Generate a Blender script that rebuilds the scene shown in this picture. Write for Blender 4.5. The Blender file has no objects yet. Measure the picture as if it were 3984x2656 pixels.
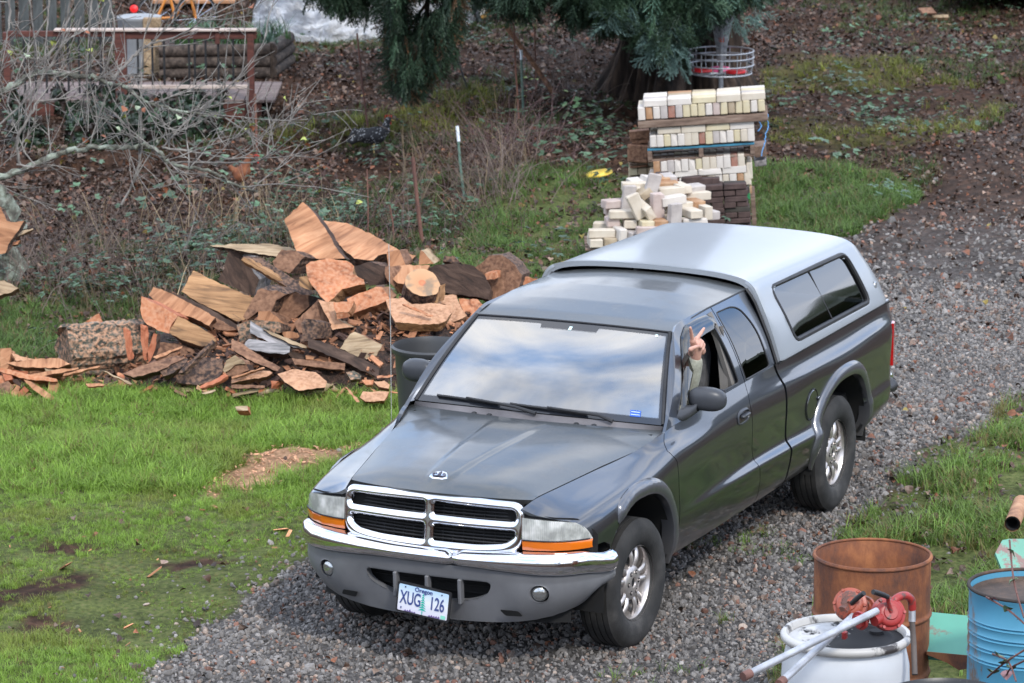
import bpy, bmesh, math, random
import numpy as np
from mathutils import Vector, Matrix, Euler, noise
random.seed(7); RNG=np.random.default_rng(7)
sc=bpy.context.scene; col=sc.collection
PI=math.pi
# ---------------------------------------------------------------- camera
CAM=np.array([18.98056,8.64535,6.17772]); YAW=math.radians(204.247228); PIT=math.radians(12.1913256); FPX=14771.67/3984.0
cd=bpy.data.cameras.new('camera'); cam=bpy.data.objects.new('camera',cd); col.objects.link(cam); sc.camera=cam
fwd=np.array([math.cos(PIT)*math.cos(YAW),math.cos(PIT)*math.sin(YAW),-math.sin(PIT)])
rgt=np.cross(fwd,[0,0,1.]); rgt/=np.linalg.norm(rgt); upv=np.cross(rgt,fwd)
cam.matrix_world=Matrix(((rgt[0],upv[0],-fwd[0],CAM[0]),(rgt[1],upv[1],-fwd[1],CAM[1]),(rgt[2],upv[2],-fwd[2],CAM[2]),(0,0,0,1)))
cd.sensor_width=22.3; cd.sensor_fit='HORIZONTAL'; cd.lens=22.3*FPX; cd.clip_start=.5; cd.clip_end=600
cd.dof.use_dof=True; cd.dof.focus_distance=19.6; cd.dof.aperture_fstop=5.2
# ---------------------------------------------------------------- world: broken cloud over blue, high soft sun
SUN_EL=math.radians(44); SUN_AZ=math.radians(48)   # azimuth of the sun as seen from the scene (from +x, ccw)
w=bpy.data.worlds.new('World'); sc.world=w; w.use_nodes=True
nt=w.node_tree; nt.nodes.clear()
def N(t,**k):
    n=nt.nodes.new(t)
    for a,b in k.items(): setattr(n,a,b)
    return n
out=N('ShaderNodeOutputWorld'); bg=N('ShaderNodeBackground'); bg.inputs[1].default_value=0.1
sky=N('ShaderNodeTexSky',sky_type='NISHITA',sun_disc=False); sky.sun_elevation=SUN_EL
sky.sun_rotation=math.radians(90)-SUN_AZ; sky.altitude=100
tc=N('ShaderNodeTexCoord'); mp=N('ShaderNodeMapping'); mp.inputs['Scale'].default_value=(1.3,2.0,1.0); mp.inputs['Rotation'].default_value=(0,0,.5)
nz=N('ShaderNodeTexNoise'); nz.inputs['Scale'].default_value=1.5; nz.inputs['Detail'].default_value=6; nz.inputs['Roughness'].default_value=.52; nz.inputs['Distortion'].default_value=.5
rp=N('ShaderNodeValToRGB'); rp.color_ramp.elements[0].color=(.6,.6,.6,1); rp.color_ramp.elements[0].position=.36; rp.color_ramp.elements[1].position=.56
nz2=N('ShaderNodeTexNoise'); nz2.inputs['Scale'].default_value=3.4; nz2.inputs['Detail'].default_value=5
cr=N('ShaderNodeValToRGB'); cr.color_ramp.elements[0].color=(4.6,8.2,15,1); cr.color_ramp.elements[1].color=(21,20.6,20.2,1)
cr.color_ramp.elements[0].position=.3; cr.color_ramp.elements[1].position=.7
mx=N('ShaderNodeMix',data_type='RGBA')
L=nt.links.new
L(tc.outputs['Generated'],mp.inputs[0]); L(mp.outputs[0],nz.inputs['Vector']); L(mp.outputs[0],nz2.inputs['Vector'])
L(nz.outputs['Fac'],rp.inputs[0]); L(nz2.outputs['Fac'],cr.inputs[0])
L(rp.outputs[0],mx.inputs['Factor']); L(sky.outputs[0],mx.inputs['A']); L(cr.outputs[0],mx.inputs['B'])
L(mx.outputs['Result'],bg.inputs[0]); L(bg.outputs[0],out.inputs[0])
sd=bpy.data.lights.new('sun','SUN'); so=bpy.data.objects.new('sun',sd); col.objects.link(so)
sd.energy=2.2; sd.angle=math.radians(9); sd.color=(1,.95,.88)
sv=Vector((math.cos(SUN_EL)*math.cos(SUN_AZ),math.cos(SUN_EL)*math.sin(SUN_AZ),math.sin(SUN_EL)))
so.rotation_euler=sv.to_track_quat('Z','Y').to_euler(); so.location=(0,0,30)
sc.view_settings.view_transform='Standard'; sc.view_settings.look='None'; sc.view_settings.gamma=1; sc.view_settings.exposure=0.38
sc.view_settings.use_curve_mapping=False
sc.cycles.max_bounces=7; sc.cycles.transparent_max_bounces=12; sc.cycles.caustics_reflective=False; sc.cycles.caustics_refractive=False
sc.cycles.use_denoising=True
# ---------------------------------------------------------------- measuring helpers (pixels are of the 2352 px wide view)
KS=1.69388
def ray(px,py):
    X=(px*KS-1992)/14771.67; Y=-(py*KS-1328)/14771.67
    return fwd+X*rgt+Y*upv
def pd(px,py,d): return CAM+ray(px,py)*d            # d = depth along the view axis
def proj(P):
    q=np.asarray(P)-CAM; z=q@fwd
    return (q@rgt/z*14771.67+1992)/KS,(-(q@upv)/z*14771.67+1328)/KS
def yp(px,py,y):
    d=ray(px,py); return CAM+d*((y-CAM[1])/d[1])
def smooth(a,b,x):
    t=np.clip((x-a)/(b-a),0,1); return t*t*(3-2*t)
# terrain height
def flat(px,py,z=0.):
    d=ray(px,py); return CAM+d*((z-CAM[2])/d[2])
BANK=np.array([flat(a,b)[:2] for a,b in [(0,420),(420,392),(640,368),(760,338),(900,322),(1050,275),(1180,262),(1330,262)]])
def seg_dist(x,y,poly):
    best=np.full(np.shape(x),1e9); side=np.zeros(np.shape(x))
    for (ax,ay),(bx,by) in zip(poly[:-1],poly[1:]):
        dx,dy=bx-ax,by-ay; L2=dx*dx+dy*dy
        t=np.clip(((x-ax)*dx+(y-ay)*dy)/L2,0,1); d=np.hypot(x-ax-t*dx,y-ay-t*dy)
        s=(dx*(y-ay)-dy*(x-ax)); m=d<best; side=np.where(m,np.sign(s),side); best=np.where(m,d,best)
    return best,side
def height(x,y):
    x=np.asarray(x,float); y=np.asarray(y,float)
    d,s=seg_dist(x,y,BANK)
    cx=(x-CAM[0])*fwd[0]/math.cos(PIT)+(y-CAM[1])*fwd[1]/math.cos(PIT)   # metres away from the camera
    lat=(x-CAM[0])*rgt[0]+(y-CAM[1])*rgt[1]
    far=np.where(s*np.sign(1)>0,0,0)
    # which side is farther
    depthside=np.where(s==SIDE,d,-d)
    bank=.13*smooth(-.12,.35,depthside)*smooth(3.2,1.0,lat)
    h=bank+.29*smooth(.95,1.9,lat)*smooth(21.8,19.6,cx)+.26*smooth(.85,1.45,lat)*smooth(18.7,17.4,cx)
    h=h+.06*np.exp(-((x-flat(1560,170)[0])**2+(y-flat(1560,170)[1])**2)/6.)
    h=h+.05*np.sin(x*.9+y*.6)*smooth(24,34,cx)+.03*np.sin(x*2.1-y*1.7+1)*smooth(23,30,cx)
    h=h+.012*np.sin(x*3.1+y*2.3)+.010*np.sin(x*1.7-y*4.1+2)
    return h
SIDE=1
_p=flat(700,200); _d,_s=seg_dist(_p[0],_p[1],BANK); SIDE=float(_s)
def at(px,py,dz=0.):
    z=0.
    for _ in range(12):
        P=flat(px,py,z+dz); z=float(height(P[0],P[1]))
    P=flat(px,py,z+dz); return P
# ---------------------------------------------------------------- object helpers
def tag(o,label=None,cat=None,group=None,kind=None):
    if label: o['label']=label
    if cat: o['category']=cat
    if group: o['group']=group
    if kind: o['kind']=kind
    return o
def empty(name,loc=(0,0,0),label=None,cat=None,group=None):
    o=bpy.data.objects.new(name,None); o.location=loc; o.empty_display_size=.1; col.objects.link(o); tag(o,label,cat,group); return o
def obj(name,V,F,mats,parent=None,loc=None,smooth_=False,mi=None,sharp=None):
    m=bpy.data.meshes.new(name); m.from_pydata([tuple(map(float,v)) for v in V],[],[tuple(f) for f in F])
    if not isinstance(mats,(list,tuple)): mats=[mats]
    for q in mats: m.materials.append(q)
    if mi is not None: m.polygons.foreach_set('material_index',list(mi))
    if smooth_:
        m.polygons.foreach_set('use_smooth',[True]*len(m.polygons))
        if sharp: m.set_sharp_from_angle(angle=math.radians(sharp))
    m.update()
    o=bpy.data.objects.new(name,m); col.objects.link(o)
    if parent is not None: o.parent=parent
    if loc is not None: o.location=loc
    return o
class MB:
    def __init__(s): s.V=[];s.F=[];s.M=[]
    def add(s,V,F,m=0):
        b=len(s.V); s.V+= [tuple(v) for v in V]; s.F+=[tuple(b+i for i in f) for f in F]; s.M+=[m]*len(F); return s
    def box(s,c,d,R=None,m=0,bev=0.):
        d=np.array(d)/2.; c=np.array(c,float)
        if bev<=0:
            V=[np.array((a,b,e))*d for a in (-1,1) for b in (-1,1) for e in (-1,1)]
            F=[(0,1,3,2),(4,6,7,5),(0,4,5,1),(2,3,7,6),(0,2,6,4),(1,5,7,3)]
        else:
            bm=bmesh.new(); bmesh.ops.create_cube(bm,size=1); 
            for v in bm.verts: v.co=Vector((v.co.x*2*d[0],v.co.y*2*d[1],v.co.z*2*d[2]))
            bmesh.ops.bevel(bm,geom=bm.edges[:],offset=bev,segments=1,affect='EDGES',profile=.5)
            bm.verts.index_update(); V=[np.array(v.co) for v in bm.verts]; F=[tuple(q.index for q in f.verts) for f in bm.faces]; bm.free()
        if R is not None: V=[np.array(R)@v for v in V]
        return s.add([v+c for v in V],F,m)
    def beam(s,a,b,wd,ht,m=0,up=(0,0,1),bev=0):
        a=np.array(a,float);b=np.array(b,float);x=b-a;Ln=np.linalg.norm(x);x/=Ln
        u=np.array(up,float); y=np.cross(u,x); y/=np.linalg.norm(y)+1e-9; z=np.cross(x,y)
        return s.box((a+b)/2,(Ln,wd,ht),np.stack([x,y,z],1),m,bev)
    def tube(s,pts,r,n=8,m=0,cap=True):
        pts=[np.array(p,float) for p in pts]; rs=r if hasattr(r,'__len__') else [r]*len(pts)
        V=[];F=[];u=None
        for i,p in enumerate(pts):
            t=pts[min(i+1,len(pts)-1)]-pts[max(i-1,0)]; t/=np.linalg.norm(t)+1e-12
            if u is None:
                u=np.cross(t,[0,0,1.]); 
                if np.linalg.norm(u)<.1: u=np.cross(t,[0,1.,0])
            u=u-t*np.dot(u,t); u/=np.linalg.norm(u)+1e-12; v=np.cross(t,u)
            for k in range(n):
                a=2*PI*k/n; V.append(p+rs[i]*(math.cos(a)*u+math.sin(a)*v))
        for i in range(len(pts)-1):
            for k in range(n): F.append((i*n+k,i*n+(k+1)%n,(i+1)*n+(k+1)%n,(i+1)*n+k))
        if cap: F.append(tuple(range(n))[::-1]); F.append(tuple((len(pts)-1)*n+k for k in range(n)))
        return s.add(V,F,m)
    def lathe(s,prof,n=48,R=None,c=(0,0,0),m=0,mfun=None,a0=0,a1=2*PI):
        # prof: (r,z) about z
        full=abs(a1-a0-2*PI)<1e-6; k=n if full else n+1
        V=[];F=[]
        for r,z in prof:
            for i in range(k):
                a=a0+(a1-a0)*i/n; V.append(np.array((r*math.cos(a),r*math.sin(a),z)))
        for j in range(len(prof)-1):
            for i in range(n):
                i2=(i+1)%k; F.append((j*k+i,j*k+i2,(j+1)*k+i2,(j+1)*k+i))
        if R is not None: V=[np.array(R)@v for v in V]
        V=[v+np.array(c) for v in V]
        b=len(s.V); s.V+=[tuple(v) for v in V]; s.F+=[tuple(b+q for q in f) for f in F]
        s.M+=[ (mfun(j) if mfun else m) for j in range(len(prof)-1) for i in range(n)]
        return s
    def grid(s,P,m=0,flip=False):
        P=np.asarray(P); a,b=P.shape[:2]; V=P.reshape(-1,3)
        F=[(i*b+j,i*b+j+1,(i+1)*b+j+1,(i+1)*b+j) for i in range(a-1) for j in range(b-1)]
        if flip: F=[f[::-1] for f in F]
        return s.add(V,F,m)
    def build(s,name,mats,parent=None,smooth_=False,sharp=40,loc=None):
        return obj(name,s.V,s.F,mats,parent,loc,smooth_,s.M,sharp if smooth_ else None)
def islands(b):
    par=list(range(len(b.V)))
    def find(i):
        while par[i]!=i: par[i]=par[par[i]]; i=par[i]
        return i
    for f in b.F:
        r=find(f[0])
        for i in f[1:]: par[find(i)]=r
    g={}
    for k,f in enumerate(b.F): g.setdefault(find(f[0]),[]).append(k)
    out=[]
    for ks in g.values():
        us=sorted({i for k in ks for i in b.F[k]}); rm={u:j for j,u in enumerate(us)}; q=MB(); q.V=[b.V[i] for i in us]; q.F=[tuple(rm[i] for i in b.F[k]) for k in ks]; q.M=[b.M[k] for k in ks]; out.append(q)
    return out
def recenter(o,p):
    p=Vector(p); 
    for v in o.data.vertices: v.co-=p
    o.location=p; return o
def copy_tree(o,parent=None):
    c=o.copy(); col.objects.link(c); c.parent=parent
    for ch in o.children: copy_tree(ch,c)
    return c
# ---------------------------------------------------------------- materials
def mat(name,base=(.5,.5,.5),rough=.6,metal=0.,spec=.5,**k):
    m=bpy.data.materials.new(name); m.use_nodes=True; t=m.node_tree; b=t.nodes['Principled BSDF']
    b.inputs['Base Color'].default_value=(*base,1); b.inputs['Roughness'].default_value=rough; b.inputs['Metallic'].default_value=metal
    b.inputs['Specular IOR Level'].default_value=spec
    for a,v in k.items():
        b.inputs[a.replace('_',' ')].default_value=v
    return m
def T(m): return m.node_tree, m.node_tree.nodes['Principled BSDF']
def ramp(t,stops,interp='LINEAR'):
    n=t.nodes.new('ShaderNodeValToRGB'); e=n.color_ramp.elements; n.color_ramp.interpolation=interp
    while len(e)<len(stops): e.new(.5)
    for q,(p,c) in zip(e,stops): q.position=p; q.color=(*c,1) if len(c)==3 else c
    return n
def noisy(name,stops,scale=5,detail=6,rough=.8,rough2=.6,metal=0.,bump=.0,bscale=None,coord='Object',stretch=(1,1,1),dist=.0,spec=.4,bdist=.02,**k):
    m=mat(name,(.5,.5,.5),rough,metal,spec,**k); t,b=T(m)
    tc=t.nodes.new('ShaderNodeTexCoord'); mp=t.nodes.new('ShaderNodeMapping'); mp.inputs['Scale'].default_value=stretch
    nz=t.nodes.new('ShaderNodeTexNoise'); nz.inputs['Scale'].default_value=scale; nz.inputs['Detail'].default_value=detail; nz.inputs['Roughness'].default_value=rough2; nz.inputs['Distortion'].default_value=dist
    r=ramp(t,stops); l=t.links.new
    l(tc.outputs[coord],mp.inputs[0]); l(mp.outputs[0],nz.inputs['Vector']); l(nz.outputs['Fac'],r.inputs[0]); l(r.outputs[0],b.inputs['Base Color'])
    if bump:
        n2=t.nodes.new('ShaderNodeTexNoise'); n2.inputs['Scale'].default_value=bscale or scale*3; n2.inputs['Detail'].default_value=8; n2.inputs['Roughness'].default_value=.65
        l(mp.outputs[0],n2.inputs['Vector']); bp=t.nodes.new('ShaderNodeBump'); bp.inputs['Strength'].default_value=bump; bp.inputs['Distance'].default_value=bdist
        l(n2.outputs['Fac'],bp.inputs['Height']); l(bp.outputs[0],b.inputs['Normal'])
    return m
def tintmat(name,rough=.8,spec=.3,trans=0.,var=.35):
    """colour comes from the per-instance attribute 'tint'"""
    m=mat(name,(.5,.5,.5),rough,0,spec); t,b=T(m); l=t.links.new
    a=t.nodes.new('ShaderNodeAttribute'); a.attribute_type='INSTANCER'; a.attribute_name='tint'
    tc=t.nodes.new('ShaderNodeTexCoord'); nz=t.nodes.new('ShaderNodeTexNoise'); nz.inputs['Scale'].default_value=3; nz.inputs['Detail'].default_value=4
    l(tc.outputs['Object'],nz.inputs['Vector'])
    mr=t.nodes.new('ShaderNodeMapRange'); mr.inputs[1].default_value=.3; mr.inputs[2].default_value=.7; mr.inputs[3].default_value=1-var; mr.inputs[4].default_value=1+var
    l(nz.outputs['Fac'],mr.inputs[0]); vm=t.nodes.new('ShaderNodeVectorMath'); vm.operation='SCALE'
    l(a.outputs['Color'],vm.inputs[0]); l(mr.outputs[0],vm.inputs['Scale']); l(vm.outputs[0],b.inputs['Base Color'])
    if trans:
        tr=t.nodes.new('ShaderNodeBsdfTranslucent'); l(vm.outputs[0],tr.inputs[0]); ms=t.nodes.new('ShaderNodeMixShader'); ms.inputs[0].default_value=trans
        o=t.nodes['Material Output']; l(b.outputs[0],ms.inputs[1]); l(tr.outputs[0],ms.inputs[2]); l(ms.outputs[0],o.inputs[0])
    return m
# ---------------------------------------------------------------- scatter (geometry nodes, only for uncountable stuff)
def scatter(name,pts,rot,scl,idx,tint,sources,label,cat,kind='stuff'):
    c=bpy.data.collections.new(name+'_pieces')
    for i,(V,F,m) in enumerate(sources):
        me=bpy.data.meshes.new(f'{name}_piece'); me.from_pydata([tuple(v) for v in V],[],F); me.materials.append(m); me.update()
        o=bpy.data.objects.new(f'{name}_piece{i:02d}',me); c.objects.link(o)
    me=bpy.data.meshes.new(name); n=len(pts); me.vertices.add(n); me.vertices.foreach_set('co',np.asarray(pts,np.float32).ravel())
    def attr(nm,ty,arr,f):
        a=me.attributes.new(nm,ty,'POINT'); a.data.foreach_set(f,np.asarray(arr).ravel())
    attr('rot','FLOAT_VECTOR',np.asarray(rot,np.float32),'vector')
    s=np.asarray(scl,np.float32); s=np.repeat(s[:,None],3,1) if s.ndim==1 else s
    attr('scl','FLOAT_VECTOR',s,'vector'); attr('idx','INT',np.asarray(idx,np.int32),'value')
    tt=np.ones((n,4),np.float32); tt[:,:3]=tint; attr('tint','FLOAT_COLOR',tt,'color')
    me.update(); o=bpy.data.objects.new(name,me); col.objects.link(o); tag(o,label,cat,None,kind)
    g=bpy.data.node_groups.new(name+'_nodes','GeometryNodeTree')
    g.interface.new_socket('Geometry',in_out='INPUT',socket_type='NodeSocketGeometry'); g.interface.new_socket('Geometry',in_out='OUTPUT',socket_type='NodeSocketGeometry')
    gi=g.nodes.new('NodeGroupInput'); go=g.nodes.new('NodeGroupOutput'); ip=g.nodes.new('GeometryNodeInstanceOnPoints')
    ci=g.nodes.new('GeometryNodeCollectionInfo'); ci.inputs['Collection'].default_value=c; ci.inputs['Separate Children'].default_value=True; ci.inputs['Reset Children'].default_value=True
    def na(nm,ty):
        x=g.nodes.new('GeometryNodeInputNamedAttribute'); x.data_type=ty; x.inputs['Name'].default_value=nm; return x
    r=na('rot','FLOAT_VECTOR'); e=g.nodes.new('FunctionNodeEulerToRotation'); s_=na('scl','FLOAT_VECTOR'); ii=na('idx','INT')
    l=g.links.new
    mp=g.nodes.new('GeometryNodeMeshToPoints'); l(gi.outputs[0],mp.inputs['Mesh'])
    l(mp.outputs[0],ip.inputs['Points']); l(ci.outputs[0],ip.inputs['Instance']); ip.inputs['Pick Instance'].default_value=True
    l(ii.outputs['Attribute'],ip.inputs['Instance Index']); l(r.outputs['Attribute'],e.inputs[0]); l(e.outputs[0],ip.inputs['Rotation']); l(s_.outputs['Attribute'],ip.inputs['Scale'])
    l(ip.outputs[0],go.inputs[0])
    md=o.modifiers.new('scatter','NODES'); md.node_group=g
    return o
def inpoly(x,y,poly):
    x=np.asarray(x);y=np.asarray(y);r=np.zeros(x.shape,bool);n=len(poly)
    for i in range(n):
        x1,y1=poly[i];x2,y2=poly[(i+1)%n]
        c=((y1>y)!=(y2>y))
        with np.errstate(divide='ignore',invalid='ignore'):
            r^=c&(x<(x2-x1)*(y-y1)/(y2-y1+1e-12)+x1)
    return r
# ================================================================ GROUND
def vnoise(x,y,s=1.,seed=0):
    x=np.asarray(x)*s+seed*17.3; y=np.asarray(y)*s+seed*9.1
    xi=np.floor(x).astype(int); yi=np.floor(y).astype(int); fx=x-xi; fy=y-yi; fx=fx*fx*(3-2*fx); fy=fy*fy*(3-2*fy)
    def h(a,b):
        v=np.sin(a*127.1+b*311.7+seed*74.7)*43758.5453; return v-np.floor(v)
    return (h(xi,yi)*(1-fx)+h(xi+1,yi)*fx)*(1-fy)+(h(xi,yi+1)*(1-fx)+h(xi+1,yi+1)*fx)*fy
def fbm(x,y,s=1.,seed=0,o=4):
    r=0;a=.5;t=0
    for k in range(o): r=r+a*vnoise(x,y,s*2**k,seed+k); t+=a; a*=.5
    return r/t
GRAVEL=[(150,1700),(330,1540),(470,1430),(560,1370),(690,1290),(860,1180),(1100,960),(1330,720),(1600,590),(1960,545),(2050,478),(2130,425),(2230,345),(2330,250),(2500,120),(2700,150),(2700,700),(2420,850),(2300,930),(2160,1010),(2060,1075),(1975,1180),(1900,1300),(1880,1430),(1800,1620),(1500,1800),(200,1800)]
LAWN=[(-300,915),(150,880),(260,890),(420,915),(600,905),(760,905),(900,890),(900,800),(1000,760),(1300,660),(1500,600),(1900,560),(1500,700),(1100,960),(860,1180),(690,1300),(560,1370),(470,1440),(330,1560),(150,1750),(-300,1750)]
MIDG=[(-200,700),(60,690),(200,690),(330,700),(340,760),(700,740),(900,640),(1020,600),(1060,520),(1110,440),(1200,405),(1330,388),(1450,395),(1700,400),(1800,392),(1960,392),(2090,405),(2130,440),(2060,500),(1980,545),(1900,560),(1500,640),(1200,700),(1000,800),(900,900),(640,905),(420,915),(150,900),(-200,930)]
RGR=[(2060,1080),(2160,1010),(2300,935),(2420,860),(2700,760),(2700,1750),(1780,1750),(1830,1560),(1890,1430),(1905,1300),(1980,1190)]
HEAP=[(205,900),(240,830),(330,790),(520,765),(1150,765),(1260,720),(1300,760),(1100,900),(930,915),(640,915),(420,905)]
MOSS=[(1760,150),(1850,120),(2010,128),(2090,165),(2210,190),(2330,235),(2290,275),(2230,320),(2100,345),(1900,350),(1760,330)]
SAWD=[(420,1140),(520,1085),(610,1046),(720,1030),(860,1008),(840,1036),(740,1066),(650,1112),(560,1140)]
CHIPS=[(200,880),(520,870),(640,890),(890,880),(930,905),(880,930),(760,925),(640,905),(420,905),(230,900)]
BARE=[[(-100,1362),(120,1330),(250,1325),(225,1352),(60,1392),(-100,1420)],[(330,1278),(520,1262),(540,1280),(420,1304)],[(80,1250),(240,1240),(250,1258),(100,1274)],[(60,1425),(200,1405),(230,1425),(90,1455)]]
def masks(x,y):
    px,py=proj(np.stack([x,y,np.zeros_like(x)],-1))
    sc_=18*(0.35+ (np.clip(py,0,1600)/1600)*1.3)
    jx=(fbm(x,y,1.3,3)-.5)*sc_*5; jy=(fbm(x,y,1.3,9)-.5)*sc_*2.2
    jx+=(vnoise(x,y,7,21)-.5)*sc_*1.6; jy+=(vnoise(x,y,7,22)-.5)*sc_*.9
    a=px+jx; b=py+jy
    g=inpoly(a,b,GRAVEL); lw=inpoly(a,b,LAWN)&~g; md=inpoly(a,b,MIDG)&~g&~lw; rg=inpoly(a,b,RGR)&~g; ms=inpoly(a,b,MOSS); hp_m=inpoly(px,py,HEAP); lw&=~hp_m; md&=~hp_m
    sd_=inpoly(a,b,SAWD); ch=inpoly(a,b,CHIPS)
    br=np.zeros_like(g)
    for q in BARE: br|=inpoly(a,b,q)
    return dict(px=px,py=py,gravel=g,lawn=lw,mid=md,rgr=rg,moss=ms,saw=sd_,chips=ch|hp_m,bare=br,heap=hp_m)
fh=fwd[:2]/np.linalg.norm(fwd[:2]); lh=rgt[:2]
def FL(c,l): return CAM[0]+fh[0]*c+lh[0]*l, CAM[1]+fh[1]*c+lh[1]*l
nc,nl=400,250
cc=13+ (61-13)*np.linspace(0,1,nc); ll=np.linspace(-13,13,nl)
Cg,Lg=np.meshgrid(cc,ll,indexing='ij'); gx,gy=FL(Cg,Lg); gz=height(gx,gy)
edge=np.minimum(np.minimum(smooth(13,15,Cg),smooth(61,57,Cg)),smooth(13,11,np.abs(Lg)))
gz=gz*edge-.3*(1-edge)
mk=masks(gx,gy)
fine=(fbm(gx,gy,6,31,3)-.5)*.05
gz2=gz+np.where(mk['gravel'],fine*.25,fine)*edge
P=np.stack([gx,gy,gz2],-1)
b=MB().grid(P)
def ground_mat():
    m=mat('ground_mat',(.1,.07,.05),.95,0,.15); t,bs=T(m); l=t.links.new
    tc=t.nodes.new('ShaderNodeTexCoord')
    def nz(s,d=6,r=.6):
        n=t.nodes.new('ShaderNodeTexNoise'); n.inputs['Scale'].default_value=s; n.inputs['Detail'].default_value=d; n.inputs['Roughness'].default_value=r; l(tc.outputs['Object'],n.inputs['Vector']); return n
    n1=nz(9,8,.7); n2=nz(28,5); n3=nz(2.2,5)
    dirt=ramp(t,[(.3,(.015,.0085,.0055)),(.5,(.045,.024,.015)),(.62,(.085,.045,.029)),(.75,(.14,.082,.057))]); l(n1.outputs[0],dirt.inputs[0])  # dirt darkened so that its colour carries the background shade
    grass=ramp(t,[(.3,(.035,.045,.014)),(.55,(.095,.115,.035)),(.75,(.15,.13,.06))]); l(n2.outputs[0],grass.inputs[0])
    grav=ramp(t,[(.3,(.035,.033,.032)),(.5,(.09,.085,.082)),(.7,(.17,.16,.155))]); l(n2.outputs[0],grav.inputs[0])
    moss=ramp(t,[(.3,(.03,.045,.01)),(.6,(.10,.12,.02)),(.8,(.16,.17,.03))]); l(n1.outputs[0],moss.inputs[0])
    saw=ramp(t,[(.3,(.22,.11,.06)),(.6,(.42,.24,.15)),(.8,(.5,.3,.2))]); l(n2.outputs[0],saw.inputs[0])
    def at_(nm):
        a=t.nodes.new('ShaderNodeAttribute'); a.attribute_name=nm; return a
    z1=at_('zone'); z2=at_('zone2'); s1=t.nodes.new('ShaderNodeSeparateColor'); s2=t.nodes.new('ShaderNodeSeparateColor'); l(z1.outputs['Color'],s1.inputs[0]); l(z2.outputs['Color'],s2.inputs[0])
    cur=dirt.outputs[0]
    for sk,cl in ((s1.outputs[1],grass),(s2.outputs[0],moss),(s1.outputs[0],grav),(s2.outputs[1],saw)):
        x=t.nodes.new('ShaderNodeMix'); x.data_type='RGBA'; l(sk,x.inputs['Factor']); l(cur,x.inputs['A']); l(cl.outputs[0],x.inputs['B']); cur=x.outputs['Result']
    # damp darker drifts
    mr=t.nodes.new('ShaderNodeMapRange'); mr.inputs[1].default_value=.35; mr.inputs[2].default_value=.65; mr.inputs[3].default_value=.62; mr.inputs[4].default_value=1.15; l(n3.outputs[0],mr.inputs[0])
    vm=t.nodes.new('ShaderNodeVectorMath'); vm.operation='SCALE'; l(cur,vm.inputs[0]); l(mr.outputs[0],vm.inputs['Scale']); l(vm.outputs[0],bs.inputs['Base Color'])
    bp=t.nodes.new('ShaderNodeBump'); bp.inputs['Strength'].default_value=.9; bp.inputs['Distance'].default_value=.03; l(n1.outputs[0],bp.inputs['Height']); l(bp.outputs[0],bs.inputs['Normal'])
    return m
gm=ground_mat()
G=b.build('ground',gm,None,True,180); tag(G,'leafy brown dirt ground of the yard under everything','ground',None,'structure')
def vcol(o,nm,R,Gc,B):
    a=o.data.attributes.new(nm,'FLOAT_COLOR','POINT'); arr=np.ones((R.size,4),np.float32); arr[:,0]=R.ravel(); arr[:,1]=Gc.ravel(); arr[:,2]=B.ravel(); a.data.foreach_set('color',arr.ravel())
gr_=mk['gravel'].astype(float); brownmix=smooth(780,400,mk['py'])*smooth(1700,2020,mk['px'])
vcol(G,'zone',gr_*(1-.85*brownmix),(mk['lawn']|mk['mid']|mk['rgr']).astype(float)*(1-mk['bare']*1.),gr_*0)
vcol(G,'zone2',mk['moss']*.35*smooth(.4,.6,fbm(gx,gy,.9,77)),np.maximum(mk['saw']*.8,mk['chips']*.7),gr_*0)
o=MB().grid(np.array([[[-180,-180,-.32],[-180,180,-.32]],[[180,-180,-.32],[180,180,-.32]]],float)).build('outer_ground',noisy('outer_ground_mat',[(.3,(.03,.04,.015)),(.7,(.09,.07,.05))],.8,8),None)
tag(o,'wide brown and green ground beyond the yard','ground',None,'structure')
# distant wooded hills round the yard (seen in the paint and glass)
V=[];F=[];n=180;rows=7
for k in range(n):
    a=2*PI*k/n
    for j in range(rows):
        f=j/(rows-1); r=78+20*f+6*math.sin(3*a+j)+3*math.sin(11*a+j*2)
        top=5.5+1.5*math.sin(2*a+1)+1.2*math.sin(5*a)+.7*math.sin(23*a)+.6*math.sin(41*a+2)+random.uniform(-.5,.5)
        V.append((r*math.cos(a),r*math.sin(a),-.5+top*math.sin(f*PI/2)**.8+ (random.uniform(-.25,.25) if 0<j<rows-1 else 0)))
for k in range(n):
    for j in range(rows-1): F.append((k*rows+j,((k+1)%n)*rows+j,((k+1)%n)*rows+j+1,k*rows+j+1))
o=obj('hills',V,F,noisy('hill_mat',[(.3,(.012,.02,.01)),(.55,(.04,.055,.025)),(.75,(.10,.085,.05))],.35,8,bump=.5),None); tag(o,'wooded hills standing round the yard','hills',None,'structure')

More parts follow.
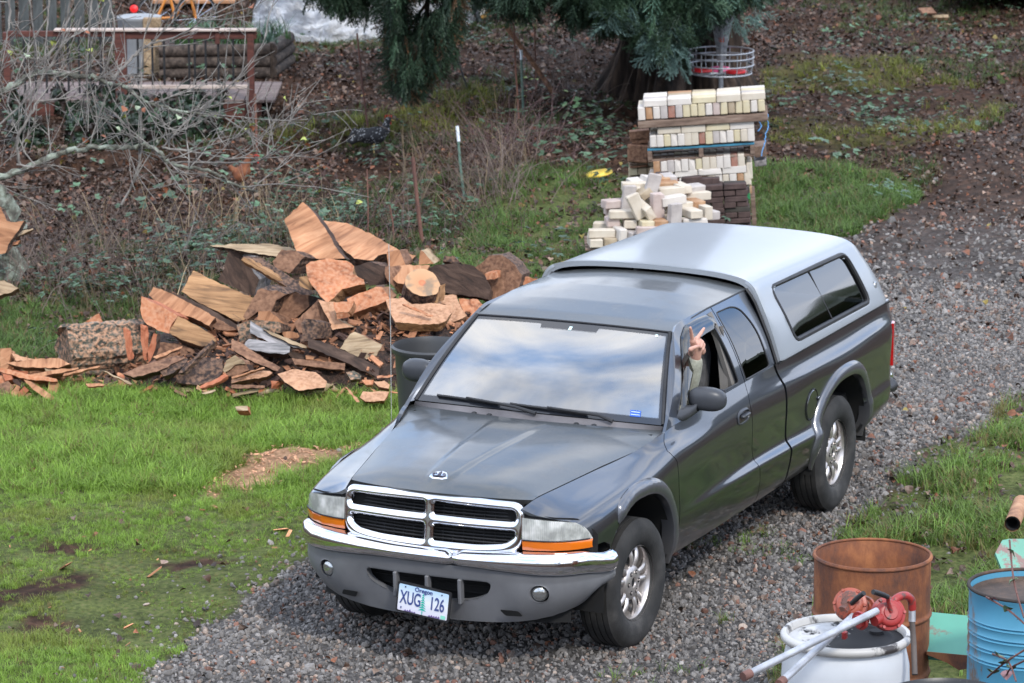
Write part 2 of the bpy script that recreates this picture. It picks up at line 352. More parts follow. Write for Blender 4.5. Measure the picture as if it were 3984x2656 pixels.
# ---------------------------------------------------------------- stones, grass, leaves
def rocks(k,seed):
    rr=random.Random(seed); bm=bmesh.new(); bmesh.ops.create_icosphere(bm,subdivisions=1,radius=1)
    ax=[rr.uniform(.75,1.2),rr.uniform(.55,1.0),rr.uniform(.4,.75)]
    for v in bm.verts:
        v.co=Vector([v.co[i]*ax[i]*rr.uniform(.72,1.15) for i in range(3)])
    bm.verts.index_update(); V=[tuple(v.co) for v in bm.verts]; F=[tuple(q.index for q in f.verts) for f in bm.faces]; bm.free(); return V,F
def sample(n,c0,c1,l0=-9,l1=9):
    u=RNG.random(n); c=np.sqrt(c0*c0+u*(c1*c1-c0*c0)); hw=c*.145+.5; l=(RNG.random(n)*2-1)*hw
    x,y=FL(c,l); return x,y,c
def gtint(base,n,var=.25,alt=None,pa=.0):
    t=np.tile(np.array(base,float),(n,1))*np.exp(RNG.normal(0,var,(n,1)))
    if alt is not None:
        s=RNG.random(n)<pa; t[s]=np.array(alt)*np.exp(RNG.normal(0,var,(s.sum(),1)))
    return t
smat=tintmat('stone_mat',.75,.4,0,.25)
def near_gravel(x,y):
    m=masks(x,y); return m
# gravel: near dense, far sparser & larger
PX=[];SC=[];TN=[]
for n,c0,c1,s0 in ((185000,17.5,31,.0125),(80000,31,52,.018)):
    x,y,c=sample(n,c0,c1); m=masks(x,y)
    px,py=m['px'],m['py']; brown=smooth(760,400,py)*smooth(1800,2080,px)
    keep=m['gravel']&(RNG.random(n)>.88*brown)
    stray=(~m['gravel'])&masks(x+RNG.normal(0,.35,n),y+RNG.normal(0,.35,n))['gravel']&(RNG.random(n)<.35)
    keep|=stray
    keep&=~((px>2360+80)|(px<-80)|(py>1640))
    x,y=x[keep],y[keep]; k=len(x); s=s0*.82*np.exp(RNG.normal(0,.36,k)); s=np.clip(s,.006,.045)
    PX.append(np.stack([x,y,height(x,y)+s*.25],1)); SC.append(s)
    t=gtint((.146,.136,.128),k,.30,(.22,.175,.145),.14); red=RNG.random(k)<.05+.25*smooth(600,300,proj(PX[-1])[1]); t[red]=np.array((.17,.085,.06))*np.exp(RNG.normal(0,.3,(red.sum(),1))); TN.append(t)
P=np.concatenate(PX); S=np.concatenate(SC); n=len(P); print('stones',n)
scatter('gravel',P,RNG.uniform(-3,3,(n,3)),S*1.25,RNG.integers(0,6,n),np.concatenate(TN),[(*rocks(1,i),smat) for i in range(6)],'grey crushed stone spread over the driveway','gravel')
# leaves
def leaf(seed,curl):
    rr=random.Random(seed); V=[];F=[]
    prof=[(0,.05),(.25,.42),(.55,.5),(.8,.28),(1,.0)]
    for u,wd in prof:
        z=curl*math.sin(u*PI)*.5+rr.uniform(-.04,.04); wd*=rr.uniform(.8,1.2)
        V+=[(u-.5,-wd,z+abs(wd)*curl*.9*rr.uniform(.5,1.3)),(u-.5,0,z),(u-.5,wd,z+abs(wd)*curl*rr.uniform(.5,1.3))]
    for i in range(4):
        a=i*3; F+=[(a,a+1,a+4,a+3),(a+1,a+2,a+5,a+4)]
    return V,F
lmat=tintmat('leaf_mat',.6,.45,.0,.25)
PX=[];SC=[];TN=[]
for n,c0,c1,s0 in ((20000,17.5,31,.036),(150000,28,51,.040)):
    x,y,c=sample(n,c0,c1); m=masks(x,y); px,py=m['px'],m['py']
    p=np.full(n,.46); p[m['gravel']]=.085; p[m['lawn']]=.03; p[m['mid']]=.30; p[m['rgr']]=.55; p[m['moss']]=.2
    p*=.35+1.1*fbm(x,y,.9,71); far=smooth(560,250,py)*smooth(1700,2050,px); p=np.where(m['gravel'],p+.35*far,p)
    edge_=(~m['gravel'])&(m['rgr']); p=np.where(m['gravel']&(px>1500)&(py>900),p+.10*smooth(1500,1900,px),p)
    ul=inpoly(px,py,[(0,420),(560,400),(700,470),(560,600),(100,700),(0,700)]); p=np.where(ul,p+.4,p)
    keep=(RNG.random(n)<p)&(px>-60)&(px<2420)&(py<1620)
    x,y=x[keep],y[keep]; k=len(x); s=s0*np.exp(RNG.normal(0,.3,k)); PX.append(np.stack([x,y,height(x,y)+.012+RNG.random(k)*.015],1)); SC.append(s)
    t=gtint((.056,.030,.018),k,.42); r=RNG.random(k); a=r<.16; t[a]=np.array((.17,.115,.085))*np.exp(RNG.normal(0,.25,(a.sum(),1))); a=(r>.22)&(r<.34); t[a]=np.array((.15,.055,.025))*np.exp(RNG.normal(0,.3,(a.sum(),1))); a=(r>.34)&(r<.348); t[a]=np.array((.24,.18,.04)); TN.append(t)
P=np.concatenate(PX); S=np.concatenate(SC); n=len(P); print('leaves',n)
TN=[np.concatenate(TN)]; lpx,lpy=proj(P); TN[0]*=((1-.35*smooth(1080,1350,lpx)*smooth(460,300,lpy))*(1-.3*smooth(700,300,lpx)*smooth(620,430,lpy)))[:,None]  # leaf tints darkened around the conifer, painting its shade into their colour
R_=np.stack([RNG.normal(0,.45,n),RNG.normal(0,.45,n),RNG.uniform(-3.2,3.2,n)],1)
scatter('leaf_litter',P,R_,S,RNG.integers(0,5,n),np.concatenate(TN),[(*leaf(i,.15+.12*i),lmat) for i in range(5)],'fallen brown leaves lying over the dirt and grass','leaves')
# grass
def tuft(seed,nb,h,wd,spread,lean):
    rr=random.Random(seed); V=[];F=[]
    for _ in range(nb):
        a=rr.uniform(0,2*PI); r=spread*math.sqrt(rr.random()); x,y=r*math.cos(a),r*math.sin(a)
        la=rr.uniform(0,2*PI); hh=h*rr.uniform(.55,1.15); ln=lean*rr.uniform(.3,1.3); dx,dy=math.cos(la)*ln*hh,math.sin(la)*ln*hh
        px_,py_=-math.sin(la)*wd/2,math.cos(la)*wd/2; b0=len(V)
        for u,wf in ((0,1),(.4,.85),(.75,.5)):
            k=u*u; V+=[(x+dx*k-px_*wf,y+dy*k-py_*wf,hh*(u-.25*ln*k)),(x+dx*k+px_*wf,y+dy*k+py_*wf,hh*(u-.25*ln*k))]
        V.append((x+dx,y+dy,hh*(1-.3*ln)))
        F+=[(b0,b0+1,b0+3,b0+2),(b0+2,b0+3,b0+5,b0+4),(b0+4,b0+5,b0+6)]
    return V,F
gmat=tintmat('grass_mat',.55,.35,.35,.3)
def grass(name,label,specs):
    PX=[];SC=[];TN=[];IX=[]
    for n,c0,c1,fn in specs:
        x,y,c=sample(n,c0,c1); m=masks(x,y); p,s,t,ix=fn(x,y,c,m)
        keep=(RNG.random(n)<p)&(m['px']>-80)&(m['px']<2440)&(m['py']<1680)
        x,y,s,t,ix=x[keep],y[keep],s[keep],t[keep],ix[keep]
        PX.append(np.stack([x,y,height(x,y)-.008],1)); SC.append(s); TN.append(t); IX.append(ix)
    P=np.concatenate(PX); n=len(P); print(name,n)
    R_=np.stack([RNG.normal(0,.12,n),RNG.normal(0,.12,n),RNG.uniform(-3.2,3.2,n)],1)
    scatter(name,P,R_,np.concatenate(SC),np.concatenate(IX),np.concatenate(TN),
      [(*tuft(i,16,.075,.0055,.05,.7),gmat) for i in range(3)]+[(*tuft(9+i,12,.15,.006,.05,1.0),gmat) for i in range(3)]+[(*tuft(19+i,9,.32,.007,.06,.8),gmat) for i in range(2)],label,'grass')
def lawnfn(x,y,c,m):
    n=len(x); f=fbm(x,y,1.1,5); p=np.where(m['lawn'],.95,0.)*np.clip(.5+1.1*f,0,1); p[m['saw']]*=.02; p[m['bare']]*=.22; p[m['chips']]*=.35
    px,py=m['px'],m['py']; worn=smooth(1160,1380,py)*smooth(.60,.44,fbm(x,y,.9,88)); p*=1-.25*worn
    s=.45+.65*f; s*=np.where(py>1130,.62,1.05)*(1-.5*worn)
    t=gtint((.225,.355,.055),n,.22); y_=fbm(x,y,1.6,12)[:,None]; t=t*(1-.55*smooth(.5,.75,y_))+np.array((.25,.24,.06))*.55*smooth(.5,.75,y_)
    dry=RNG.random(n)<.06+.12*worn; t[dry]=np.array((.20,.15,.06))
    ix=np.where(RNG.random(n)<.35+.3*(f-.5),RNG.integers(3,6,n),RNG.integers(0,3,n)); return p,s,t,ix
def midfn(x,y,c,m):
    n=len(x); f=fbm(x,y,.9,15); p=np.where(m['mid'],.85,0.)*smooth(.30,.62,f); s=.6+.8*f
    t=gtint((.10,.170,.040),n,.30); t[RNG.random(n)<.12]=np.array((.18,.14,.06)); ix=np.where(RNG.random(n)<.55,RNG.integers(3,6,n),RNG.integers(0,3,n)); return p,s,t,ix
def rgrfn(x,y,c,m):
    n=len(x); f=fbm(x,y,1.8,25); p=np.where(m['rgr'],.78,0.)*smooth(.46,.62,f); st=m['gravel']&(fbm(x,y,2.5,44)>.66)&(m['px']>1350)&(m['py']>1000); p=np.where(st,.30,p); s=.6+.8*f; s[st]*=.6
    t=gtint((.15,.24,.05),n,.28); t[RNG.random(n)<.18]=np.array((.20,.17,.06)); ix=np.where(RNG.random(n)<.45,RNG.integers(3,6,n),RNG.integers(0,3,n)); return p,s,t,ix
def backfn(x,y,c,m):
    n=len(x); px,py=m['px'],m['py']; f=fbm(x,y,.55,35); p=np.where(~(m['gravel']|m['lawn']|m['mid']|m['rgr']),.55,0)*smooth(.5,.66,f)
    ms=m['moss']; p=np.where(ms,.75*smooth(.44,.62,f),p); s=.6+.7*f
    weeds=inpoly(px,py,[(100,560),(420,430),(700,480),(1000,380),(1130,420),(1060,560),(900,640),(700,600),(500,560),(420,700),(330,760),(0,690),(0,600)]); p=np.where(weeds&~m['gravel'],np.maximum(p,.6*smooth(.3,.6,f)),p)
    bank=inpoly(px,py,[(560,360),(860,290),(1060,230),(1180,240),(1080,290),(880,335),(700,352)]); p=np.where(bank,.75,p); s=np.where(bank,1.3,s)
    t=gtint((.065,.105,.03),n,.3); yel=ms|bank; t[yel]=np.array((.15,.165,.03))*np.exp(RNG.normal(0,.3,(yel.sum(),1))); t[RNG.random(n)<.2]=np.array((.17,.13,.07))
    ix=np.where(RNG.random(n)<.35,RNG.integers(3,6,n),RNG.integers(0,3,n)); return p,s,t,ix
grass('lawn_grass','bright green grass in front of the firewood heap',[(88000,18,29,lawnfn)])
grass('rough_grass','rough darker grass beside the drive and round the bricks',[(36000,25,37,midfn),(26000,17.5,27,rgrfn),(34000,27,50,backfn)])
# dry stalks and bramble leaves on the slope
def stalkfn_pts():
    x,y,c=sample(9000,27,44); m=masks(x,y); px,py=m['px'],m['py']
    z1=inpoly(px,py,[(1020,330),(1180,280),(1250,360),(1180,430),(1130,520),(1050,560),(980,540),(900,600),(840,520)]); z2=inpoly(px,py,[(100,520),(420,480),(860,470),(900,560),(640,700),(330,760),(180,700)])
    p=np.where(z1,.16,np.where(z2,.18,.0)); p[m['gravel']]=0; k=RNG.random(len(x))<p; return x[k],y[k]
x,y=stalkfn_pts(); n=len(x)
scatter('dry_stalks',np.stack([x,y,height(x,y)],1),np.stack([RNG.normal(0,.15,n),RNG.normal(0,.15,n),RNG.uniform(-3,3,n)],1),RNG.uniform(.6,1.6,n),RNG.integers(0,3,n),gtint((.24,.18,.11),n,.35,(.10,.075,.06),.4),
  [(*tuft(40+i,7,.42,.006,.08,.7),gmat) for i in range(3)],'dry tan grass stalks round the fence posts','dry grass')
def sprig(seed):
    rr=random.Random(seed); V=[];F=[]
    for k in range(7):
        a=rr.uniform(0,2*PI); r=rr.uniform(.03,.22); c=np.array((r*math.cos(a),r*math.sin(a),rr.uniform(.04,.28))); s=rr.uniform(.03,.055)
        for q in range(3):
            b_=a+(q-1)*.9; d=np.array((math.cos(b_),math.sin(b_),rr.uniform(-.3,.2))); e=np.cross(d,[0,0,1]); e/=np.linalg.norm(e); b0=len(V)
            V+=[tuple(c),tuple(c+d*s*.5+e*s*.42+[0,0,.006]),tuple(c+d*s*1.25),tuple(c+d*s*.5-e*s*.42+[0,0,.006])]; F+=[(b0,b0+1,b0+2),(b0,b0+2,b0+3)]
    return V,F
bmat=tintmat('bramble_mat',.45,.5,.15,.3)
x,y,c=sample(15000,27,49); m=masks(x,y); px,py=m['px'],m['py']
p=np.where(inpoly(px,py,[(60,560),(420,500),(600,500),(700,430),(1010,400),(1090,470),(1010,600),(760,560),(560,600),(380,700),(150,720)]),.55,0)*smooth(.42,.6,fbm(x,y,.8,61))
p=np.maximum(p,np.where(inpoly(px,py,[(1120,300),(1360,260),(1440,330),(1400,390),(1180,400)]),.16,0)); p=np.maximum(p,np.where(inpoly(px,py,[(1780,170),(2250,240),(2240,330),(1780,380)]),.16,0)*smooth(.45,.6,fbm(x,y,.8,62))); p=np.maximum(p,np.where(m['gravel']|m['lawn'],0,.02))
k=(RNG.random(len(x))<p)&~m['gravel']; x,y=x[k],y[k]; n=len(x); print('bramble',n)
scatter('bramble_leaves',np.stack([x,y,height(x,y)],1),np.stack([RNG.normal(0,.2,n),RNG.normal(0,.2,n),RNG.uniform(-3,3,n)],1),RNG.uniform(.7,1.3,n),RNG.integers(0,4,n),gtint((.05,.095,.05),n,.3,(.085,.14,.085),.35),[(*sprig(i),bmat) for i in range(4)],'dark green bramble leaves creeping over the slope','brambles')
# sawdust and chips at the foot of the heap
def chip(seed):
    rr=random.Random(seed); l_,w_,h_=rr.uniform(.7,1.4),rr.uniform(.2,.5),rr.uniform(.06,.16)
    V=[np.array((a*l_/2,b_*w_/2,e*h_/2))*(1+rr.uniform(-.25,.25)) for a in (-1,1) for b_ in (-1,1) for e in (-1,1)]
    return V,[(0,1,3,2),(4,6,7,5),(0,4,5,1),(2,3,7,6),(0,2,6,4),(1,5,7,3)]
cmat=tintmat('chip_mat',.8,.25,0,.2)
x,y,c=sample(60000,19,29); m=masks(x,y); px,py=m['px'],m['py']
p=np.where(m['chips']&~m['heap'],.85,0)+np.where(m['saw'],.95,0); p=np.maximum(p,np.where(inpoly(px,py,[(620,860),(900,850),(930,930),(640,910)]),.9,0)); p=np.maximum(p,np.where(m['lawn'],.004,0))
k=RNG.random(len(x))<p; x,y=x[k],y[k]; n=len(x); print('chips',n); s=np.where(RNG.random(n)<np.where(m['saw'][k],.012,.12),RNG.uniform(.04,.11,n),RNG.uniform(.01,.028,n))
scatter('wood_chips',np.stack([x,y,height(x,y)+.01+RNG.random(n)*.02],1),np.stack([RNG.normal(0,.4,n),RNG.normal(0,.4,n),RNG.uniform(-3,3,n)],1),s,RNG.integers(0,5,n),np.where((m['saw'][k])[:,None],gtint((.46,.25,.15),n,.22),gtint((.40,.19,.105),n,.3,(.10,.05,.04),.3)),[(*chip(i),cmat) for i in range(5)],'orange sawdust and splinters at the foot of the firewood','wood chips')
# ================================================================ PICKUP TRUCK (x forward from the front axle, y to its left, z up)
def coated(name,base,metal,rough,coat=1.,cr=.04,dust=.0,faded=0.,fs_=3.2):
    m=mat(name,base,rough,metal,.5,Coat_Weight=coat,Coat_Roughness=cr,Coat_IOR=1.55); t,b=T(m); l=t.links.new
    tc=t.nodes.new('ShaderNodeTexCoord')
    n=t.nodes.new('ShaderNodeTexNoise'); n.inputs['Scale'].default_value=fs_; n.inputs['Detail'].default_value=9; n.inputs['Roughness'].default_value=.7; l(tc.outputs['Object'],n.inputs['Vector'])
    n2=t.nodes.new('ShaderNodeTexNoise'); n2.inputs['Scale'].default_value=60; n2.inputs['Detail'].default_value=3; l(tc.outputs['Object'],n2.inputs['Vector'])
    # dirt towards the sills
    sx=t.nodes.new('ShaderNodeSeparateXYZ'); l(tc.outputs['Object'],sx.inputs[0])
    mr=t.nodes.new('ShaderNodeMapRange'); mr.inputs[1].default_value=.62; mr.inputs[2].default_value=.36; mr.inputs[3].default_value=0; mr.inputs[4].default_value=1; l(sx.outputs['Z'],mr.inputs[0])
    mu=t.nodes.new('ShaderNodeMath'); mu.operation='MULTIPLY'; l(mr.outputs[0],mu.inputs[0]); l(n.outputs[0],mu.inputs[1])
    ad=t.nodes.new('ShaderNodeMath'); ad.operation='ADD'; l(mu.outputs[0],ad.inputs[0]); ad.use_clamp=True
    sp=ramp(t,[(.52,(0,0,0)),(.75,(1,1,1))]); l(n.outputs[0],sp.inputs[0]); m3=t.nodes.new('ShaderNodeMath'); m3.operation='MULTIPLY'; l(sp.outputs[0],m3.inputs[0]); m3.inputs[1].default_value=dust; l(m3.outputs[0],ad.inputs[1])
    mx=t.nodes.new('ShaderNodeMix'); mx.data_type='RGBA'; l(ad.outputs[0],mx.inputs['Factor']); mx.inputs['A'].default_value=(*base,1); mx.inputs['B'].default_value=(.16,.15,.14,1); l(mx.outputs['Result'],b.inputs['Base Color'])
    cw=t.nodes.new('ShaderNodeMapRange'); cw.inputs[3].default_value=coat; cw.inputs[4].default_value=coat*.15; l(ad.outputs[0],cw.inputs[0]); l(cw.outputs[0],b.inputs['Coat Weight'])
    r2=t.nodes.new('ShaderNodeMapRange'); r2.inputs[1].default_value=.3; r2.inputs[2].default_value=.7; r2.inputs[3].default_value=cr; r2.inputs[4].default_value=cr+.05+faded; l(n.outputs[0],r2.inputs[0]); l(r2.outputs[0],b.inputs['Coat Roughness'])
    bp=t.nodes.new('ShaderNodeBump'); bp.inputs['Strength'].default_value=.02; bp.inputs['Distance'].default_value=.002; l(n2.outputs[0],bp.inputs['Height']); l(bp.outputs[0],b.inputs['Normal'])
    return m
M={}
M['paint']=coated('graphite_paint',(.088,.095,.110),.9,.30,1,.02,.08)
M['paint_top']=coated('weathered_graphite_paint',(.080,.087,.089),.55,.42,.75,.05,.55,.07,8)
M['flare']=coated('flare_paint',(.10,.105,.12),.6,.38,.9,.06,.2)
M['cap']=coated('silver_paint',(.33,.352,.375),.45,.42,.55,.09,.08,.05)
M['chrome']=noisy('chrome',[(.3,(.72,.72,.74)),(.7,(.86,.86,.88))],4,rough=.12,metal=1.)
M['valance']=noisy('grey_bumper_plastic',[(.3,(.105,.107,.113)),(.7,(.150,.152,.160))],3,rough=.42,spec=.5,bump=.03)
M['black']=noisy('black_plastic',[(.3,(.010,.010,.011)),(.7,(.028,.028,.03))],8,rough=.5)
M['rubber']=noisy('tyre_rubber',[(.3,(.012,.012,.012)),(.55,(.03,.029,.028)),(.8,(.075,.07,.066))],6,rough=.78,bump=.15,bscale=60)
M['alloy']=noisy('alloy_wheel',[(.3,(.42,.38,.36)),(.7,(.66,.62,.60))],5,rough=.33,metal=.75)
M['dark']=mat('well_black',(.006,.006,.006),.9)
M['mirror_plastic']=noisy('mirror_plastic',[(.3,(.035,.038,.045)),(.7,(.05,.053,.06))],5,rough=.38)
M['amber']=mat('amber_lens',(.75,.17,.01),.12,0,.6,Coat_Weight=1.,Coat_Roughness=.05)
M['red']=mat('red_lens',(.5,.01,.012),.12,0,.6,Coat_Weight=1.)
M['interior']=noisy('cab_trim',[(.3,(.09,.092,.095)),(.7,(.16,.16,.165))],6,rough=.8)
M['seat']=noisy('seat_cloth',[(.3,(.05,.052,.055)),(.7,(.10,.10,.105))],30,rough=.9)
def glassm(name,col_,rough=.0,ior=1.6,alpha=.3,bumpy=0.):
    m=bpy.data.materials.new(name); m.use_nodes=True; t=m.node_tree; t.nodes.clear(); l=t.links.new
    o=t.nodes.new('ShaderNodeOutputMaterial'); tr=t.nodes.new('ShaderNodeBsdfTransparent'); tr.inputs[0].default_value=(*col_,1)
    g=t.nodes.new('ShaderNodeBsdfGlossy'); g.inputs['Roughness'].default_value=rough; g.inputs[0].default_value=(1,1,1,1)
    fr=t.nodes.new('ShaderNodeFresnel'); fr.inputs[0].default_value=ior; mx=t.nodes.new('ShaderNodeMixShader'); l(fr.outputs[0],mx.inputs[0]); l(tr.outputs[0],mx.inputs[1]); l(g.outputs[0],mx.inputs[2]); l(mx.outputs[0],o.inputs[0])
    if bumpy:
        tc=t.nodes.new('ShaderNodeTexCoord'); n=t.nodes.new('ShaderNodeTexNoise'); n.inputs['Scale'].default_value=2.; l(tc.outputs['Object'],n.inputs['Vector']); bp=t.nodes.new('ShaderNodeBump'); bp.inputs['Strength'].default_value=bumpy; bp.inputs['Distance'].default_value=.05; l(n.outputs[0],bp.inputs['Height']); l(bp.outputs[0],fr.inputs['Normal']); l(bp.outputs[0],g.inputs['Normal'])
    return m
M['glass']=glassm('windscreen_glass',(.70,.76,.74),.012,3.8)
M['tint']=glassm('tinted_glass',(.10,.10,.11),.01,1.9)
M['captint']=glassm('canopy_glass',(.05,.055,.06),.03,2.2)
def lens_mat():
    m=mat('fluted_lens',(.62,.63,.60),.10,.15,.6,Coat_Weight=1.,Coat_Roughness=.05); t,b=T(m); l=t.links.new
    tc=t.nodes.new('ShaderNodeTexCoord'); wv=t.nodes.new('ShaderNodeTexWave'); wv.inputs['Scale'].default_value=32; wv.bands_direction='Y'; l(tc.outputs['Object'],wv.inputs['Vector'])
    n=t.nodes.new('ShaderNodeTexNoise'); n.inputs['Scale'].default_value=14; n.inputs['Detail'].default_value=2; l(tc.outputs['Object'],n.inputs['Vector'])
    r=ramp(t,[(.35,(.36,.37,.35)),(.5,(.52,.53,.50)),(.66,(.74,.74,.71))]); l(n.outputs[0],r.inputs[0]); l(r.outputs[0],b.inputs['Base Color'])
    bp=t.nodes.new('ShaderNodeBump'); bp.inputs['Strength'].default_value=.5; bp.inputs['Distance'].default_value=.004; l(wv.outputs[0],bp.inputs['Height']); l(bp.outputs[0],b.inputs['Normal']); return m
M['lens']=lens_mat()

truck=empty('pickup_truck',(-1.7,0,0),'dark graphite pickup truck with a silver canopy over its bed, driver waving from the window','pickup truck')
TB=Vector((-1.7,0,0))
class TP:  # a part of the truck: vertices in truck coordinates
    pass
def tpart(name,V,F,mats,parent=truck,sm=True,mi=None,sharp=38):
    V=[(v[0]-TB[0],v[1],v[2]) for v in V] if parent is truck else [(v[0]-TB[0],v[1],v[2]) for v in V]
    o=obj(name,V,F,mats,parent,None,sm,mi,sharp if sm else None); return o
SPLIT={'intake_bars':'intake_bar','washer_nozzles':'washer_nozzle','seats':'seat','roof_gutter':'roof_gutter','inner_pillar':'inner_pillar','cab_rear_seal':'cab_rear_seal','grille_slats':'grille_slat','windscreen_seal':'windscreen_seal','small_sticker':'small_sticker','canopy_seal':'canopy_seal','sticker_print':'sticker_print'}
def mbpart(b,name,mats,parent=truck,sm=True,sharp=38):
    if name in SPLIT:
        return [tpart(SPLIT[name],q.V,q.F,mats,parent,sm,q.M,sharp) for q in islands(b)][0]
    return tpart(name,b.V,b.F,mats,parent,sm,b.M,sharp)
def snap(V,F,ax,poly,tol=.06):
    """cut a hole: V (n,3) array, poly in the two axes ax; returns new V,F"""
    V=np.array(V,float); poly=np.array(poly); ins=inpoly(V[:,ax[0]],V[:,ax[1]],poly)
    nb=set(); 
    for f in F:
        k=[ins[i] for i in f]
        if any(k) and not all(k):
            for i in f:
                if ins[i]: nb.add(i)
    A=poly; B=np.roll(poly,-1,0)
    for i in nb:
        p=V[i][list(ax)]; d=B-A; t=np.clip(((p-A)*d).sum(1)/((d*d).sum(1)+1e-12),0,1); q=A+d*t[:,None]; e=((q-p)**2).sum(1); j=e.argmin(); V[i][ax[0]],V[i][ax[1]]=q[j]
    F=[f for f in F if not all(ins[i] for i in f)]
    return V,F
def skirt(V,F,depth,outward,sel=None,dirn=None):
    """orient faces outward (away from point/direction fn), add a separate inward rim round every open edge"""
    V=np.array(V,float); F=[tuple(f) for f in F]
    fl=0
    for f in F[::max(1,len(F)//60)]:
        p=V[list(f)]; n=np.cross(p[1]-p[0],p[2]-p[0]); 
        if np.linalg.norm(n)<1e-12: continue
        fl+= 1 if np.dot(n,outward(p.mean(0)))>0 else -1
    if fl<0: F=[f[::-1] for f in F]
    Nn=np.zeros_like(V)
    for f in F:
        p=V[list(f)]; n=np.cross(p[1]-p[0],p[2]-p[0])+ (np.cross(p[2]-p[0],p[3]-p[0]) if len(f)>3 else 0)
        for i in f: Nn[i]+=n
    Nn/= (np.linalg.norm(Nn,axis=1,keepdims=True)+1e-12)
    from collections import Counter
    cnt=Counter()
    for f in F:
        for i in range(len(f)): a,b_=f[i],f[(i+1)%len(f)]; cnt[(min(a,b_),max(a,b_))]+=1
    VV=list(V); FF=list(F); mp={}
    def dup(i):
        if i not in mp:
            mp[i]=(len(VV),len(VV)+1); VV.append(V[i].copy()); VV.append(V[i]-Nn[i]*depth if dirn is None else V[i]+np.array(dirn)*depth)
        return mp[i]
    for f in F:
        for i in range(len(f)):
            a,b_=f[i],f[(i+1)%len(f)]
            if cnt[(min(a,b_),max(a,b_))]==1:
                a0,a1=dup(a); b0,b1=dup(b_); FF.append((b0,a0,a1,b1))
    return VV,FF
def mirV(V): return [(v[0],-v[1],v[2]) for v in V]
def mirF(F): return [tuple(f[::-1]) for f in F]
OUT=lambda p: np.array((0.25 if p[0]>.4 else 0,p[1],(p[2]-.7)*.8))
OUTY=lambda p: np.array((0,1.,0.))
OUTZ=lambda p: np.array((0.05,0,1.))
OUTX=lambda p: np.array((1.,0,0.05))
def both(name,V,F,mats,mi=None,names=None,parent=truck,sharp=38):
    a=tpart(name,V,F,mats,parent,True,mi,sharp); b=tpart(name,mirV(V),mirF(F),mats,parent,True,mi,sharp); return a,b
# ---- side surface stations: 12 (y,z) points each from sill to seam/belt
ST={
 .85:[(.76,.37),(.78,.42),(.78,.52),(.78,.62),(.78,.68),(.78,.74),(.78,.79),(.77,.84),(.73,.87),(.66,.89),(.59,.915),(.531,.958)],
 .70:[(.80,.37),(.84,.42),(.85,.52),(.85,.62),(.85,.68),(.85,.74),(.845,.80),(.83,.865),(.795,.898),(.72,.925),(.64,.955),(.560,.990)],
 .50:[(.83,.37),(.86,.42),(.875,.52),(.88,.62),(.882,.68),(.882,.75),(.88,.82),(.866,.885),(.832,.925),(.765,.95),(.685,.975),(.600,1.005)],
 .20:[(.83,.37),(.865,.42),(.885,.52),(.893,.62),(.896,.68),(.9,.76),(.9,.85),(.888,.915),(.858,.955),(.80,.98),(.73,1.003),(.661,1.027)],
 -.15:[(.83,.37),(.868,.42),(.889,.52),(.898,.62),(.9,.67),(.902,.76),(.903,.87),(.894,.94),(.873,.98),(.84,1.008),(.79,1.033),(.731,1.050)],
 -.50:[(.83,.37),(.868,.42),(.89,.52),(.9,.62),(.9,.67),(.902,.76),(.904,.87),(.9,.955),(.89,1.0),(.872,1.035),(.842,1.07),(.822,1.12)],
 -.80:[(.83,.37),(.868,.42),(.89,.52),(.903,.62),(.897,.67),(.898,.76),(.902,.87),(.9,.96),(.892,1.005),(.874,1.045),(.857,1.09),(.842,1.145)],
 -1.2:[(.84,.37),(.87,.42),(.893,.52),(.91,.625),(.895,.675),(.895,.76),(.900,.87),(.9,.96),(.894,1.01),(.880,1.06),(.864,1.105),(.845,1.157)],
 -1.7:[(.84,.37),(.872,.42),(.897,.52),(.916,.628),(.889,.678),(.890,.76),(.898,.87),(.899,.96),(.893,1.02),(.880,1.068),(.864,1.112),(.845,1.16)],
 -2.3:[(.84,.37),(.872,.42),(.898,.52),(.920,.615),(.888,.672),(.889,.76),(.897,.87),(.898,.96),(.890,1.02),(.872,1.068),(.858,1.112),(.850,1.165)],
 -2.8:[(.84,.37),(.872,.42),(.898,.50),(.920,.60),(.890,.66),(.890,.76),(.900,.87),(.905,.96),(.900,1.015),(.878,1.062),(.862,1.105),(.858,1.165)],
 -3.4:[(.84,.37),(.872,.42),(.90,.50),(.913,.60),(.905,.66),(.905,.76),(.913,.87),(.916,.96),(.905,1.015),(.880,1.062),(.864,1.105),(.858,1.165)],
 -4.0:[(.84,.40),(.872,.45),(.895,.51),(.902,.59),(.892,.65),(.893,.76),(.903,.87),(.906,.96),(.900,1.02),(.878,1.066),(.862,1.105),(.858,1.162)],
 -4.30:[(.83,.43),(.865,.47),(.888,.52),(.894,.60),(.884,.65),(.886,.76),(.892,.87),(.894,.96),(.886,1.02),(.868,1.066),(.856,1.105),(.852,1.160)],
 -4.44:[(.79,.44),(.82,.48),(.845,.52),(.852,.60),(.85,.65),(.852,.76),(.858,.87),(.86,.96),(.852,1.02),(.838,1.066),(.83,1.105),(.826,1.158)],
}
SX=sorted(ST); SA=np.array([ST[x] for x in SX])
def cr_(t,a,b,c,d): return .5*((2*b)+(-a+c)*t+(2*a-5*b+4*c-d)*t*t+(-a+3*b-3*c+d)*t**3)
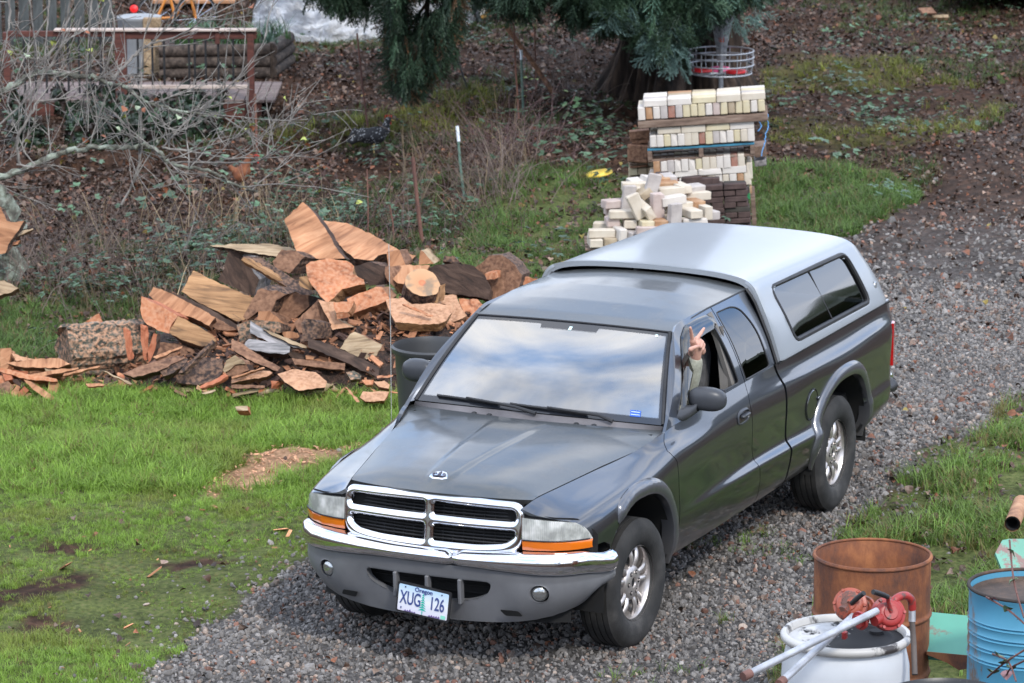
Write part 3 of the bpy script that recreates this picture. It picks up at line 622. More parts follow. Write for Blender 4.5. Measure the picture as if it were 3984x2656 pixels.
def Pside(x,t):
    """t in 0..11"""
    i=int(np.clip(np.searchsorted(SX,x)-1,0,len(SX)-2)); u=(x-SX[i])/(SX[i+1]-SX[i])
    # monotone-ish hermite in x with non-uniform spacing
    def der(k):
        if k==0: return (SA[1]-SA[0])/(SX[1]-SX[0])
        if k==len(SX)-1: return (SA[-1]-SA[-2])/(SX[-1]-SX[-2])
        a=(SA[k]-SA[k-1])/(SX[k]-SX[k-1]); b=(SA[k+1]-SA[k])/(SX[k+1]-SX[k]); r=np.where(a*b>0,2*a*b/(a+b+1e-12),0); return r
    h=SX[i+1]-SX[i]; m0,m1=der(i)*h,der(i+1)*h
    row=(2*u**3-3*u*u+1)*SA[i]+(u**3-2*u*u+u)*m0+(-2*u**3+3*u*u)*SA[i+1]+(u**3-u*u)*m1
    j=int(np.clip(math.floor(t),0,10)); v=t-j
    p=[row[max(j-1,0)],row[j],row[j+1],row[min(j+2,11)]]
    # flatter tangents keep the crease crisp
    q=cr_(v,*p)
    if j in (2,3): q=q*.35+(row[j]*(1-v)+row[j+1]*v)*.65
    return np.array((x,q[0],q[1]))
def zside(x,z):
    best=min((abs(Pside(x,t)[2]-z),t) for t in np.linspace(0,11,56)); return Pside(x,best[1])[1]
def patch(x0,x1,t0,t1,n,m_,fx0=None,fx1=None):
    """x boundaries are functions of t; returns V,F"""
    V=[];F=[]
    for i in range(n+1):
        for j in range(m_+1):
            t=t0+(t1-t0)*j/m_; a=x0(t) if callable(x0) else x0; b_=x1(t) if callable(x1) else x1
            V.append(Pside(a+(b_-a)*i/n,t))
    for i in range(n):
        for j in range(m_): a=i*(m_+1)+j; F.append((a,a+1,a+m_+2,a+m_+1))
    return V,F
def interp(keys):
    k=np.array(keys,float); return lambda t: float(np.interp(t,k[:,0],k[:,1]))
def sup(cx,cz,a,b,n,angs,power=2.4):
    P=[]
    for q in angs:
        c,s=math.cos(q),math.sin(q); P.append((cx+a*math.copysign(abs(c)**(2/power),c),cz+b*math.copysign(abs(s)**(2/power),s)))
    return P
# fender
fr_f=interp([(0,.60),(4,.60),(5,.640),(6,.668),(7,.705),(8,.745),(9,.785),(10,.815),(11,.845)])
seam_fd=interp([(0,-.545),(4,-.55),(7,-.50),(8,-.455),(9,-.425),(10,-.455),(11,-.50)])
G_=.0035
V,F=patch(fr_f,lambda t:seam_fd(t)+G_,0,11-.04,54,66)
archF=sup(.03,.38,.475,.49,0,np.linspace(-PI*.5,PI*1.5,160))
archF=[(x,z if z>.38 else .38-abs(z-.38)*1.5) for x,z in archF]
V,F=snap(V,F,(0,2),archF)
cut=[(.44,.3),(.9,.3),(.9,.735),(.52,.735),(.44,.70)]
V,F=snap(V,F,(0,2),cut)
V,F=skirt(V,F,.022,OUT); both('front_fender',V,F,M['paint'])
# doors
dr_b=interp([(0,-1.90),(2,-1.86),(3,-1.80),(5,-1.735),(8,-1.69),(11,-1.715)])
cb_b=interp([(0,-2.385),(2,-2.37),(3.2,-2.335),(5,-2.31),(8,-2.28),(11,-2.20)])
V1,F1=patch(lambda t:seam_fd(t)-G_,lambda t:dr_b(t)+G_,0,11,48,60)
V2,F2=patch(lambda t:dr_b(t)-G_,lambda t:cb_b(t)+.006,0,11,22,60)
# greenhouse surface: s 0 at belt .. 1 at roof edge
def Gh(x,s):
    z=1.158+.455*s; 
    zf=1.12+.04*smooth(-.5,-.9,x)*1.0
    z=zf+(1.613-zf)*s-.028*smooth(-1.25,-1.03,x)*s
    y=.846-.215*s+.022*math.sin(PI*s)-.022*(1-s)*smooth(-.85,-.5,x)
    return np.array((x,float(y),float(z)))
def loop_res(P,n,per=True):
    P=np.array(P,float); Q=np.vstack([P,P[:1]]); d=np.r_[0,np.cumsum(np.linalg.norm(np.diff(Q,axis=0),axis=1))]; s=np.linspace(0,d[-1],n,endpoint=False)
    return np.stack([np.interp(s,d,Q[:,0]),np.interp(s,d,Q[:,1])],1)
def rounded(poly,rad,k=6):
    out_=[];n=len(poly); rad=rad if hasattr(rad,'__len__') else [rad]*n
    for i in range(n):
        p=np.array(poly[i],float);a=np.array(poly[i-1],float);c=np.array(poly[(i+1)%n],float); r=rad[i]
        if r<=0: out_.append(tuple(p)); continue
        u=(a-p);lu=np.linalg.norm(u);u/=lu;v=(c-p);lv=np.linalg.norm(v);v/=lv; r=min(r,lu*.45,lv*.45)
        for j in range(k+1):
            t=j/k; q=(1-t)**2*(p+u*r)+2*t*(1-t)*p+t*t*(p+v*r); out_.append(tuple(q))
    return out_
def ringpatch(outer,inner,surf,n=120,rows=5):
    """between two (x,s) loops matched by nearest angle"""
    O=loop_res(outer,720); c=np.mean(inner,0); I=loop_res(inner,720)
    sc2=np.array((1,.9))
    def ang(P): return np.arctan2((P[:,1]-c[1]),(P[:,0]-c[0]))
    # sample by angle, corner angles of the outer loop kept
    A=np.linspace(-PI,PI,n,endpoint=False)
    ca=[math.atan2(q[1]-c[1],q[0]-c[0]) for q in outer] if len(outer)<12 else []
    for a in ca: A[np.argmin(abs(A-a))]=a
    def pick(P,a):
        g=ang(P); d=np.abs((g-a+PI)%(2*PI)-PI); i=d.argmin(); return P[i]
    V=[];F=[]
    for a in A:
        o_,i_=pick(O,a),pick(I,a)
        for r in range(rows+1):
            q=o_+(i_-o_)*r/rows; V.append(surf(*q))
    for i in range(n):
        for r in range(rows):
            a=i*(rows+1)+r; b_=((i+1)%n)*(rows+1)+r; F.append((a,b_,b_+1,a+1))
    return V,F
def zs(x,z):  # s from z on the greenhouse
    lo,hi=0.,1.
    for _ in range(24):
        m_=(lo+hi)/2
        if Gh(x,m_)[2]<z: lo=m_
        else: hi=m_
    return lo
# A pillar line x as function of s: -.50 -> -1.07
outerF=[(-.51,.0),(-1.075,.96),(-1.14,1.0),(-1.675,1.0),(-1.712,0)]
winF=rounded([(-.70,.06),(-.72,.14),(-1.13,.86),(-1.24,.90),(-1.585,.90),(-1.635,.03)],[.02,.05,.12,.10,.09,.03])
FV,FF_=ringpatch(outerF,winF,Gh,160,5)
outerR=[(-1.722,0),(-1.685,1.0),(-2.235,1.0),(-2.225,0)]
winR=rounded([(-1.742,.02),(-1.712,.90),(-2.03,.885),(-2.135,.55),(-2.15,.02)],[.015,.02,.15,.30,.05])
RV,RF=ringpatch(outerR,winR,Gh,140,5)
def merge(A,B):
    b=len(A[0]); return list(A[0])+list(B[0]), list(A[1])+[tuple(b+i for i in f) for f in B[1]]
Va,Fa=skirt(V1,F1,.022,OUT); Vb,Fb=skirt(FV,FF_,.02,OUTY); doorL,doorR=both('front_door',*merge((Va,Fa),(Vb,Fb)),M['paint'])
Va,Fa=skirt(V2,F2,.022,OUT); Vb,Fb=skirt(RV,RF,.02,OUTY); rdL,rdR=both('rear_door',*merge((Va,Fa),(Vb,Fb)),M['paint'])
# window seals and quarter glass
def loop3(loop,off=0.,n=90): return [Gh(*q)+np.array((0,off,off*.4)) for q in loop_res(loop,n)]
def tube_loop(b,pts,r,n=5,m=0):
    P=[np.array(p) for p in pts]; N_=len(P); V=[];F=[]
    cen=np.mean(P,0)
    for i,p in enumerate(P):
        t=P[(i+1)%N_]-P[i-1]; t/=np.linalg.norm(t)+1e-12; u=(p-cen); u-=t*np.dot(u,t); u/=np.linalg.norm(u)+1e-12; v=np.cross(t,u)
        for k in range(n): a=2*PI*k/n; V.append(p+r*(math.cos(a)*u+math.sin(a)*v))
    for i in range(N_):
        for k in range(n): F.append((i*n+k,i*n+(k+1)%n,((i+1)%N_)*n+(k+1)%n,((i+1)%N_)*n+k))
    b.add(V,F,m); return b
def fan(loop,surf,off=0.,rings=4):
    P=loop_res(loop,96); c=P.mean(0); V=[];F=[]
    for r in range(rings+1):
        for q in P: x=c+(q-c)*(1-r/rings*.999); V.append(surf(*x)+np.array((0,off,0)))
    n=len(P)
    for r in range(rings):
        for i in range(n): F.append((r*n+i,r*n+(i+1)%n,(r+1)*n+(i+1)%n,(r+1)*n+i))
    f=F[n]; p=[np.array(V[i]) for i in f]; 
    if np.cross(p[1]-p[0],p[2]-p[0])[1]<0: F=[q[::-1] for q in F]
    return V,F
for sgn,dF,dR in ((1,doorL,rdL),(-1,doorR,rdR)):
    b=MB(); tube_loop(b,loop3(winF,-.004),.007); 
    if sgn<0: b.V=mirV(b.V); b.F=mirF(b.F)
    mbpart(b,'window_seal',M['black'],dF)
    b=MB(); tube_loop(b,loop3(winR,-.002),.006)
    if sgn<0: b.V=mirV(b.V); b.F=mirF(b.F)
    mbpart(b,'window_seal',M['black'],dR)
    V,F=fan(winR,Gh,-.003)
    if sgn<0: V,F=mirV(V),mirF(F)
    q=tpart('side_window',V,F,M['tint'],dR)
    if sgn<0:
        V,F=fan(winF,Gh,-.008); tpart('door_window',mirV(V),mirF(F),M['tint'],dF)
# rain visor over the driver's window
pts=[(-.74,.13),(-.86,.36),(-1.0,.62),(-1.12,.83),(-1.22,.895),(-1.40,.905),(-1.56,.90),(-1.60,.86)]
pp=[];k=np.array(pts);d=np.r_[0,np.cumsum(np.linalg.norm(np.diff(k,axis=0),axis=1))]
for s_ in np.linspace(0,d[-1],40):
    x,s__=np.interp(s_,d,k[:,0]),np.interp(s_,d,k[:,1]); pp.append((x,s__))
V=[];F=[]
cc_=np.array((-1.30,.35))
for i,(x,s_) in enumerate(pp):
    q=np.array((x,s_)); dirn=(cc_-q); dirn/=np.linalg.norm(dirn); w_=min(1,i/4+.2,(len(pp)-1-i)/2+.3)
    for r,(o_,u_) in enumerate(((.004,-.02),(.020,.0),(.026,.035),(.022,.075*w_))):
        z=q+dirn*u_*np.array((1.0,2.)); V.append(Gh(*z)+np.array((0,o_,o_*.3)))
F=[(i*4+r,i*4+r+1,(i+1)*4+r+1,(i+1)*4+r) for i in range(len(pp)-1) for r in range(3)]
visL=tpart('rain_visor',V,F,glassm('smoked_visor',(.16,.17,.19),.06,1.9),truck); 
# door handle + key
hc=Pside(-1.56,7.3); b=MB(); hv=[]
for a in range(28):
    q=2*PI*a/28; hv.append((-1.56+.100*math.copysign(abs(math.cos(q))**.7,math.cos(q)),.99+.046*math.copysign(abs(math.sin(q))**.7,math.sin(q))))
b=MB(); ctr=[]
n=len(hv)
V=[(x,zside(x,z)+.003,z) for x,z in hv]+[(-1.56+(x+1.56)*.86,.905,.99+(z-.99)*.8) for x,z in hv]+[(-1.56+(x+1.56)*.72,.875,.99+(z-.99)*.62) for x,z in hv]+[(-1.56,.872,.99)]
F=[(i,(i+1)%n,n+(i+1)%n,n+i) for i in range(n)]+[(n+i,n+(i+1)%n,2*n+(i+1)%n,2*n+i) for i in range(n)]+[(2*n+i,2*n+(i+1)%n,3*n) for i in range(n)]
b.add(V,F); b.beam((-1.50,.913,.998),(-1.615,.913,1.0),.03,.018,0,(0,0,1),.006)
mbpart(b,'door_handle',M['mirror_plastic'],doorL); b2=MB(); b2.V=mirV(b.V); b2.F=mirF(b.F); b2.M=b.M; mbpart(b2,'door_handle',M['mirror_plastic'],doorR)
# mirrors
def blob(c,rx,ry,rz,n=18,pw=2.5,R=None):
    V=[];F=[]
    for i in range(n+1):
        a=-PI/2+PI*i/n
        for j in range(n*2):
            q=PI*j/n; f=lambda v:math.copysign(abs(v)**(2/pw),v)
            v=np.array((rx*f(math.cos(a))*f(math.cos(q)),ry*f(math.cos(a))*f(math.sin(q)),rz*f(math.sin(a))))
            if R is not None: v=R@v
            V.append(v+np.array(c))
    for i in range(n):
        for j in range(n*2): F.append((i*2*n+j,i*2*n+(j+1)%(2*n),(i+1)*2*n+(j+1)%(2*n),(i+1)*2*n+j))
    return V,F
for sg in (1,-1):
    b=MB(); V,F=blob((-.90,.925,1.238),.058,.108,.070,16,2.5)
    V=[(v[0]-(v[1]-.925)*.20,v[1],v[2]+ (v[1]-.925)*-.06) for v in V]; b.add(V,F)
    # arm: lofted rings from the sail base to the housing
    rings=[((-.76,.825,1.175),.085,.040),((-.78,.845,1.172),.078,.036),((-.83,.865,1.180),.060,.030),((-.875,.885,1.20),.045,.030)]
    V=[];F=[];n=16
    for (c,rx,rz) in rings:
        for k in range(n): q=2*PI*k/n; V.append((c[0]+rx*math.cos(q),c[1],c[2]+rz*math.sin(q)+.25*rx*-math.cos(q)*.6))
    for i in range(3):
        for k in range(n): F.append((i*n+k,i*n+(k+1)%n,(i+1)*n+(k+1)%n,(i+1)*n+k))
    b.add(V,F)
    b.box((-.962,.925,1.238),(.004,.165,.10),None,1)
    if sg<0: b.V=mirV(b.V); b.F=mirF(b.F)
    mbpart(b,'wing_mirror',[M['mirror_plastic'],M['chrome']],truck,True,50)
# bed side
be_f=interp([(0,-2.40),(2,-2.385),(3.2,-2.35),(5,-2.325),(8,-2.295),(11,-2.215)])
V,F=patch(lambda t:be_f(t)-.010,-4.44,0,11,84,60)
archR=sup(-3.345,.38,.485,.485,0,np.linspace(-PI*.5,PI*1.5,160)); archR=[(x,z if z>.38 else .38-abs(z-.38)*1.5) for x,z in archR]
V,F=snap(V,F,(0,2),archR)
V,F=skirt(V,F,.02,OUT); bedL,bedR=both('bed_side',V,F,M['paint'])
# fuel door
n=36;cx,cz=-2.765,.805; V=[];F=[]
for r in (1.,.93,.5,.001):
    for k in range(n): q=2*PI*k/n; x=cx+.092*r*math.cos(q); z=cz+.096*r*math.sin(q); V.append((x,zside(x,z)+(.0 if r==1 else .006),z))
F=[(r*n+k,r*n+(k+1)%n,(r+1)*n+(k+1)%n,(r+1)*n+k) for r in range(3) for k in range(n)]
fd=tpart('fuel_door',V,F,M['paint'],truck); b=MB(); ringp=[(cx+.096*math.cos(2*PI*k/40),zside(cx+.096*math.cos(2*PI*k/40),cz+.1*math.sin(2*PI*k/40))+.004,cz+.1*math.sin(2*PI*k/40)) for k in range(40)]
tube_loop(b,ringp,.003,5); mbpart(b,'gap',M['black'],fd); b=MB(); V,F=blob((cx-.095,.906,cz+.02),.012,.008,.014,6); b.add(V,F); mbpart(b,'finger_tab',M['paint'],fd)
# flares
def flare(cx,cz,a,bb,ang0,ang1,name,ends=(0,0)):
    prof=[(-.004,-.055),(-.004,.0),(.0,.018),(.014,.027),(.040,.029),(.066,.022),(.083,.008),(.088,-.012)]
    angs=np.linspace(ang0,ang1,70); V=[];F=[];pw=2.4
    for i,q in enumerate(angs):
        c,s=math.cos(q),math.sin(q); x=cx+a*math.copysign(abs(c)**(2/pw),c); z=cz+bb*math.copysign(abs(s)**(2/pw),s)
        if s<0: x=cx+a*math.copysign(1,c); z=cz+ (q if c>0 else (PI-q))*.5 
        nx,nz=math.copysign(abs(c)**(2-2/pw),c)/a,math.copysign(abs(s)**(2-2/pw),s)/bb; L_=math.hypot(nx,nz); nx/=L_;nz/=L_
        if s<0: nx,nz=math.copysign(1,c),0
        x=min(x,.52) if cx>-1 else x
        yb=zside(np.clip(x+nx*.05,-4.4,.70),np.clip(z+nz*.05,.42,1.1)); tp=min(1,i/5+.25,(69-i)/5+.25)
        for dr,dy in prof: V.append((x+nx*dr*tp,yb+(dy*tp if dy>0 else dy),z+nz*dr*tp))
    m_=len(prof); F=[(i*m_+j,i*m_+j+1,(i+1)*m_+j+1,(i+1)*m_+j) for i in range(69) for j in range(m_-1)]
    both(name,V,[f[::-1] for f in F],M['flare'])
flare(.03,.38,.478,.492,.93,PI+.03,'wheel_flare')
flare(-3.345,.38,.488,.488,-.03,PI+.03,'wheel_flare')
for sg in (1,-1):
  for cx in (.03,-3.345):
    b=MB(); R=np.array(((1,0,0),(0,0,1),(0,-1,0)),float)
    A=np.linspace(-.10,PI+.10,40); V=[]
    for q in A:
        for y in (.885,.62): V.append((cx+.50*math.cos(q),y*sg,.38+.50*math.sin(q)))
    b.add(V,[(i*2,i*2+1,i*2+3,i*2+2) for i in range(39)]); c0=len(b.V)
    b.add([(cx,.60*sg,.38)]+[(cx+.5*math.cos(q),.60*sg,.38+.5*math.sin(q)) for q in A],[(0,i+1,i+2) for i in range(39)])
    mbpart(b,'wheel_well',M['dark'])
# ---- hood
def hood_seam(x):
    k=np.array([(-.60,.838,1.105),(-.5,.815,1.092),(-.32,.766,1.061),(.08,.685,1.040),(.38,.623,1.016),(.68,.564,.995),(.80,.540,.972),(.848,.530,.955)])
    return np.interp(x,k[:,0],k[:,1]),np.interp(x,k[:,0],k[:,2])
def hood_c(x): 
    k=np.array([(-.45,1.135),(-.2,1.128),(.2,1.112),(.5,1.092),(.68,1.072),(.78,1.052),(.84,1.030),(.885,1.003)]); return np.interp(x,k[:,0],k[:,1])
def smc(f,x,h=.05): return sum(f(x+d)*w_ for d,w_ in ((-h,.25),(0,.5),(h,.25)))
def HoodP(u,v):
    """u -1..1 across, v 0 front .. 1 rear"""
    xf=.888-.155*(abs(u)*.53)**2/.28/1.0; xr=-.40-.20*u*u*1.0
    x=xf+(xr-xf)*v
    ys,zs_=hood_seam(min(max(x,-.6),.848)); ys-=.003
    xc=.885+(-.42-.885)*v; zc=smc(hood_c,xc,.03)
    y=u*ys; z=zs_+(zc-zs_)*(1-abs(u)**3.0)
    hw=.070+.085*max(0,(.80-x)); sd_=1/(1+math.exp(-(hw-abs(y))/.006)); nose=1/(1+math.exp(-(.795-x-(abs(y)/.07)**2*.03)/.008)); z+=.011*sd_*nose*smooth(-.45,-.1,x)
    return np.array((x,y,z))
nu,nv=84,70; PV=np.array([[HoodP(-1+2*i/nu,j/nv) for j in range(nv+1)] for i in range(nu+1)])
b=MB().grid(PV); V,F=skirt(b.V,b.F,.03,OUTZ); hood=tpart('hood',V,F,M['paint_top'],truck)
# nose panel edge under the hood lip (body colour)
# ---- grille
def xg(y,z): return .906-.185*(y)**2-(z-.70)*.10
def gz(y,z): return np.array((xg(y,z),y,z))
outer=rounded([(-.535,.985),(0,1.006),(.535,.985),(.55,.84),(.525,.72),(.40,.690),(0,.672),(-.40,.690),(-.525,.72),(-.55,.84)],[.06,.3,.06,.1,.06,.1,.4,.1,.06,.1])
ops=[]
for s_ in (1,-1):
    ops.append(rounded([(s_*.028,.955),(s_*.028,.885),(s_*.498,.880),(s_*.496,.944)],[.015,.015,.03,.045]))
    ops.append(rounded([(s_*.028,.832),(s_*.028,.742),(s_*.30,.742),(s_*.44,.757),(s_*.495,.800),(s_*.494,.829)],[.015,.015,.05,.08,.05,.02]))
ny,nz_=150,48; V=[];F=[]
for i in range(ny+1):
    for j in range(nz_+1):
        y=-.56+1.12*i/ny; z=.66+.355*j/nz_; V.append(gz(y,z))
F=[(i*(nz_+1)+j,(i+1)*(nz_+1)+j,(i+1)*(nz_+1)+j+1,i*(nz_+1)+j+1) for i in range(ny) for j in range(nz_)]
V=np.array(V)
# keep inside outer: snap outside vertices to the outline
OP=np.array(outer); ins=inpoly(V[:,1],V[:,2],OP); A=OP;B=np.roll(OP,-1,0)
F=[f for f in F if any(ins[i] for i in f)]
used=set(i for f in F for i in f)
for i in used:
    if not ins[i]:
        p=V[i][1:]; d=B-A; t=np.clip(((p-A)*d).sum(1)/((d*d).sum(1)+1e-12),0,1); q=A+d*t[:,None]; V[i][1:]=q[((q-p)**2).sum(1).argmin()]
for o_ in ops: V,F=snap(V,F,(1,2),o_)
# rounded relief of the ring: push edges back
def dist_poly(p,P_):
    A=np.array(P_);B=np.roll(A,-1,0);d=B-A;t=np.clip(((p-A)*d).sum(1)/((d*d).sum(1)+1e-12),0,1);q=A+d*t[:,None];return math.sqrt(((q-p)**2).sum(1).min())
for i in set(i for f in F for i in f):
    p=V[i][1:]; do=dist_poly(p,outer); di=min(dist_poly(p,o_) for o_ in ops)
    V[i][0]=xg(*p)+.030*math.sqrt(max(0,1-max(0,1-do/.035)**2))-.018*max(0,1-di/.022)**1.5 -.012
us=sorted(set(i for f in F for i in f)); rm={o_:k for k,o_ in enumerate(us)}; V=[V[i] for i in us]; F=[tuple(rm[i] for i in f) for f in F]
V,F=skirt(V,F,.045,OUTX); grille=tpart('grille',V,F,M['chrome'],truck,True,None,60)
b=MB()
for z in np.arange(.745,.96,.0185):
    pts=[(xg(y,z)-.055,y,z) for y in np.linspace(-.50,.50,15)]; b.tube(pts,.0055,5)
mbpart(b,'grille_slats',M['black'],grille)
b=MB()
for y in np.arange(-.48,.49,.06): b.beam((xg(y,.74)-.06,y,.73),(xg(y,.96)-.06,y,.965),.004,.012)
b.add([(.80,-.53,.68),(.80,.53,.68),(.80,.53,.99),(.80,-.53,.99)],[(0,1,2,3)]); mbpart(b,'grille_backing',M['dark'],grille)
# badge: silver shield with horned emblem
be_=empty('badge',(0,0,0)); be_.parent=truck
def hz(x,y): return HoodP(y/hood_seam(x)[0],(0.885-x)/(0.885+.42))
sh=[(.0,.052),(.030,.050),(.052,.030),(.046,.0),(.030,-.034),(.0,-.052)]; sh=sh+[(-a,c) for a,c in sh[-2:0:-1]]
c0=hz(.742,0.); 
def bp_(a,c,h): x=c0[0]+c*.75; return np.array((x,a*1.05,hz(x,a)[2]+.001+h))
V=[bp_(a,c,.0) for a,c in sh]+[bp_(a*.93,c*.93,.007) for a,c in sh]; n=len(sh); F=[(i,(i+1)%n,n+(i+1)%n,n+i) for i in range(n)]+[tuple(n+i for i in range(n))]
tpart('shield',V,F,M['chrome'],be_,False)
b=MB()
for s_ in (1,-1):
    hr=[(0,.030),(s_*.012,.036),(s_*.028,.032),(s_*.036,.016),(s_*.032,.0),(s_*.022,-.006),(s_*.016,.004)]
    b.tube([bp_(a,c,.009) for a,c in hr],[.003,.004,.0045,.004,.0035,.003,.002],6)
b.tube([bp_(0,.03,.009),bp_(0,.0,.010),bp_(0,-.034,.009)],[.006,.007,.003],6)
mbpart(b,'emblem',noisy('emblem_dark',[(.3,(.03,.03,.05)),(.7,(.10,.10,.13))],20,rough=.3),be_)
# ---- headlights
def hl_top(y): return np.interp(y,[.53,.56,.70,.80,.835,.858,.868],[.915,.914,.905,.893,.868,.825,.792])
def hl_x(y): return np.interp(y,[.53,.60,.70,.78,.82,.85,.868],[.842,.836,.808,.755,.715,.675,.645])
def hl(sg):
    ys=list(np.linspace(.538,.868,26)); V=[];F=[];MI=[];m_=12
    for y in ys:
        top=hl_top(y)-.006; split=.788-.004*(y>.7); bot=.730+ (y-.53)*.015
        zsx=list(np.linspace(top,split,8))+[split-.002]+list(np.linspace(split-.008,bot,4)); 
        for k,z in enumerate(zsx): V.append((hl_x(y)+(.0 if k!=8 else -.006)+.008*math.sin(PI*min(1,max(0,(z-bot)/(top-bot+1e-6)))),sg*y,z))
    k=13
    F=[(i*k+j,i*k+j+1,(i+1)*k+j+1,(i+1)*k+j) for i in range(len(ys)-1) for j in range(k-1)]
    if sg>0: F=[f[::-1] for f in F]
    F1=[f for n_,f in enumerate(F) if (n_%(k-1))<7]; F2=[f for n_,f in enumerate(F) if (n_%(k-1))>=8]
    Vs,Fs=skirt(V,F1,.02,OUTX); e=tpart('headlight',Vs,Fs,M['lens'],truck)
    Vs,Fs=skirt(V,F2,.02,OUTX); tpart('indicator',Vs,Fs,M['amber'],e)
    b=MB(); 
    yy=.775; b.beam((hl_x(yy)+.014,sg*yy,hl_top(yy)-.012),(hl_x(yy)+.014,sg*yy,.79),.008,.008); b.tube([(hl_x(y)+.010,sg*y,.788) for y in np.linspace(.54,.86,14)],.004,5); mbpart(b,'divider',M['black'],e,False)
    b=MB(); V=[];
    for y in np.linspace(.50,.885,20): V+= [(hl_x(min(y,.868))-.03,sg*y,np.interp(y,[.5,.8,.885],[.93,.905,.80])),(hl_x(min(y,.868))-.03,sg*y,.69)]
    b.add(V,[(i*2,i*2+1,i*2+3,i*2+2) for i in range(19)]); mbpart(b,'lamp_housing',M['dark'],e)
hl(1);hl(-1)
# ---- chrome bumper
def xb(y):
    a=abs(y); return float(np.interp(a,[0,.2,.4,.55,.65,.75,.82,.87,.905,.925,.93],[.965,.960,.943,.915,.885,.835,.775,.705,.62,.54,.47]))
YB=list(np.linspace(-.93,.93,125))
def bpath():
    # resample by arc length so the wrap-round ends are smooth
    y=np.concatenate([np.linspace(-.93,.93,4000)]); x=np.array([xb(q) for q in y]); 
    k=np.ones(81)/81; xs=np.convolve(np.pad(x,40,mode='edge'),k,'valid'); 
    end=np.linspace(.47,xs[0],60)[:-1]; 
    X=np.concatenate([end,xs,end[::-1]]); Y_=np.concatenate([np.full(59,-.932),y,np.full(59,.932)])
    d=np.r_[0,np.cumsum(np.hypot(np.diff(X),np.diff(Y_)))]; s=np.linspace(0,d[-1],150); return np.stack([np.interp(s,d,X),np.interp(s,d,Y_)],1)
BP=bpath(); tg=np.gradient(BP,axis=0); nrm=np.stack([tg[:,1],-tg[:,0]],1); nrm/=np.linalg.norm(nrm,axis=1,keepdims=True)
V=[];prof=[(-.14,.985),(-.06,1.02),(-.02,.99),(.0,.90),(.012,.70),(.015,.50),(.010,.28),(.0,.10),(-.018,.0),(-.04,-.03)]
for i,(p,q) in enumerate(zip(BP,nrm)):
    a=abs(p[1]); e=smooth(.75,.5,p[0]); top=.706+.020*smooth(.15,.7,a)-.045*e; bot=.628-.03*smooth(.2,.8,a)-.030*e
    dent=math.exp(-((p[1]-.165)/.028)**2)*(p[0]>.8)
    for dr,f in prof:
        z=bot+(top-bot)*f-.022*dent*(f>.8); dd=dr-.02*dent
        if dr<-.05: dd=dr*(1-.6*e)
        V.append((p[0]+q[0]*dd,p[1]+q[1]*dd,z))
m_=len(prof); F=[(i*m_+j,(i+1)*m_+j,(i+1)*m_+j+1,i*m_+j+1) for i in range(len(BP)-1) for j in range(m_-1)]
V,F=skirt(V,F,.006,lambda p:np.array((p[0]-.3,p[1],0)) ); bump_=tpart('front_bumper',V,F,M['chrome'],truck,True,None,60)
# ---- lower grey valance
def vbot(y,x): return .296+.11*(abs(y)/.9)**3+.05*float(smooth(.70,.5,x))
nzv=34; VG=[]
for i,(p,q) in enumerate(zip(BP,nrm)):
    a=abs(p[1]); e=smooth(.75,.5,p[0]); top=.625-.03*smooth(.2,.8,a)-.030*e; bot=vbot(p[1],p[0]); row=[]
    for j in range(nzv+1):
        f=j/nzv; z=bot+(top-bot)*f
        ins_=-.022-.075*(1-f)**2.2-.018*math.sin(PI*f)*(1-float(smooth(.36,.56,a)))+ .012*math.sin(PI*min(1,f*1.2))*float(smooth(.40,.6,a))
        row.append((p[0]+q[0]*ins_,p[1]+q[1]*ins_,z))
    VG.append(row)
bb_=MB().grid(np.array(VG)); V,F=bb_.V,bb_.F
V=np.array(V)
inl=rounded([(-.385,.545),(.385,.545),(.36,.475),(.25,.425),(.10,.408),(-.10,.408),(-.25,.425),(-.36,.475)],[.04,.04,.06,.08,.08,.08,.08,.06])
V,F=snap(V,F,(1,2),inl)
for s_ in (1,-1):
    V,F=snap(V,F,(1,2),[(s_*.645+.050*math.cos(q),.497+.050*math.sin(q)) for q in np.linspace(0,2*PI,30,endpoint=False)])
V,F=skirt(V,F,.05,lambda p:np.array((p[0]-.3,p[1],0)),None,(-1,0,0)); val=tpart('lower_valance',V,F,M['valance'],truck,True,None,50)
b=MB()
for y in (-.19,0.005,.20): b.beam((xb(y)-.055,y,.405),(xb(y)-.045,y,.55),.022,.05,0,(1,0,0),.006)
mbpart(b,'intake_bars',M['valance'],val,False)
b=MB(); V=[]
for y in np.linspace(-.75,.75,30): V+=[(xb(y)-.17,y,.62),(xb(y)-.17,y,.30)]
b.add(V,[(i*2,i*2+1,i*2+3,i*2+2) for i in range(29)])
for z in (.45,.49,.53): b.tube([(xb(y)-.14,y,z) for y in np.linspace(-.4,.4,9)],.004,5)
mbpart(b,'intake_backing',M['dark'],val)
for s_ in (1,-1):
    P_=rounded([(s_*.43,.398),(s_*.53,.395),(s_*.55,.362),(s_*.455,.359)],.012); V=[(xb(a)-.055+.003+ (c-.36)*.55,a,c) for a,c in P_]; n=len(V); F=[tuple(range(n))]; V2,F2=skirt(V,F,.004,OUTX,None,(-1,0,0)); tpart('tow_slot',V2,F2,M['dark'],val,False)
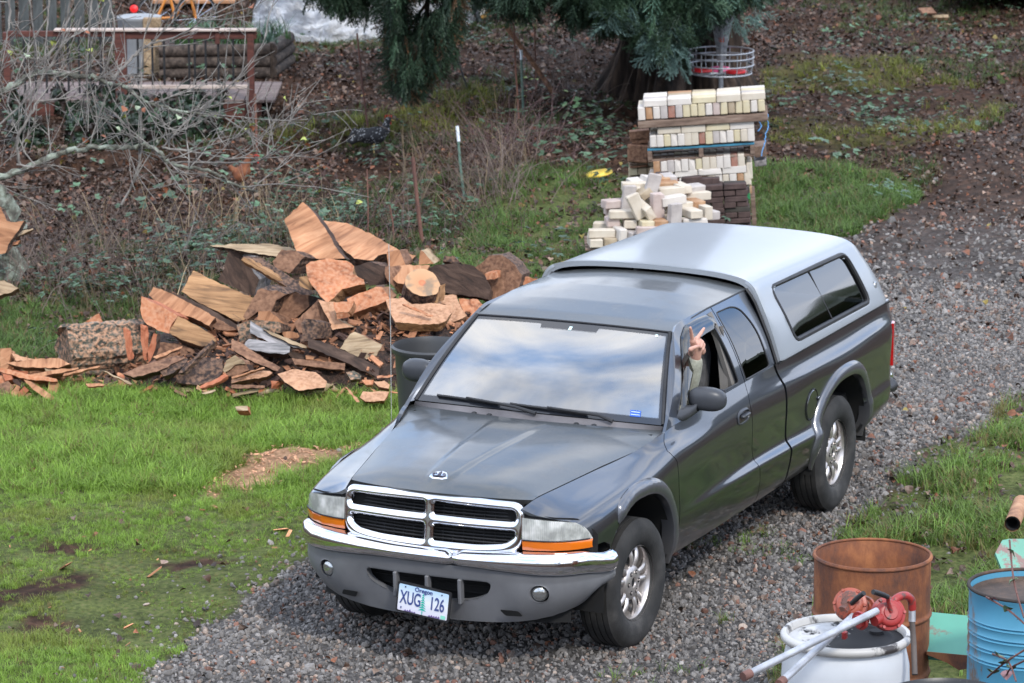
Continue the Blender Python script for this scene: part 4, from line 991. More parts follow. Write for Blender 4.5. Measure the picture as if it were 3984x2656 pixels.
for s_ in (1,-1):
    y0=.645*s_; b=MB(); c=np.array((xb(.645)-.035,y0,.497)); a_=math.radians(22)*s_
    R=np.array(((0,0,1),(1,0,0),(0,1,0)),float); Rz=np.array(((math.cos(a_),-math.sin(a_),0),(math.sin(a_),math.cos(a_),0),(0,0,1)))
    b.lathe([(.0,.008),(.016,.007),(.032,.003),(.042,-.006),(.047,-.02),(.047,-.06)],28,Rz@R,c,0,lambda j:0 if j<3 else 1)
    mbpart(b,'fog_lamp',[mat('fog_lens',(.42,.43,.42),.16,.85,.6,Coat_Weight=1.,Coat_Roughness=.03),M['valance']],truck)
# ---- number plate
pe=empty('number_plate',(.945-TB[0]+.045,.012,.415)); pe.parent=truck; pe.rotation_euler=(0,math.radians(6),math.radians(90)); 
# local frame: x across (truck +y), y into the truck (-x), z up
def plate_part(name,V,F,m,e=pe): 
    o=obj(name,V,F,m,e); return o
def rr_(w_,h_,r,y,n=5):
    return [(a,y,c) for a,c in rounded([(-w_/2,-h_/2),(w_/2,-h_/2),(w_/2,h_/2),(-w_/2,h_/2)],r,n)]
def slab2(w_,h_,r,y0,y1): A=rr_(w_,h_,r,y0); B=rr_(w_,h_,r,y1); n=len(A); return A+B,[tuple(range(n)),tuple(range(2*n-1,n-1,-1))]+[(i+1 if i+1<n else 0,i,n+i,n+(i+1)%n) for i in range(n)]
V,F=slab2(.322,.172,.012,-.003,.012); plate_part('plate_frame',V,F,M['black'])
pm=mat('plate_face',(.5,.6,.7),.35); t,bs=T(pm); tc=t.nodes.new('ShaderNodeTexCoord'); sx=t.nodes.new('ShaderNodeSeparateXYZ'); t.links.new(tc.outputs['Object'],sx.inputs[0]); mr=t.nodes.new('ShaderNodeMapRange'); mr.inputs[1].default_value=-.076; mr.inputs[2].default_value=.076; t.links.new(sx.outputs['Z'],mr.inputs[0]); r=ramp(t,[(.0,(.62,.60,.70)),(.5,(.72,.75,.78)),(1,(.42,.60,.78))]); t.links.new(mr.outputs[0],r.inputs[0]); t.links.new(r.outputs[0],bs.inputs['Base Color'])
V,F=slab2(.300,.150,.009,-.0055,-.0025); plate_part('plate_face',V,F,pm)
def text(s,size,x,z,m,parent,name='lettering',ext=.0008,y=-.0075,sx=1.,rot=(PI/2,0,0),bold=0.):
    c=bpy.data.curves.new(name,'FONT'); c.body=s; c.size=size; c.extrude=ext; c.align_x='CENTER'; c.align_y='CENTER'; c.offset=bold; c.materials.append(m)
    o=bpy.data.objects.new(name,c); col.objects.link(o); o.parent=parent; o.location=(x,y,z); o.rotation_euler=rot; o.scale=(sx,1,1)
    me=bpy.data.meshes.new_from_object(o.evaluated_get(bpy.context.evaluated_depsgraph_get())); me.materials.clear(); me.materials.append(m); q=bpy.data.objects.new(name,me); col.objects.link(q); q.parent=parent; q.location=(x,y,z); q.rotation_euler=rot; q.scale=(sx,1,1); bpy.data.objects.remove(o); return q
navy=mat('plate_navy',(.045,.07,.22),.4); grn=mat('plate_green',(.0,.42,.32),.4); purple=mat('plate_purple',(.10,.05,.22),.4)
text('XUG',.105,-.075,.0,navy,pe,'lettering',sx=.56,bold=.0012); text('126',.105,.085,.0,navy,pe,'lettering',sx=.58,bold=.0012)
text('Oregon',.034,.0,.061,navy,pe,'lettering',bold=.0006); text('8',.018,-.128,-.058,navy,pe,'lettering')
V=[];F=[]
for k in range(7):
    z=-.052+k*.014; w_=.026-.0032*k; b0=len(V); V+=[(-w_,-.0078,z),(0,-.0078,z+.016),(w_,-.0078,z),(0,-.0078,z+.005)]; F.append((b0,b0+3,b0+2,b0+1))
b0=len(V); V+=[(-.002,-.0077,-.072),(.002,-.0077,-.072),(.002,-.0077,-.04),(-.002,-.0077,-.04)]; F.append((b0,b0+1,b0+2,b0+3))
plate_part('tree_print',V,F,grn)
V=[];F=[];rr=random.Random(3)
for s_ in (1,-1):
    for k in range(5): x=s_*(.045+.014*k); h_=.006+.012*rr.random(); b0=len(V); V+=[(x-.008,-.0077,-.073),(x+.008,-.0077,-.073),(x+.001,-.0077,-.073+h_)]; F.append((b0,b0+1,b0+2))
qb=MB(); qb.V=V; qb.F=F; qb.M=[0]*len(F); hv_=[([v for v in V if v[0]<0],0),([v for v in V if v[0]>0],1)]
for vv,_k in hv_: plate_part('hill_print',vv,[(3*i,3*i+1,3*i+2) for i in range(len(vv)//3)],purple)
V=[(.113,-.0077,-.071),(.141,-.0077,-.071),(.141,-.0077,-.051),(.113,-.0077,-.051)]; plate_part('sticker',V,[(0,1,2,3)],mat('sticker_green',(.25,.65,.5),.4))
b=MB(); 
for x in (-.11,.11): b.box((x,-.008,.064),(.006,.004,.006))
[q.build('screw',M['black'],pe) for q in islands(b)]
# ---- cowl, windscreen
def gl_b(u): return np.array((-.520-.055*u*u,.782*u,1.150-.012*u*u))
def gl_t(u): return np.array((-1.078-.004*u*u,.618*u,1.577-.010*u*u))
def WS(u,v,off=0.):
    p=gl_b(u)*(1-v)+gl_t(u)*v; bow=.030*math.sin(PI*v)*(1-.3*u*u); n_=np.array((.61,0,.79)); return p+n_*(bow+off)
def orient_flip(G_,d):
    p=G_[len(G_)//2,len(G_[0])//2]; q=G_[len(G_)//2,len(G_[0])//2+1]; r=G_[len(G_)//2+1,len(G_[0])//2]; return float(np.dot(np.cross(q-p,r-p),d))<0
def wsmat():
    # one sheet: clear glass with a black printed border
    m=M['glass'].copy(); m.name='windscreen'; t=m.node_tree; l=t.links.new
    o=[n for n in t.nodes if n.type=='OUTPUT_MATERIAL'][0]; src=o.inputs[0].links[0].from_socket
    a=t.nodes.new('ShaderNodeAttribute'); a.attribute_name='frit'; bd=t.nodes.new('ShaderNodeBsdfPrincipled'); bd.inputs['Base Color'].default_value=(.02,.022,.028,1); bd.inputs['Roughness'].default_value=.08; bd.inputs['Specular IOR Level'].default_value=.7
    rp_=ramp(t,[(.45,(0,0,0)),(.55,(1,1,1))]); l(a.outputs['Fac'],rp_.inputs[0]); mx=t.nodes.new('ShaderNodeMixShader'); l(rp_.outputs[0],mx.inputs[0]); l(src,mx.inputs[1]); l(bd.outputs[0],mx.inputs[2]); l(mx.outputs[0],o.inputs[0]); return m
nu,nv=100,56; W_=np.array([[WS(-1+2*i/nu,j/nv) for j in range(nv+1)] for i in range(nu+1)])
b=MB().grid(W_,0,orient_flip(W_,(.6,0,.8))); ws=mbpart(b,'windscreen',wsmat()); 
fr=[]
for i in range(nu+1):
    for j in range(nv+1):
        u=-1+2*i/nu; v=j/nv; a=abs(u)
        side=(1-a)*.70; bt=v*.70; tp_=(1-v)*.70
        lim_t=.045+ (.045 if a<.30 else 0) ; d=min(side/.026,bt/.045,tp_/(lim_t*.8)); fr.append(1.0-.5*d)
a=ws.data.attributes.new('frit','FLOAT','POINT'); a.data.foreach_set('value',np.array(fr,np.float32))
# make sure outward orientation
def cowl(u,v): 
    p0=HoodP(u*.985,1.)+np.array((-.004,0,-.016)); p1=WS(u,-.01); p=p0*(1-v)+p1*v; p[2]-=.012*math.sin(PI*v); return p
C_=np.array([[cowl(-1+2*i/60,j/8) for j in range(9)] for i in range(61)]); b=MB().grid(C_,0,True)
cw=mbpart(b,'cowl',noisy('cowl_plastic',[(.3,(.085,.08,.085)),(.7,(.16,.15,.155))],4,rough=.55,bump=.05))
b=MB()
for u in (-.46,-.33,.37,.50):
    c=cowl(u,.4)+np.array((0,0,.006)); V,F=blob(c,.016,.016,.010,6); b.add(V,F)
mbpart(b,'washer_nozzles',M['black'],cw)
# pine needles and dust on the cowl and the badge ridge are left to the paint noise; wipers:
for pa,pb,piv in (((-.83,.055),(-.30,.035),(.03,-.01)),((-.20,.045),(.42,.02),(.63,-.02))):
    b=MB(); A=[WS(pa[0]+(pb[0]-pa[0])*k/10,pa[1]+(pb[1]-pa[1])*k/10,.016) for k in range(11)]; b.tube(A,.0075,6)
    A2=[WS(pa[0]+(pb[0]-pa[0])*k/10,pa[1]+(pb[1]-pa[1])*k/10,.004) for k in range(11)]; b.tube(A2,.005,6)
    mid=WS((pa[0]+pb[0])/2,(pa[1]+pb[1])/2,.03); p2=WS(piv[0],-.03,.022); p1=WS((pb[0]+piv[0])/2,.0,.035); b.tube([mid,p1,p2],[.007,.009,.013],8)
    mbpart(b,'wiper',M['black'],truck)
# stickers / mirror on the glass
b=MB(); b.grid(np.array([[WS(.745+.082*i,.055+.062*j,.003) for j in (0,1)] for i in (0,1)])); st_=mbpart(b,'sticker',mat('sticker_blue',(.03,.10,.42),.3),ws,False)
b=MB()
for k in range(2): b.grid(np.array([[WS(.752+.068*i,.070+.026*k+.006*j,.0045) for j in (0,1)] for i in (0,1)]))
mbpart(b,'sticker_print',mat('sticker_white',(.55,.65,.8),.4),st_,False)
b=MB(); b.grid(np.array([[WS(.0+.03*i,.895+.045*j,.002) for j in (0,1)] for i in (0,1)])); b.grid(np.array([[WS(.86+.025*i,.925+.03*j,.002) for j in (0,1)] for i in (0,1)])); mbpart(b,'small_sticker',mat('sticker_pale',(.6,.8,.78),.4),ws,False)
b=MB(); V,F=blob((-1.0,0,1.47),.018,.12,.035,10); b.add(V,F); b.tube([(-1.02,0,1.50),(-1.04,0,1.55)],.008,6); mbpart(b,'rear_view_mirror',M['black'])
b=MB()
for sg in (1,-1):   # pillar trim between glass and door
    b.tube([WS(sg*1.0,v,.004) for v in np.linspace(0,1,12)],.011,6)
b.tube([WS(u,1.0,.003) for u in np.linspace(-1,1,30)],.006,5)
mbpart(b,'windscreen_seal',M['black'])
for sg in (1,-1):
    V=[];n_=14
    for k in range(n_+1):
        v=k/n_; a_=WS(sg*1.0,v,.0); g_=Gh(-.51-.565*v,v*.96); g_[1]*=sg; V+=[a_,(a_+g_)/2+np.array((.004,sg*.006,.004)),g_]
    F=[(k*3+j,k*3+j+1,(k+1)*3+j+1,(k+1)*3+j) for k in range(n_) for j in range(2)]
    if sg<0: F=[f[::-1] for f in F]
    tpart('windscreen_pillar',V,F,M['paint'],truck)
# ---- cab roof
def roof(u,v):
    x0=-1.080-.004*u*u; x1=-2.275; x=x0+(x1-x0)*v; ye=np.interp(v,[0,.04,.12,1],[.620,.626,.634,.634]); ze=np.interp(v,[0,.05,.15,.45,1],[1.567,1.582,1.600,1.614,1.612]); zc=np.interp(v,[0,.1,.3,.6,1],[1.578,1.606,1.635,1.657,1.664])
    return np.array((x,u*ye,ze+(zc-ze)*(1-abs(u)**2.6)))
R_g=np.array([[roof(-1+2*i/60,j/50) for j in range(51)] for i in range(61)]); b=MB().grid(R_g); V,F=skirt(b.V,b.F,.02,OUTZ); rf=tpart('roof',V,F,M['paint_top'],truck)
b=MB()
for sg in (1,-1): b.tube([roof(sg*.995,v)+np.array((0,sg*.004,-.006)) for v in np.linspace(0,1,20)],.006,5)
mbpart(b,'roof_gutter',M['black'],rf)
# cab rear wall and bed front
b=MB(); b.add([(-2.27,y,z) for y,z in ((-.84,.5),(.84,.5),(.84,1.16),(.63,1.60),(-.63,1.60),(-.84,1.16))],[(0,1,2,3,4,5)]); mbpart(b,'cab_rear_wall',M['black'],truck,False)
# corner strip between cab and canopy
b=MB(); 
for sg in (1,-1):
    b.tube([np.array((-2.262,sg*float(np.interp(z,[1.16,1.3,1.45,1.55,1.61],[.848,.80,.735,.69,.64])),z)) for z in np.linspace(1.16,1.61,12)],.012,6)
mbpart(b,'cab_rear_seal',M['black'])
# ---- silver canopy
CSEC=[(.868,1.172),(.862,1.195),(.828,1.30),(.783,1.42),(.742,1.51),(.712,1.575),(.685,1.618),(.64,1.650),(.56,1.672),(.42,1.688),(.22,1.697),(0,1.700)]
def csec(t):
    j=int(min(max(math.floor(t),0),10)); v=t-j; C=[np.array(q) for q in CSEC]; ext=lambda k:C[k] if k<=11 else np.array((-C[22-k][0],C[22-k][1]))
    return cr_(v,C[max(j-1,0)],C[j],C[j+1],ext(j+2))
def capx(f,z):  # f 0 front .. 1 rear, rear slopes
    x0=-2.262+ .0*z; hz_=(z-1.172)/.528; x1=-4.345+.20*max(0,hz_)**1.15; return x0+(x1-x0)*f
def capP(f,t,sg=1):
    y,z=csec(t); sag=.045*smooth(0,1,f)*max(0,(z-1.2)/.5)-.012*math.exp(-f/.02); z2=z-sag
    x=capx(f,z); rn=max(0,(f-.93)/.07); y=y*(1-.035*rn*rn); z2-= .035*rn**2*max(0,(z-1.3)/.4); return np.array((x,sg*y,z2))
fs=np.concatenate([np.linspace(0,.93,52),np.linspace(.94,1,9)])
V=[capP(f,t) for f in fs for t in np.linspace(0,7,44)]; k=44
F=[(i*k+j,i*k+j+1,(i+1)*k+j+1,(i+1)*k+j) for i in range(len(fs)-1) for j in range(k-1)]
wc=rounded([(-2.50,1.578),(-3.86,1.556),(-3.985,1.225),(-2.60,1.236)],[.07,.08,.06,.06])
V,F=snap(V,F,(0,2),wc); VL,FL_=skirt(V,F,.02,OUTY); 
top=[capP(f,t) for f in fs for t in np.linspace(7,11,20)]; 
topR=[(p[0],-p[1],p[2]) for p in [capP(f,t) for f in fs for t in np.linspace(11,7,20)]]
FT=[(i*20+j,i*20+j+1,(i+1)*20+j+1,(i+1)*20+j) for i in range(len(fs)-1) for j in range(19)]
allV=list(VL);allF=list(FL_)
def app(V,F):
    b0=len(allV); allV.extend([tuple(v) for v in V]); allF.extend([tuple(b0+i for i in f) for f in F])
app(mirV(VL),mirF(FL_)); app(top,FT); app(mirV(top),mirF(FT))
# front and rear closing lips and rear face
def ring_at(f): return [capP(f,t) for t in np.linspace(0,11,45)]+[mirV([capP(f,t)])[0] for t in np.linspace(11,0,45)][1:]
rg=ring_at(0.); inner=[np.array(p)*np.array((1,.955,1))+np.array((-.0,0,-.03)) for p in rg]; inner=[np.array((-2.262,p[1],p[2])) for p in inner]; n=len(rg)
app(list(rg)+list(inner),[(i,i+1,n+i+1,n+i) for i in range(n-1)])
rg=ring_at(1.); cen=[np.array((p[0]+.0,p[1]*.5,1.17+(p[2]-1.17)*.5)) for p in rg]; app(list(rg)+cen,[(i,i+1,n+i+1,n+i) for i in range(n-1)])
app(cen,[tuple(range(n))])
bm=bmesh.new(); vs=[bm.verts.new(tuple(v)) for v in allV]
for f in allF:
    try: bm.faces.new([vs[i] for i in f])
    except ValueError: pass
bmesh.ops.remove_doubles(bm,verts=bm.verts[:],dist=.0004); bmesh.ops.recalc_face_normals(bm,faces=bm.faces[:])
bm.verts.index_update(); allV=[tuple(v.co) for v in bm.verts]; allF=[tuple(q.index for q in f.verts) for f in bm.faces]; bm.free()
cap=tpart('bed_canopy',allV,allF,M['cap'],truck,True,None,50); cap['label']='silver fibreglass canopy over the truck bed'
def tz(x,z):
    ts=np.linspace(0,8,60); c=[csec(t) for t in ts]; i=np.argmin([abs(q[1]-z) for q in c]); return c[i][0]
capsurf=lambda x,z: np.array((x,float(np.interp(z+.02,[q[1] for q in CSEC],[q[0] for q in CSEC])),z))
for sg in (1,-1):
    b=MB(); P_=loop_res(wc,110); tube_loop(b,[capsurf(*q)+np.array((0,-.002,0)) for q in P_],.017,7)
    if sg<0: b.V=mirV(b.V); b.F=mirF(b.F)
    wf=mbpart(b,'window_frame',M['black'],cap)
    V,F=fan(wc,lambda x,z:capsurf(x,z),-.010)
    if sg<0: V,F=mirV(V),mirF(F)
    wg=tpart('canopy_window',V,F,M['captint'],cap)
    b=MB(); b.tube([capsurf(-3.20,1.567)+np.array((0,-.006,0)),capsurf(-3.30,1.231)+np.array((0,-.006,0))],.006,5)
    if sg<0: b.V=mirV(b.V); b.F=mirF(b.F)
    mbpart(b,'window_divider',M['black'],cap)
b=MB()
for sg in (1,-1):
    b.beam((-2.25,sg*.862,1.168),(-4.34,sg*.858,1.163),.016,.012,0,(0,0,1))
mbpart(b,'canopy_seal',M['black'],cap,False)
b=MB(); R=np.array(((1,0,0),(0,0,1),(0,-1,0)),float); cc3=capsurf(-4.16,1.30); b.lathe([(.0,.012),(.022,.010),(.028,.0)],18,R,cc3+np.array((0,.0,0))); mbpart(b,'canopy_latch',M['cap'],cap)
# ---- tailgate, rear bumper, tail lamps
b=MB(); b.box((-4.44,0,.86),(.05,1.60,.56),None,0,.02); mbpart(b,'tailgate',M['paint'],truck)
b=MB(); b.box((-4.525,0,.60),(.11,1.66,.12),None,0,.03); rbm=mbpart(b,'rear_bumper',M['chrome'],truck)
for sg in (1,-1): b=MB(); b.tube([(-4.50,sg*.80,.575),(-4.43,sg*.86,.575),(-4.33,sg*.87,.575)],[.055,.045,.02],10); mbpart(b,'end_cap',M['black'],rbm)
for sg in (1,-1):
    V=[];F=[];n=16
    prof=[(-4.375,.886),(-4.42,.880),(-4.455,.860),(-4.470,.82),(-4.470,.74)]
    zs2=np.linspace(.725,1.01,n)
    for x,y in prof:
        for z in zs2: V.append((x,sg*y,z))
    F=[(i*n+j,i*n+j+1,(i+1)*n+j+1,(i+1)*n+j) for i in range(4) for j in range(n-1)]
    V,F=skirt(V,F,.02,lambda p:np.array((-1 if p[0]<-4.44 else 0,sg,0))); tpart('tail_lamp',V,F,M['red'],truck)
# ---- chassis block, inner cab tub, bed floor
b=MB(); b.box((-1.9,0,.42),(4.7,1.3,.12),None,0,.02); b.box((.35,0,.70),(.8,.95,.5)); b.box((-1.4,0,.50),(1.75,1.66,.05)); b.box((-3.35,0,.62),(2.1,1.55,.08)); b.tube([(0,-.75,.36),(0,.75,.36)],.05,10); b.tube([(-3.325,-.75,.36),(-3.325,.75,.36)],.06,10)
for sg in (1,-1): b.box((-1.35,sg*.79,.62),(1.75,.04,.5)); b.box((-2.33,sg*.8,.7),(.06,.1,.6)); b.box((-.6,sg*.70,.85),(.16,.16,.45))
b.box((-.50,0,.85),(.04,1.5,.5))
mbpart(b,'chassis',M['dark'],truck,False)
# interior
b=MB(); V,F=blob((-.80,0,1.075),.24,.70,.10,14,3.5); b.add(V,F); V,F=blob((-.86,.36,1.13),.16,.17,.06,10,3); b.add(V,F); mbpart(b,'dashboard',M['interior'],truck)
b=MB()
for sg in (1,-1):
    V,F=blob((-1.45,sg*.37,.86),.26,.25,.10,10,4); b.add(V,F); Rb=np.array(Euler((0,math.radians(-14),0)).to_matrix()); V,F=blob((-1.72,sg*.37,1.14),.07,.24,.29,10,4,Rb); b.add(V,F); V,F=blob((-1.80,sg*.37,1.47),.05,.13,.08,10,3); b.add(V,F)
mbpart(b,'seats',M['seat'],truck)
b=MB(); cw_=np.array((-1.02,.36,1.17)); Rs=np.array(Euler((0,math.radians(62),0)).to_matrix())
tube_loop(b,[cw_+Rs@np.array((.185*math.cos(q),.185*math.sin(q),0)) for q in np.linspace(0,2*PI,40,endpoint=False)],.014,7)
for q in (0.2,PI-.2,PI*1.5): b.tube([cw_,cw_+Rs@np.array((.18*math.sin(q),.18*math.cos(q),0))],.012,6)
b.tube([cw_,cw_+np.array((.25,0,-.12))],.03,8); mbpart(b,'steering_wheel',M['black'],truck)
b=MB(); b.tube([(-1.66,.80,1.12),(-1.63,.70,1.45),(-1.62,.64,1.58)],.03,6); b.tube([(-1.66,-.80,1.12),(-1.63,-.70,1.45),(-1.62,-.64,1.58)],.03,6); b.beam((-1.66,.70,1.5),(-1.62,.755,1.1),.05,.004,0,(1,0,0)); mbpart(b,'inner_pillar',noisy('grey_trim',[(.3,(.16,.15,.14)),(.7,(.22,.21,.2))],4,rough=.8),truck)
# ---- wheels
def wheel(cx,cy,sg,steer):
    e=empty('wheel',(cx-TB[0],cy,.366)); e.parent=truck; e.rotation_euler=(0,0,steer+(0 if sg>0 else PI))
    R=np.array(((1,0,0),(0,0,1),(0,-1,0)),float)   # lathe z -> +y
    R=np.array(((1,0,0),(0,0,1),(0,1,0)),float)
    b=MB(); ro=.367
    prof=[(.205,.075),(.222,.098),(.245,.110),(.275,.116),(.305,.116),(.332,.110),(.350,.100),(.361,.086)]
    tr=[]
    for z0 in (.078,.060,.042,.040,.022,.020,.002,-.002,-.02,-.022,-.04,-.042,-.06,-.078): tr.append(z0)
    for k_,(z0,z1) in enumerate(((.082,.052),(.044,.014),(.006,-.024),(-.032,-.062))):
        prof+=[(ro,z0),(ro,z1),(ro-.008,z1-.001),(ro-.008,z1-.007)]
    prof+=[(ro,-.07),(.355,-.095),(.33,-.108),(.29,-.114),(.22,-.09),(.2,-.07)]
    b.lathe(prof,72,R); 
    b.build('tyre',M['rubber'],e,True,50)
    b=MB(); b.lathe([(.212,.092),(.216,.085),(.208,.074),(.200,.050),(.190,.0),(.185,-.07)],64,R); 
    b.lathe([(.0,.062),(.026,.062),(.030,.072),(.038,.074),(.088,.068),(.100,.056),(.102,.0)],40,R)
    # five pairs of spokes
    for k in range(5):
        for s_ in (-1,1):
            a0=2*PI*k/5+math.radians(90+8)+s_*math.radians(13); a1=2*PI*k/5+math.radians(98)+s_*math.radians(13)
            pts=[]
            for f in np.linspace(0,1,8):
                r_=.088+(.202-.088)*f; a=a0+(a1-a0)*f; zz=.040+.022*math.sin(PI*(.15+f*.75))-.004*f; pts.append((r_*math.cos(a),zz,r_*math.sin(a)))
            rad=[.014,.016,.0175,.018,.018,.018,.019,.022]; V=[];F=[];n=10
            for p,rd in zip(pts,rad):
                a=math.atan2(p[2],p[0]); tdir=np.array((-math.sin(a),0,math.cos(a)))
                for q in range(n): qq=2*PI*q/n; V.append(np.array(p)+tdir*rd*math.cos(qq)+np.array((0,1,0))*rd*.75*math.sin(qq))
            F=[(i*n+q,i*n+(q+1)%n,(i+1)*n+(q+1)%n,(i+1)*n+q) for i in range(7) for q in range(n)]; b.add(V,F)
    b.build('rim',M['alloy'],e,True,45)
    b=MB(); b.lathe([(.0,-.005),(.19,-.005),(.19,-.03)],40,R); b.lathe([(.0,.0635),(.027,.0635)],20,R)
    for k in range(6):
        a=2*PI*k/6; c=(.062*math.cos(a),0,.062*math.sin(a)); b.lathe([(.0,.0735),(.014,.0725)],12,R,c)
    b.build('hub_recess',M['dark'],e,False)
    b=MB()
    for k in range(6): a=2*PI*k/6; b.lathe([(.0,.080),(.007,.080),(.008,.07)],6,R,(.062*math.cos(a),0,.062*math.sin(a)))
    a=2*PI*.12; b.tube([(.17*math.cos(a),.07,.17*math.sin(a)),(.165*math.cos(a),.095,.165*math.sin(a))],.005,6)
    for q in islands(b): q.build('lug_nut',M['alloy'],e,False)
    return e
for cx,st_ in ((0,math.radians(-3.5)),(-3.325,0)):
    wheel(cx,.775,1,st_); wheel(cx,-.775,-1,st_)
# ================================================================ DRIVER
def capsules(segs,name,mats,parent,voxel,loc,smooth_n=3,n=14):
    """union of tapered capsules remeshed into one continuous skin"""
    b=MB()
    for (p,q,r0,r1) in segs:
        p=np.array(p,float);q=np.array(q,float); L_=np.linalg.norm(q-p); d=(q-p)/(L_+1e-9)
        K=max(2,int(L_/.02)); pts=[p-d*r0*.95]+[p-d*r0*.6]+[p+(q-p)*k/K for k in range(K+1)]+[q+d*r1*.6]+[q+d*r1*.95]
        rr=[r0*.3,r0*.8]+[r0+(r1-r0)*k/K for k in range(K+1)]+[r1*.8,r1*.3]; b.tube(pts,rr,n)
    b.V=[tuple(np.array(v)-np.array(loc)) for v in b.V]
    o=b.build(name,mats,parent,False,loc=loc)
    m=o.modifiers.new('skin','REMESH'); m.mode='VOXEL'; m.voxel_size=voxel; m.use_smooth_shade=True
    s=o.modifiers.new('soft','SMOOTH'); s.factor=.5; s.iterations=smooth_n
    return o
def bake(o):
    dg=bpy.context.evaluated_depsgraph_get(); me=bpy.data.meshes.new_from_object(o.evaluated_get(dg)); 
    for mm in o.data.materials:
        if mm.name not in [q.name for q in me.materials if q]: me.materials.append(mm)
    o.modifiers.clear(); o.data=me; me.polygons.foreach_set('use_smooth',[True]*len(me.polygons)); return o
skin=noisy('skin',[(.3,(.42,.21,.155)),(.7,(.58,.34,.26))],14,rough=.5,spec=.4,bump=.04)
knit=noisy('olive_knit',[(.3,(.24,.24,.19)),(.7,(.36,.36,.29))],40,rough=.9,bump=.3)
PY=.800
def hp(x,y,yy=PY): # px in the close-up view of the window
    return yp((2500+x/2.614)/KS,(1150+y/2.614)/KS,yy)
wr=hp(540,655,.785); pl0=hp(545,600,.79); pl1=hp(548,500,.80)
idx0,idx1,idx2=hp(508,455,.80),hp(496,385,.805),hp(486,325,.81)
mid0,mid1,mid2=hp(550,440,.80),hp(590,385,.805),hp(624,333,.81)
elb=np.array((-1.10,.70,1.20)); sho=np.array((-1.42,.53,1.38))
head=np.array((-1.40,.36,1.475))
segs=[(wr,pl1,.030,.036),(pl0+[0,.0,0],idx0,.026,.018),(hp(560,560),mid0,.028,.018),
 (idx0,idx1,.0125,.0110),(idx1,idx2,.0110,.0085),(mid0,mid1,.0125,.0112),(mid1,mid2,.0112,.0088),
 # ring and little finger folded into the palm, thumb laid across them
 (hp(585,455,.80),hp(608,475,.835),.0125,.012),(hp(608,475,.835),hp(592,520,.838),.012,.0105),(hp(592,520,.838),hp(580,545,.82),.0105,.0085),
 (hp(608,480,.79),hp(622,500,.82),.0115,.011),(hp(622,500,.82),hp(612,545,.826),.011,.0095),(hp(612,545,.826),hp(600,562,.81),.0095,.008),
 (hp(495,585,.80),hp(492,545,.825),.020,.0155),(hp(492,545,.825),hp(530,525,.846),.0150,.0125),(hp(530,525,.846),hp(575,515,.850),.0122,.0095),
 (hp(600,560,.79),hp(575,480,.795),.026,.020),
 (wr,wr*.55+elb*.45,.027,.032),(wr*.55+elb*.45,elb,.032,.038),(elb,sho,.040,.050),
 (sho,(-1.45,.36,1.36),.06,.075),((-1.45,.36,1.36),(-1.45,.16,1.38),.075,.055),((-1.46,.36,1.32),(-1.44,.36,1.0),.13,.14),((-1.46,.27,1.30),(-1.44,.29,1.0),.11,.12),((-1.46,.45,1.30),(-1.44,.43,1.0),.10,.12),
 ((-1.44,.36,1.38),(-1.41,.36,1.47),.052,.05),(head+[0,0,.03],head+[0,0,.035],.092,.092),(head+[.02,0,-.03],head+[.035,0,-.055],.066,.05),(head+[.085,0,.0],head+[.105,0,-.02],.012,.014),
 (head+[.01,.085,.0],head+[.0,.092,.01],.012,.014),(head+[.01,-.085,.0],head+[.0,-.092,.01],.012,.014),
 ((-1.45,.16,1.38),(-1.32,.12,1.20),.045,.04),((-1.32,.12,1.20),(-1.08,.24,1.22),.036,.028),((-1.08,.24,1.22),(-1.02,.27,1.24),.03,.028),
 ((-1.44,.36,.98),(-1.10,.46,.96),.10,.075),((-1.44,.36,.98),(-1.10,.26,.96),.10,.075),((-1.10,.46,.96),(-.95,.46,.70),.06,.045),((-1.10,.26,.96),(-.95,.26,.70),.06,.045)]
drv=capsules(segs,'person',[skin],None,.0045,(-1.44,.36,.95),1); bake(drv)
tag(drv,'driver in a pale olive sweater making a V sign out of the open window','person')
sg_=[(wr*.93+elb*.07,wr*.55+elb*.45,.048,.062),(wr*.55+elb*.45,elb,.062,.068),(elb,sho,.062,.068),(sho,(-1.45,.36,1.36),.075,.088),((-1.45,.36,1.36),(-1.45,.16,1.38),.088,.07),
 ((-1.46,.36,1.32),(-1.44,.36,1.0),.145,.155),((-1.46,.27,1.30),(-1.44,.29,1.0),.125,.135),((-1.46,.45,1.30),(-1.44,.43,1.0),.115,.135),((-1.45,.16,1.38),(-1.32,.12,1.20),.06,.055),((-1.32,.12,1.20),(-1.12,.23,1.22),.05,.038)]
sw=capsules(sg_,'sweater',[knit],drv,.007,(0,0,0),2); bake(sw)
cuffb=MB(); ax=(wr-elb)/np.linalg.norm(wr-elb); u=np.cross(ax,[1,0,0]);u/=np.linalg.norm(u);v=np.cross(ax,u)
tube_loop(cuffb,[wr*.90+elb*.10+.037*(math.cos(q)*u+math.sin(q)*v) for q in np.linspace(0,2*PI,30,endpoint=False)],.009,8); cf=cuffb.build('cuff',knit,drv,True,60)
sw.location=Vector((0,0,0))-drv.location; cf.location=Vector((0,0,0))-drv.location
b=MB()
tr=capsules([((-1.44,.36,.98),(-1.10,.46,.96),.112,.085),((-1.44,.36,.98),(-1.10,.26,.96),.112,.085),((-1.10,.46,.96),(-.95,.46,.72),.07,.055),((-1.10,.26,.96),(-.95,.26,.72),.07,.055)],'trousers',[mat('denim',(.04,.06,.10),.9)],drv,.012,(0,0,0)); bake(tr); tr.location=Vector((0,0,0))-drv.location
hr=capsules([(head+[-.02,0,.05],head+[-.03,0,.045],.092,.094),(head+[-.05,0,.0],head+[-.06,0,-.03],.07,.055)],'hair',[mat('grey_hair',(.16,.14,.12),.8)],drv,.01,(0,0,0)); bake(hr); hr.location=Vector((0,0,0))-drv.location
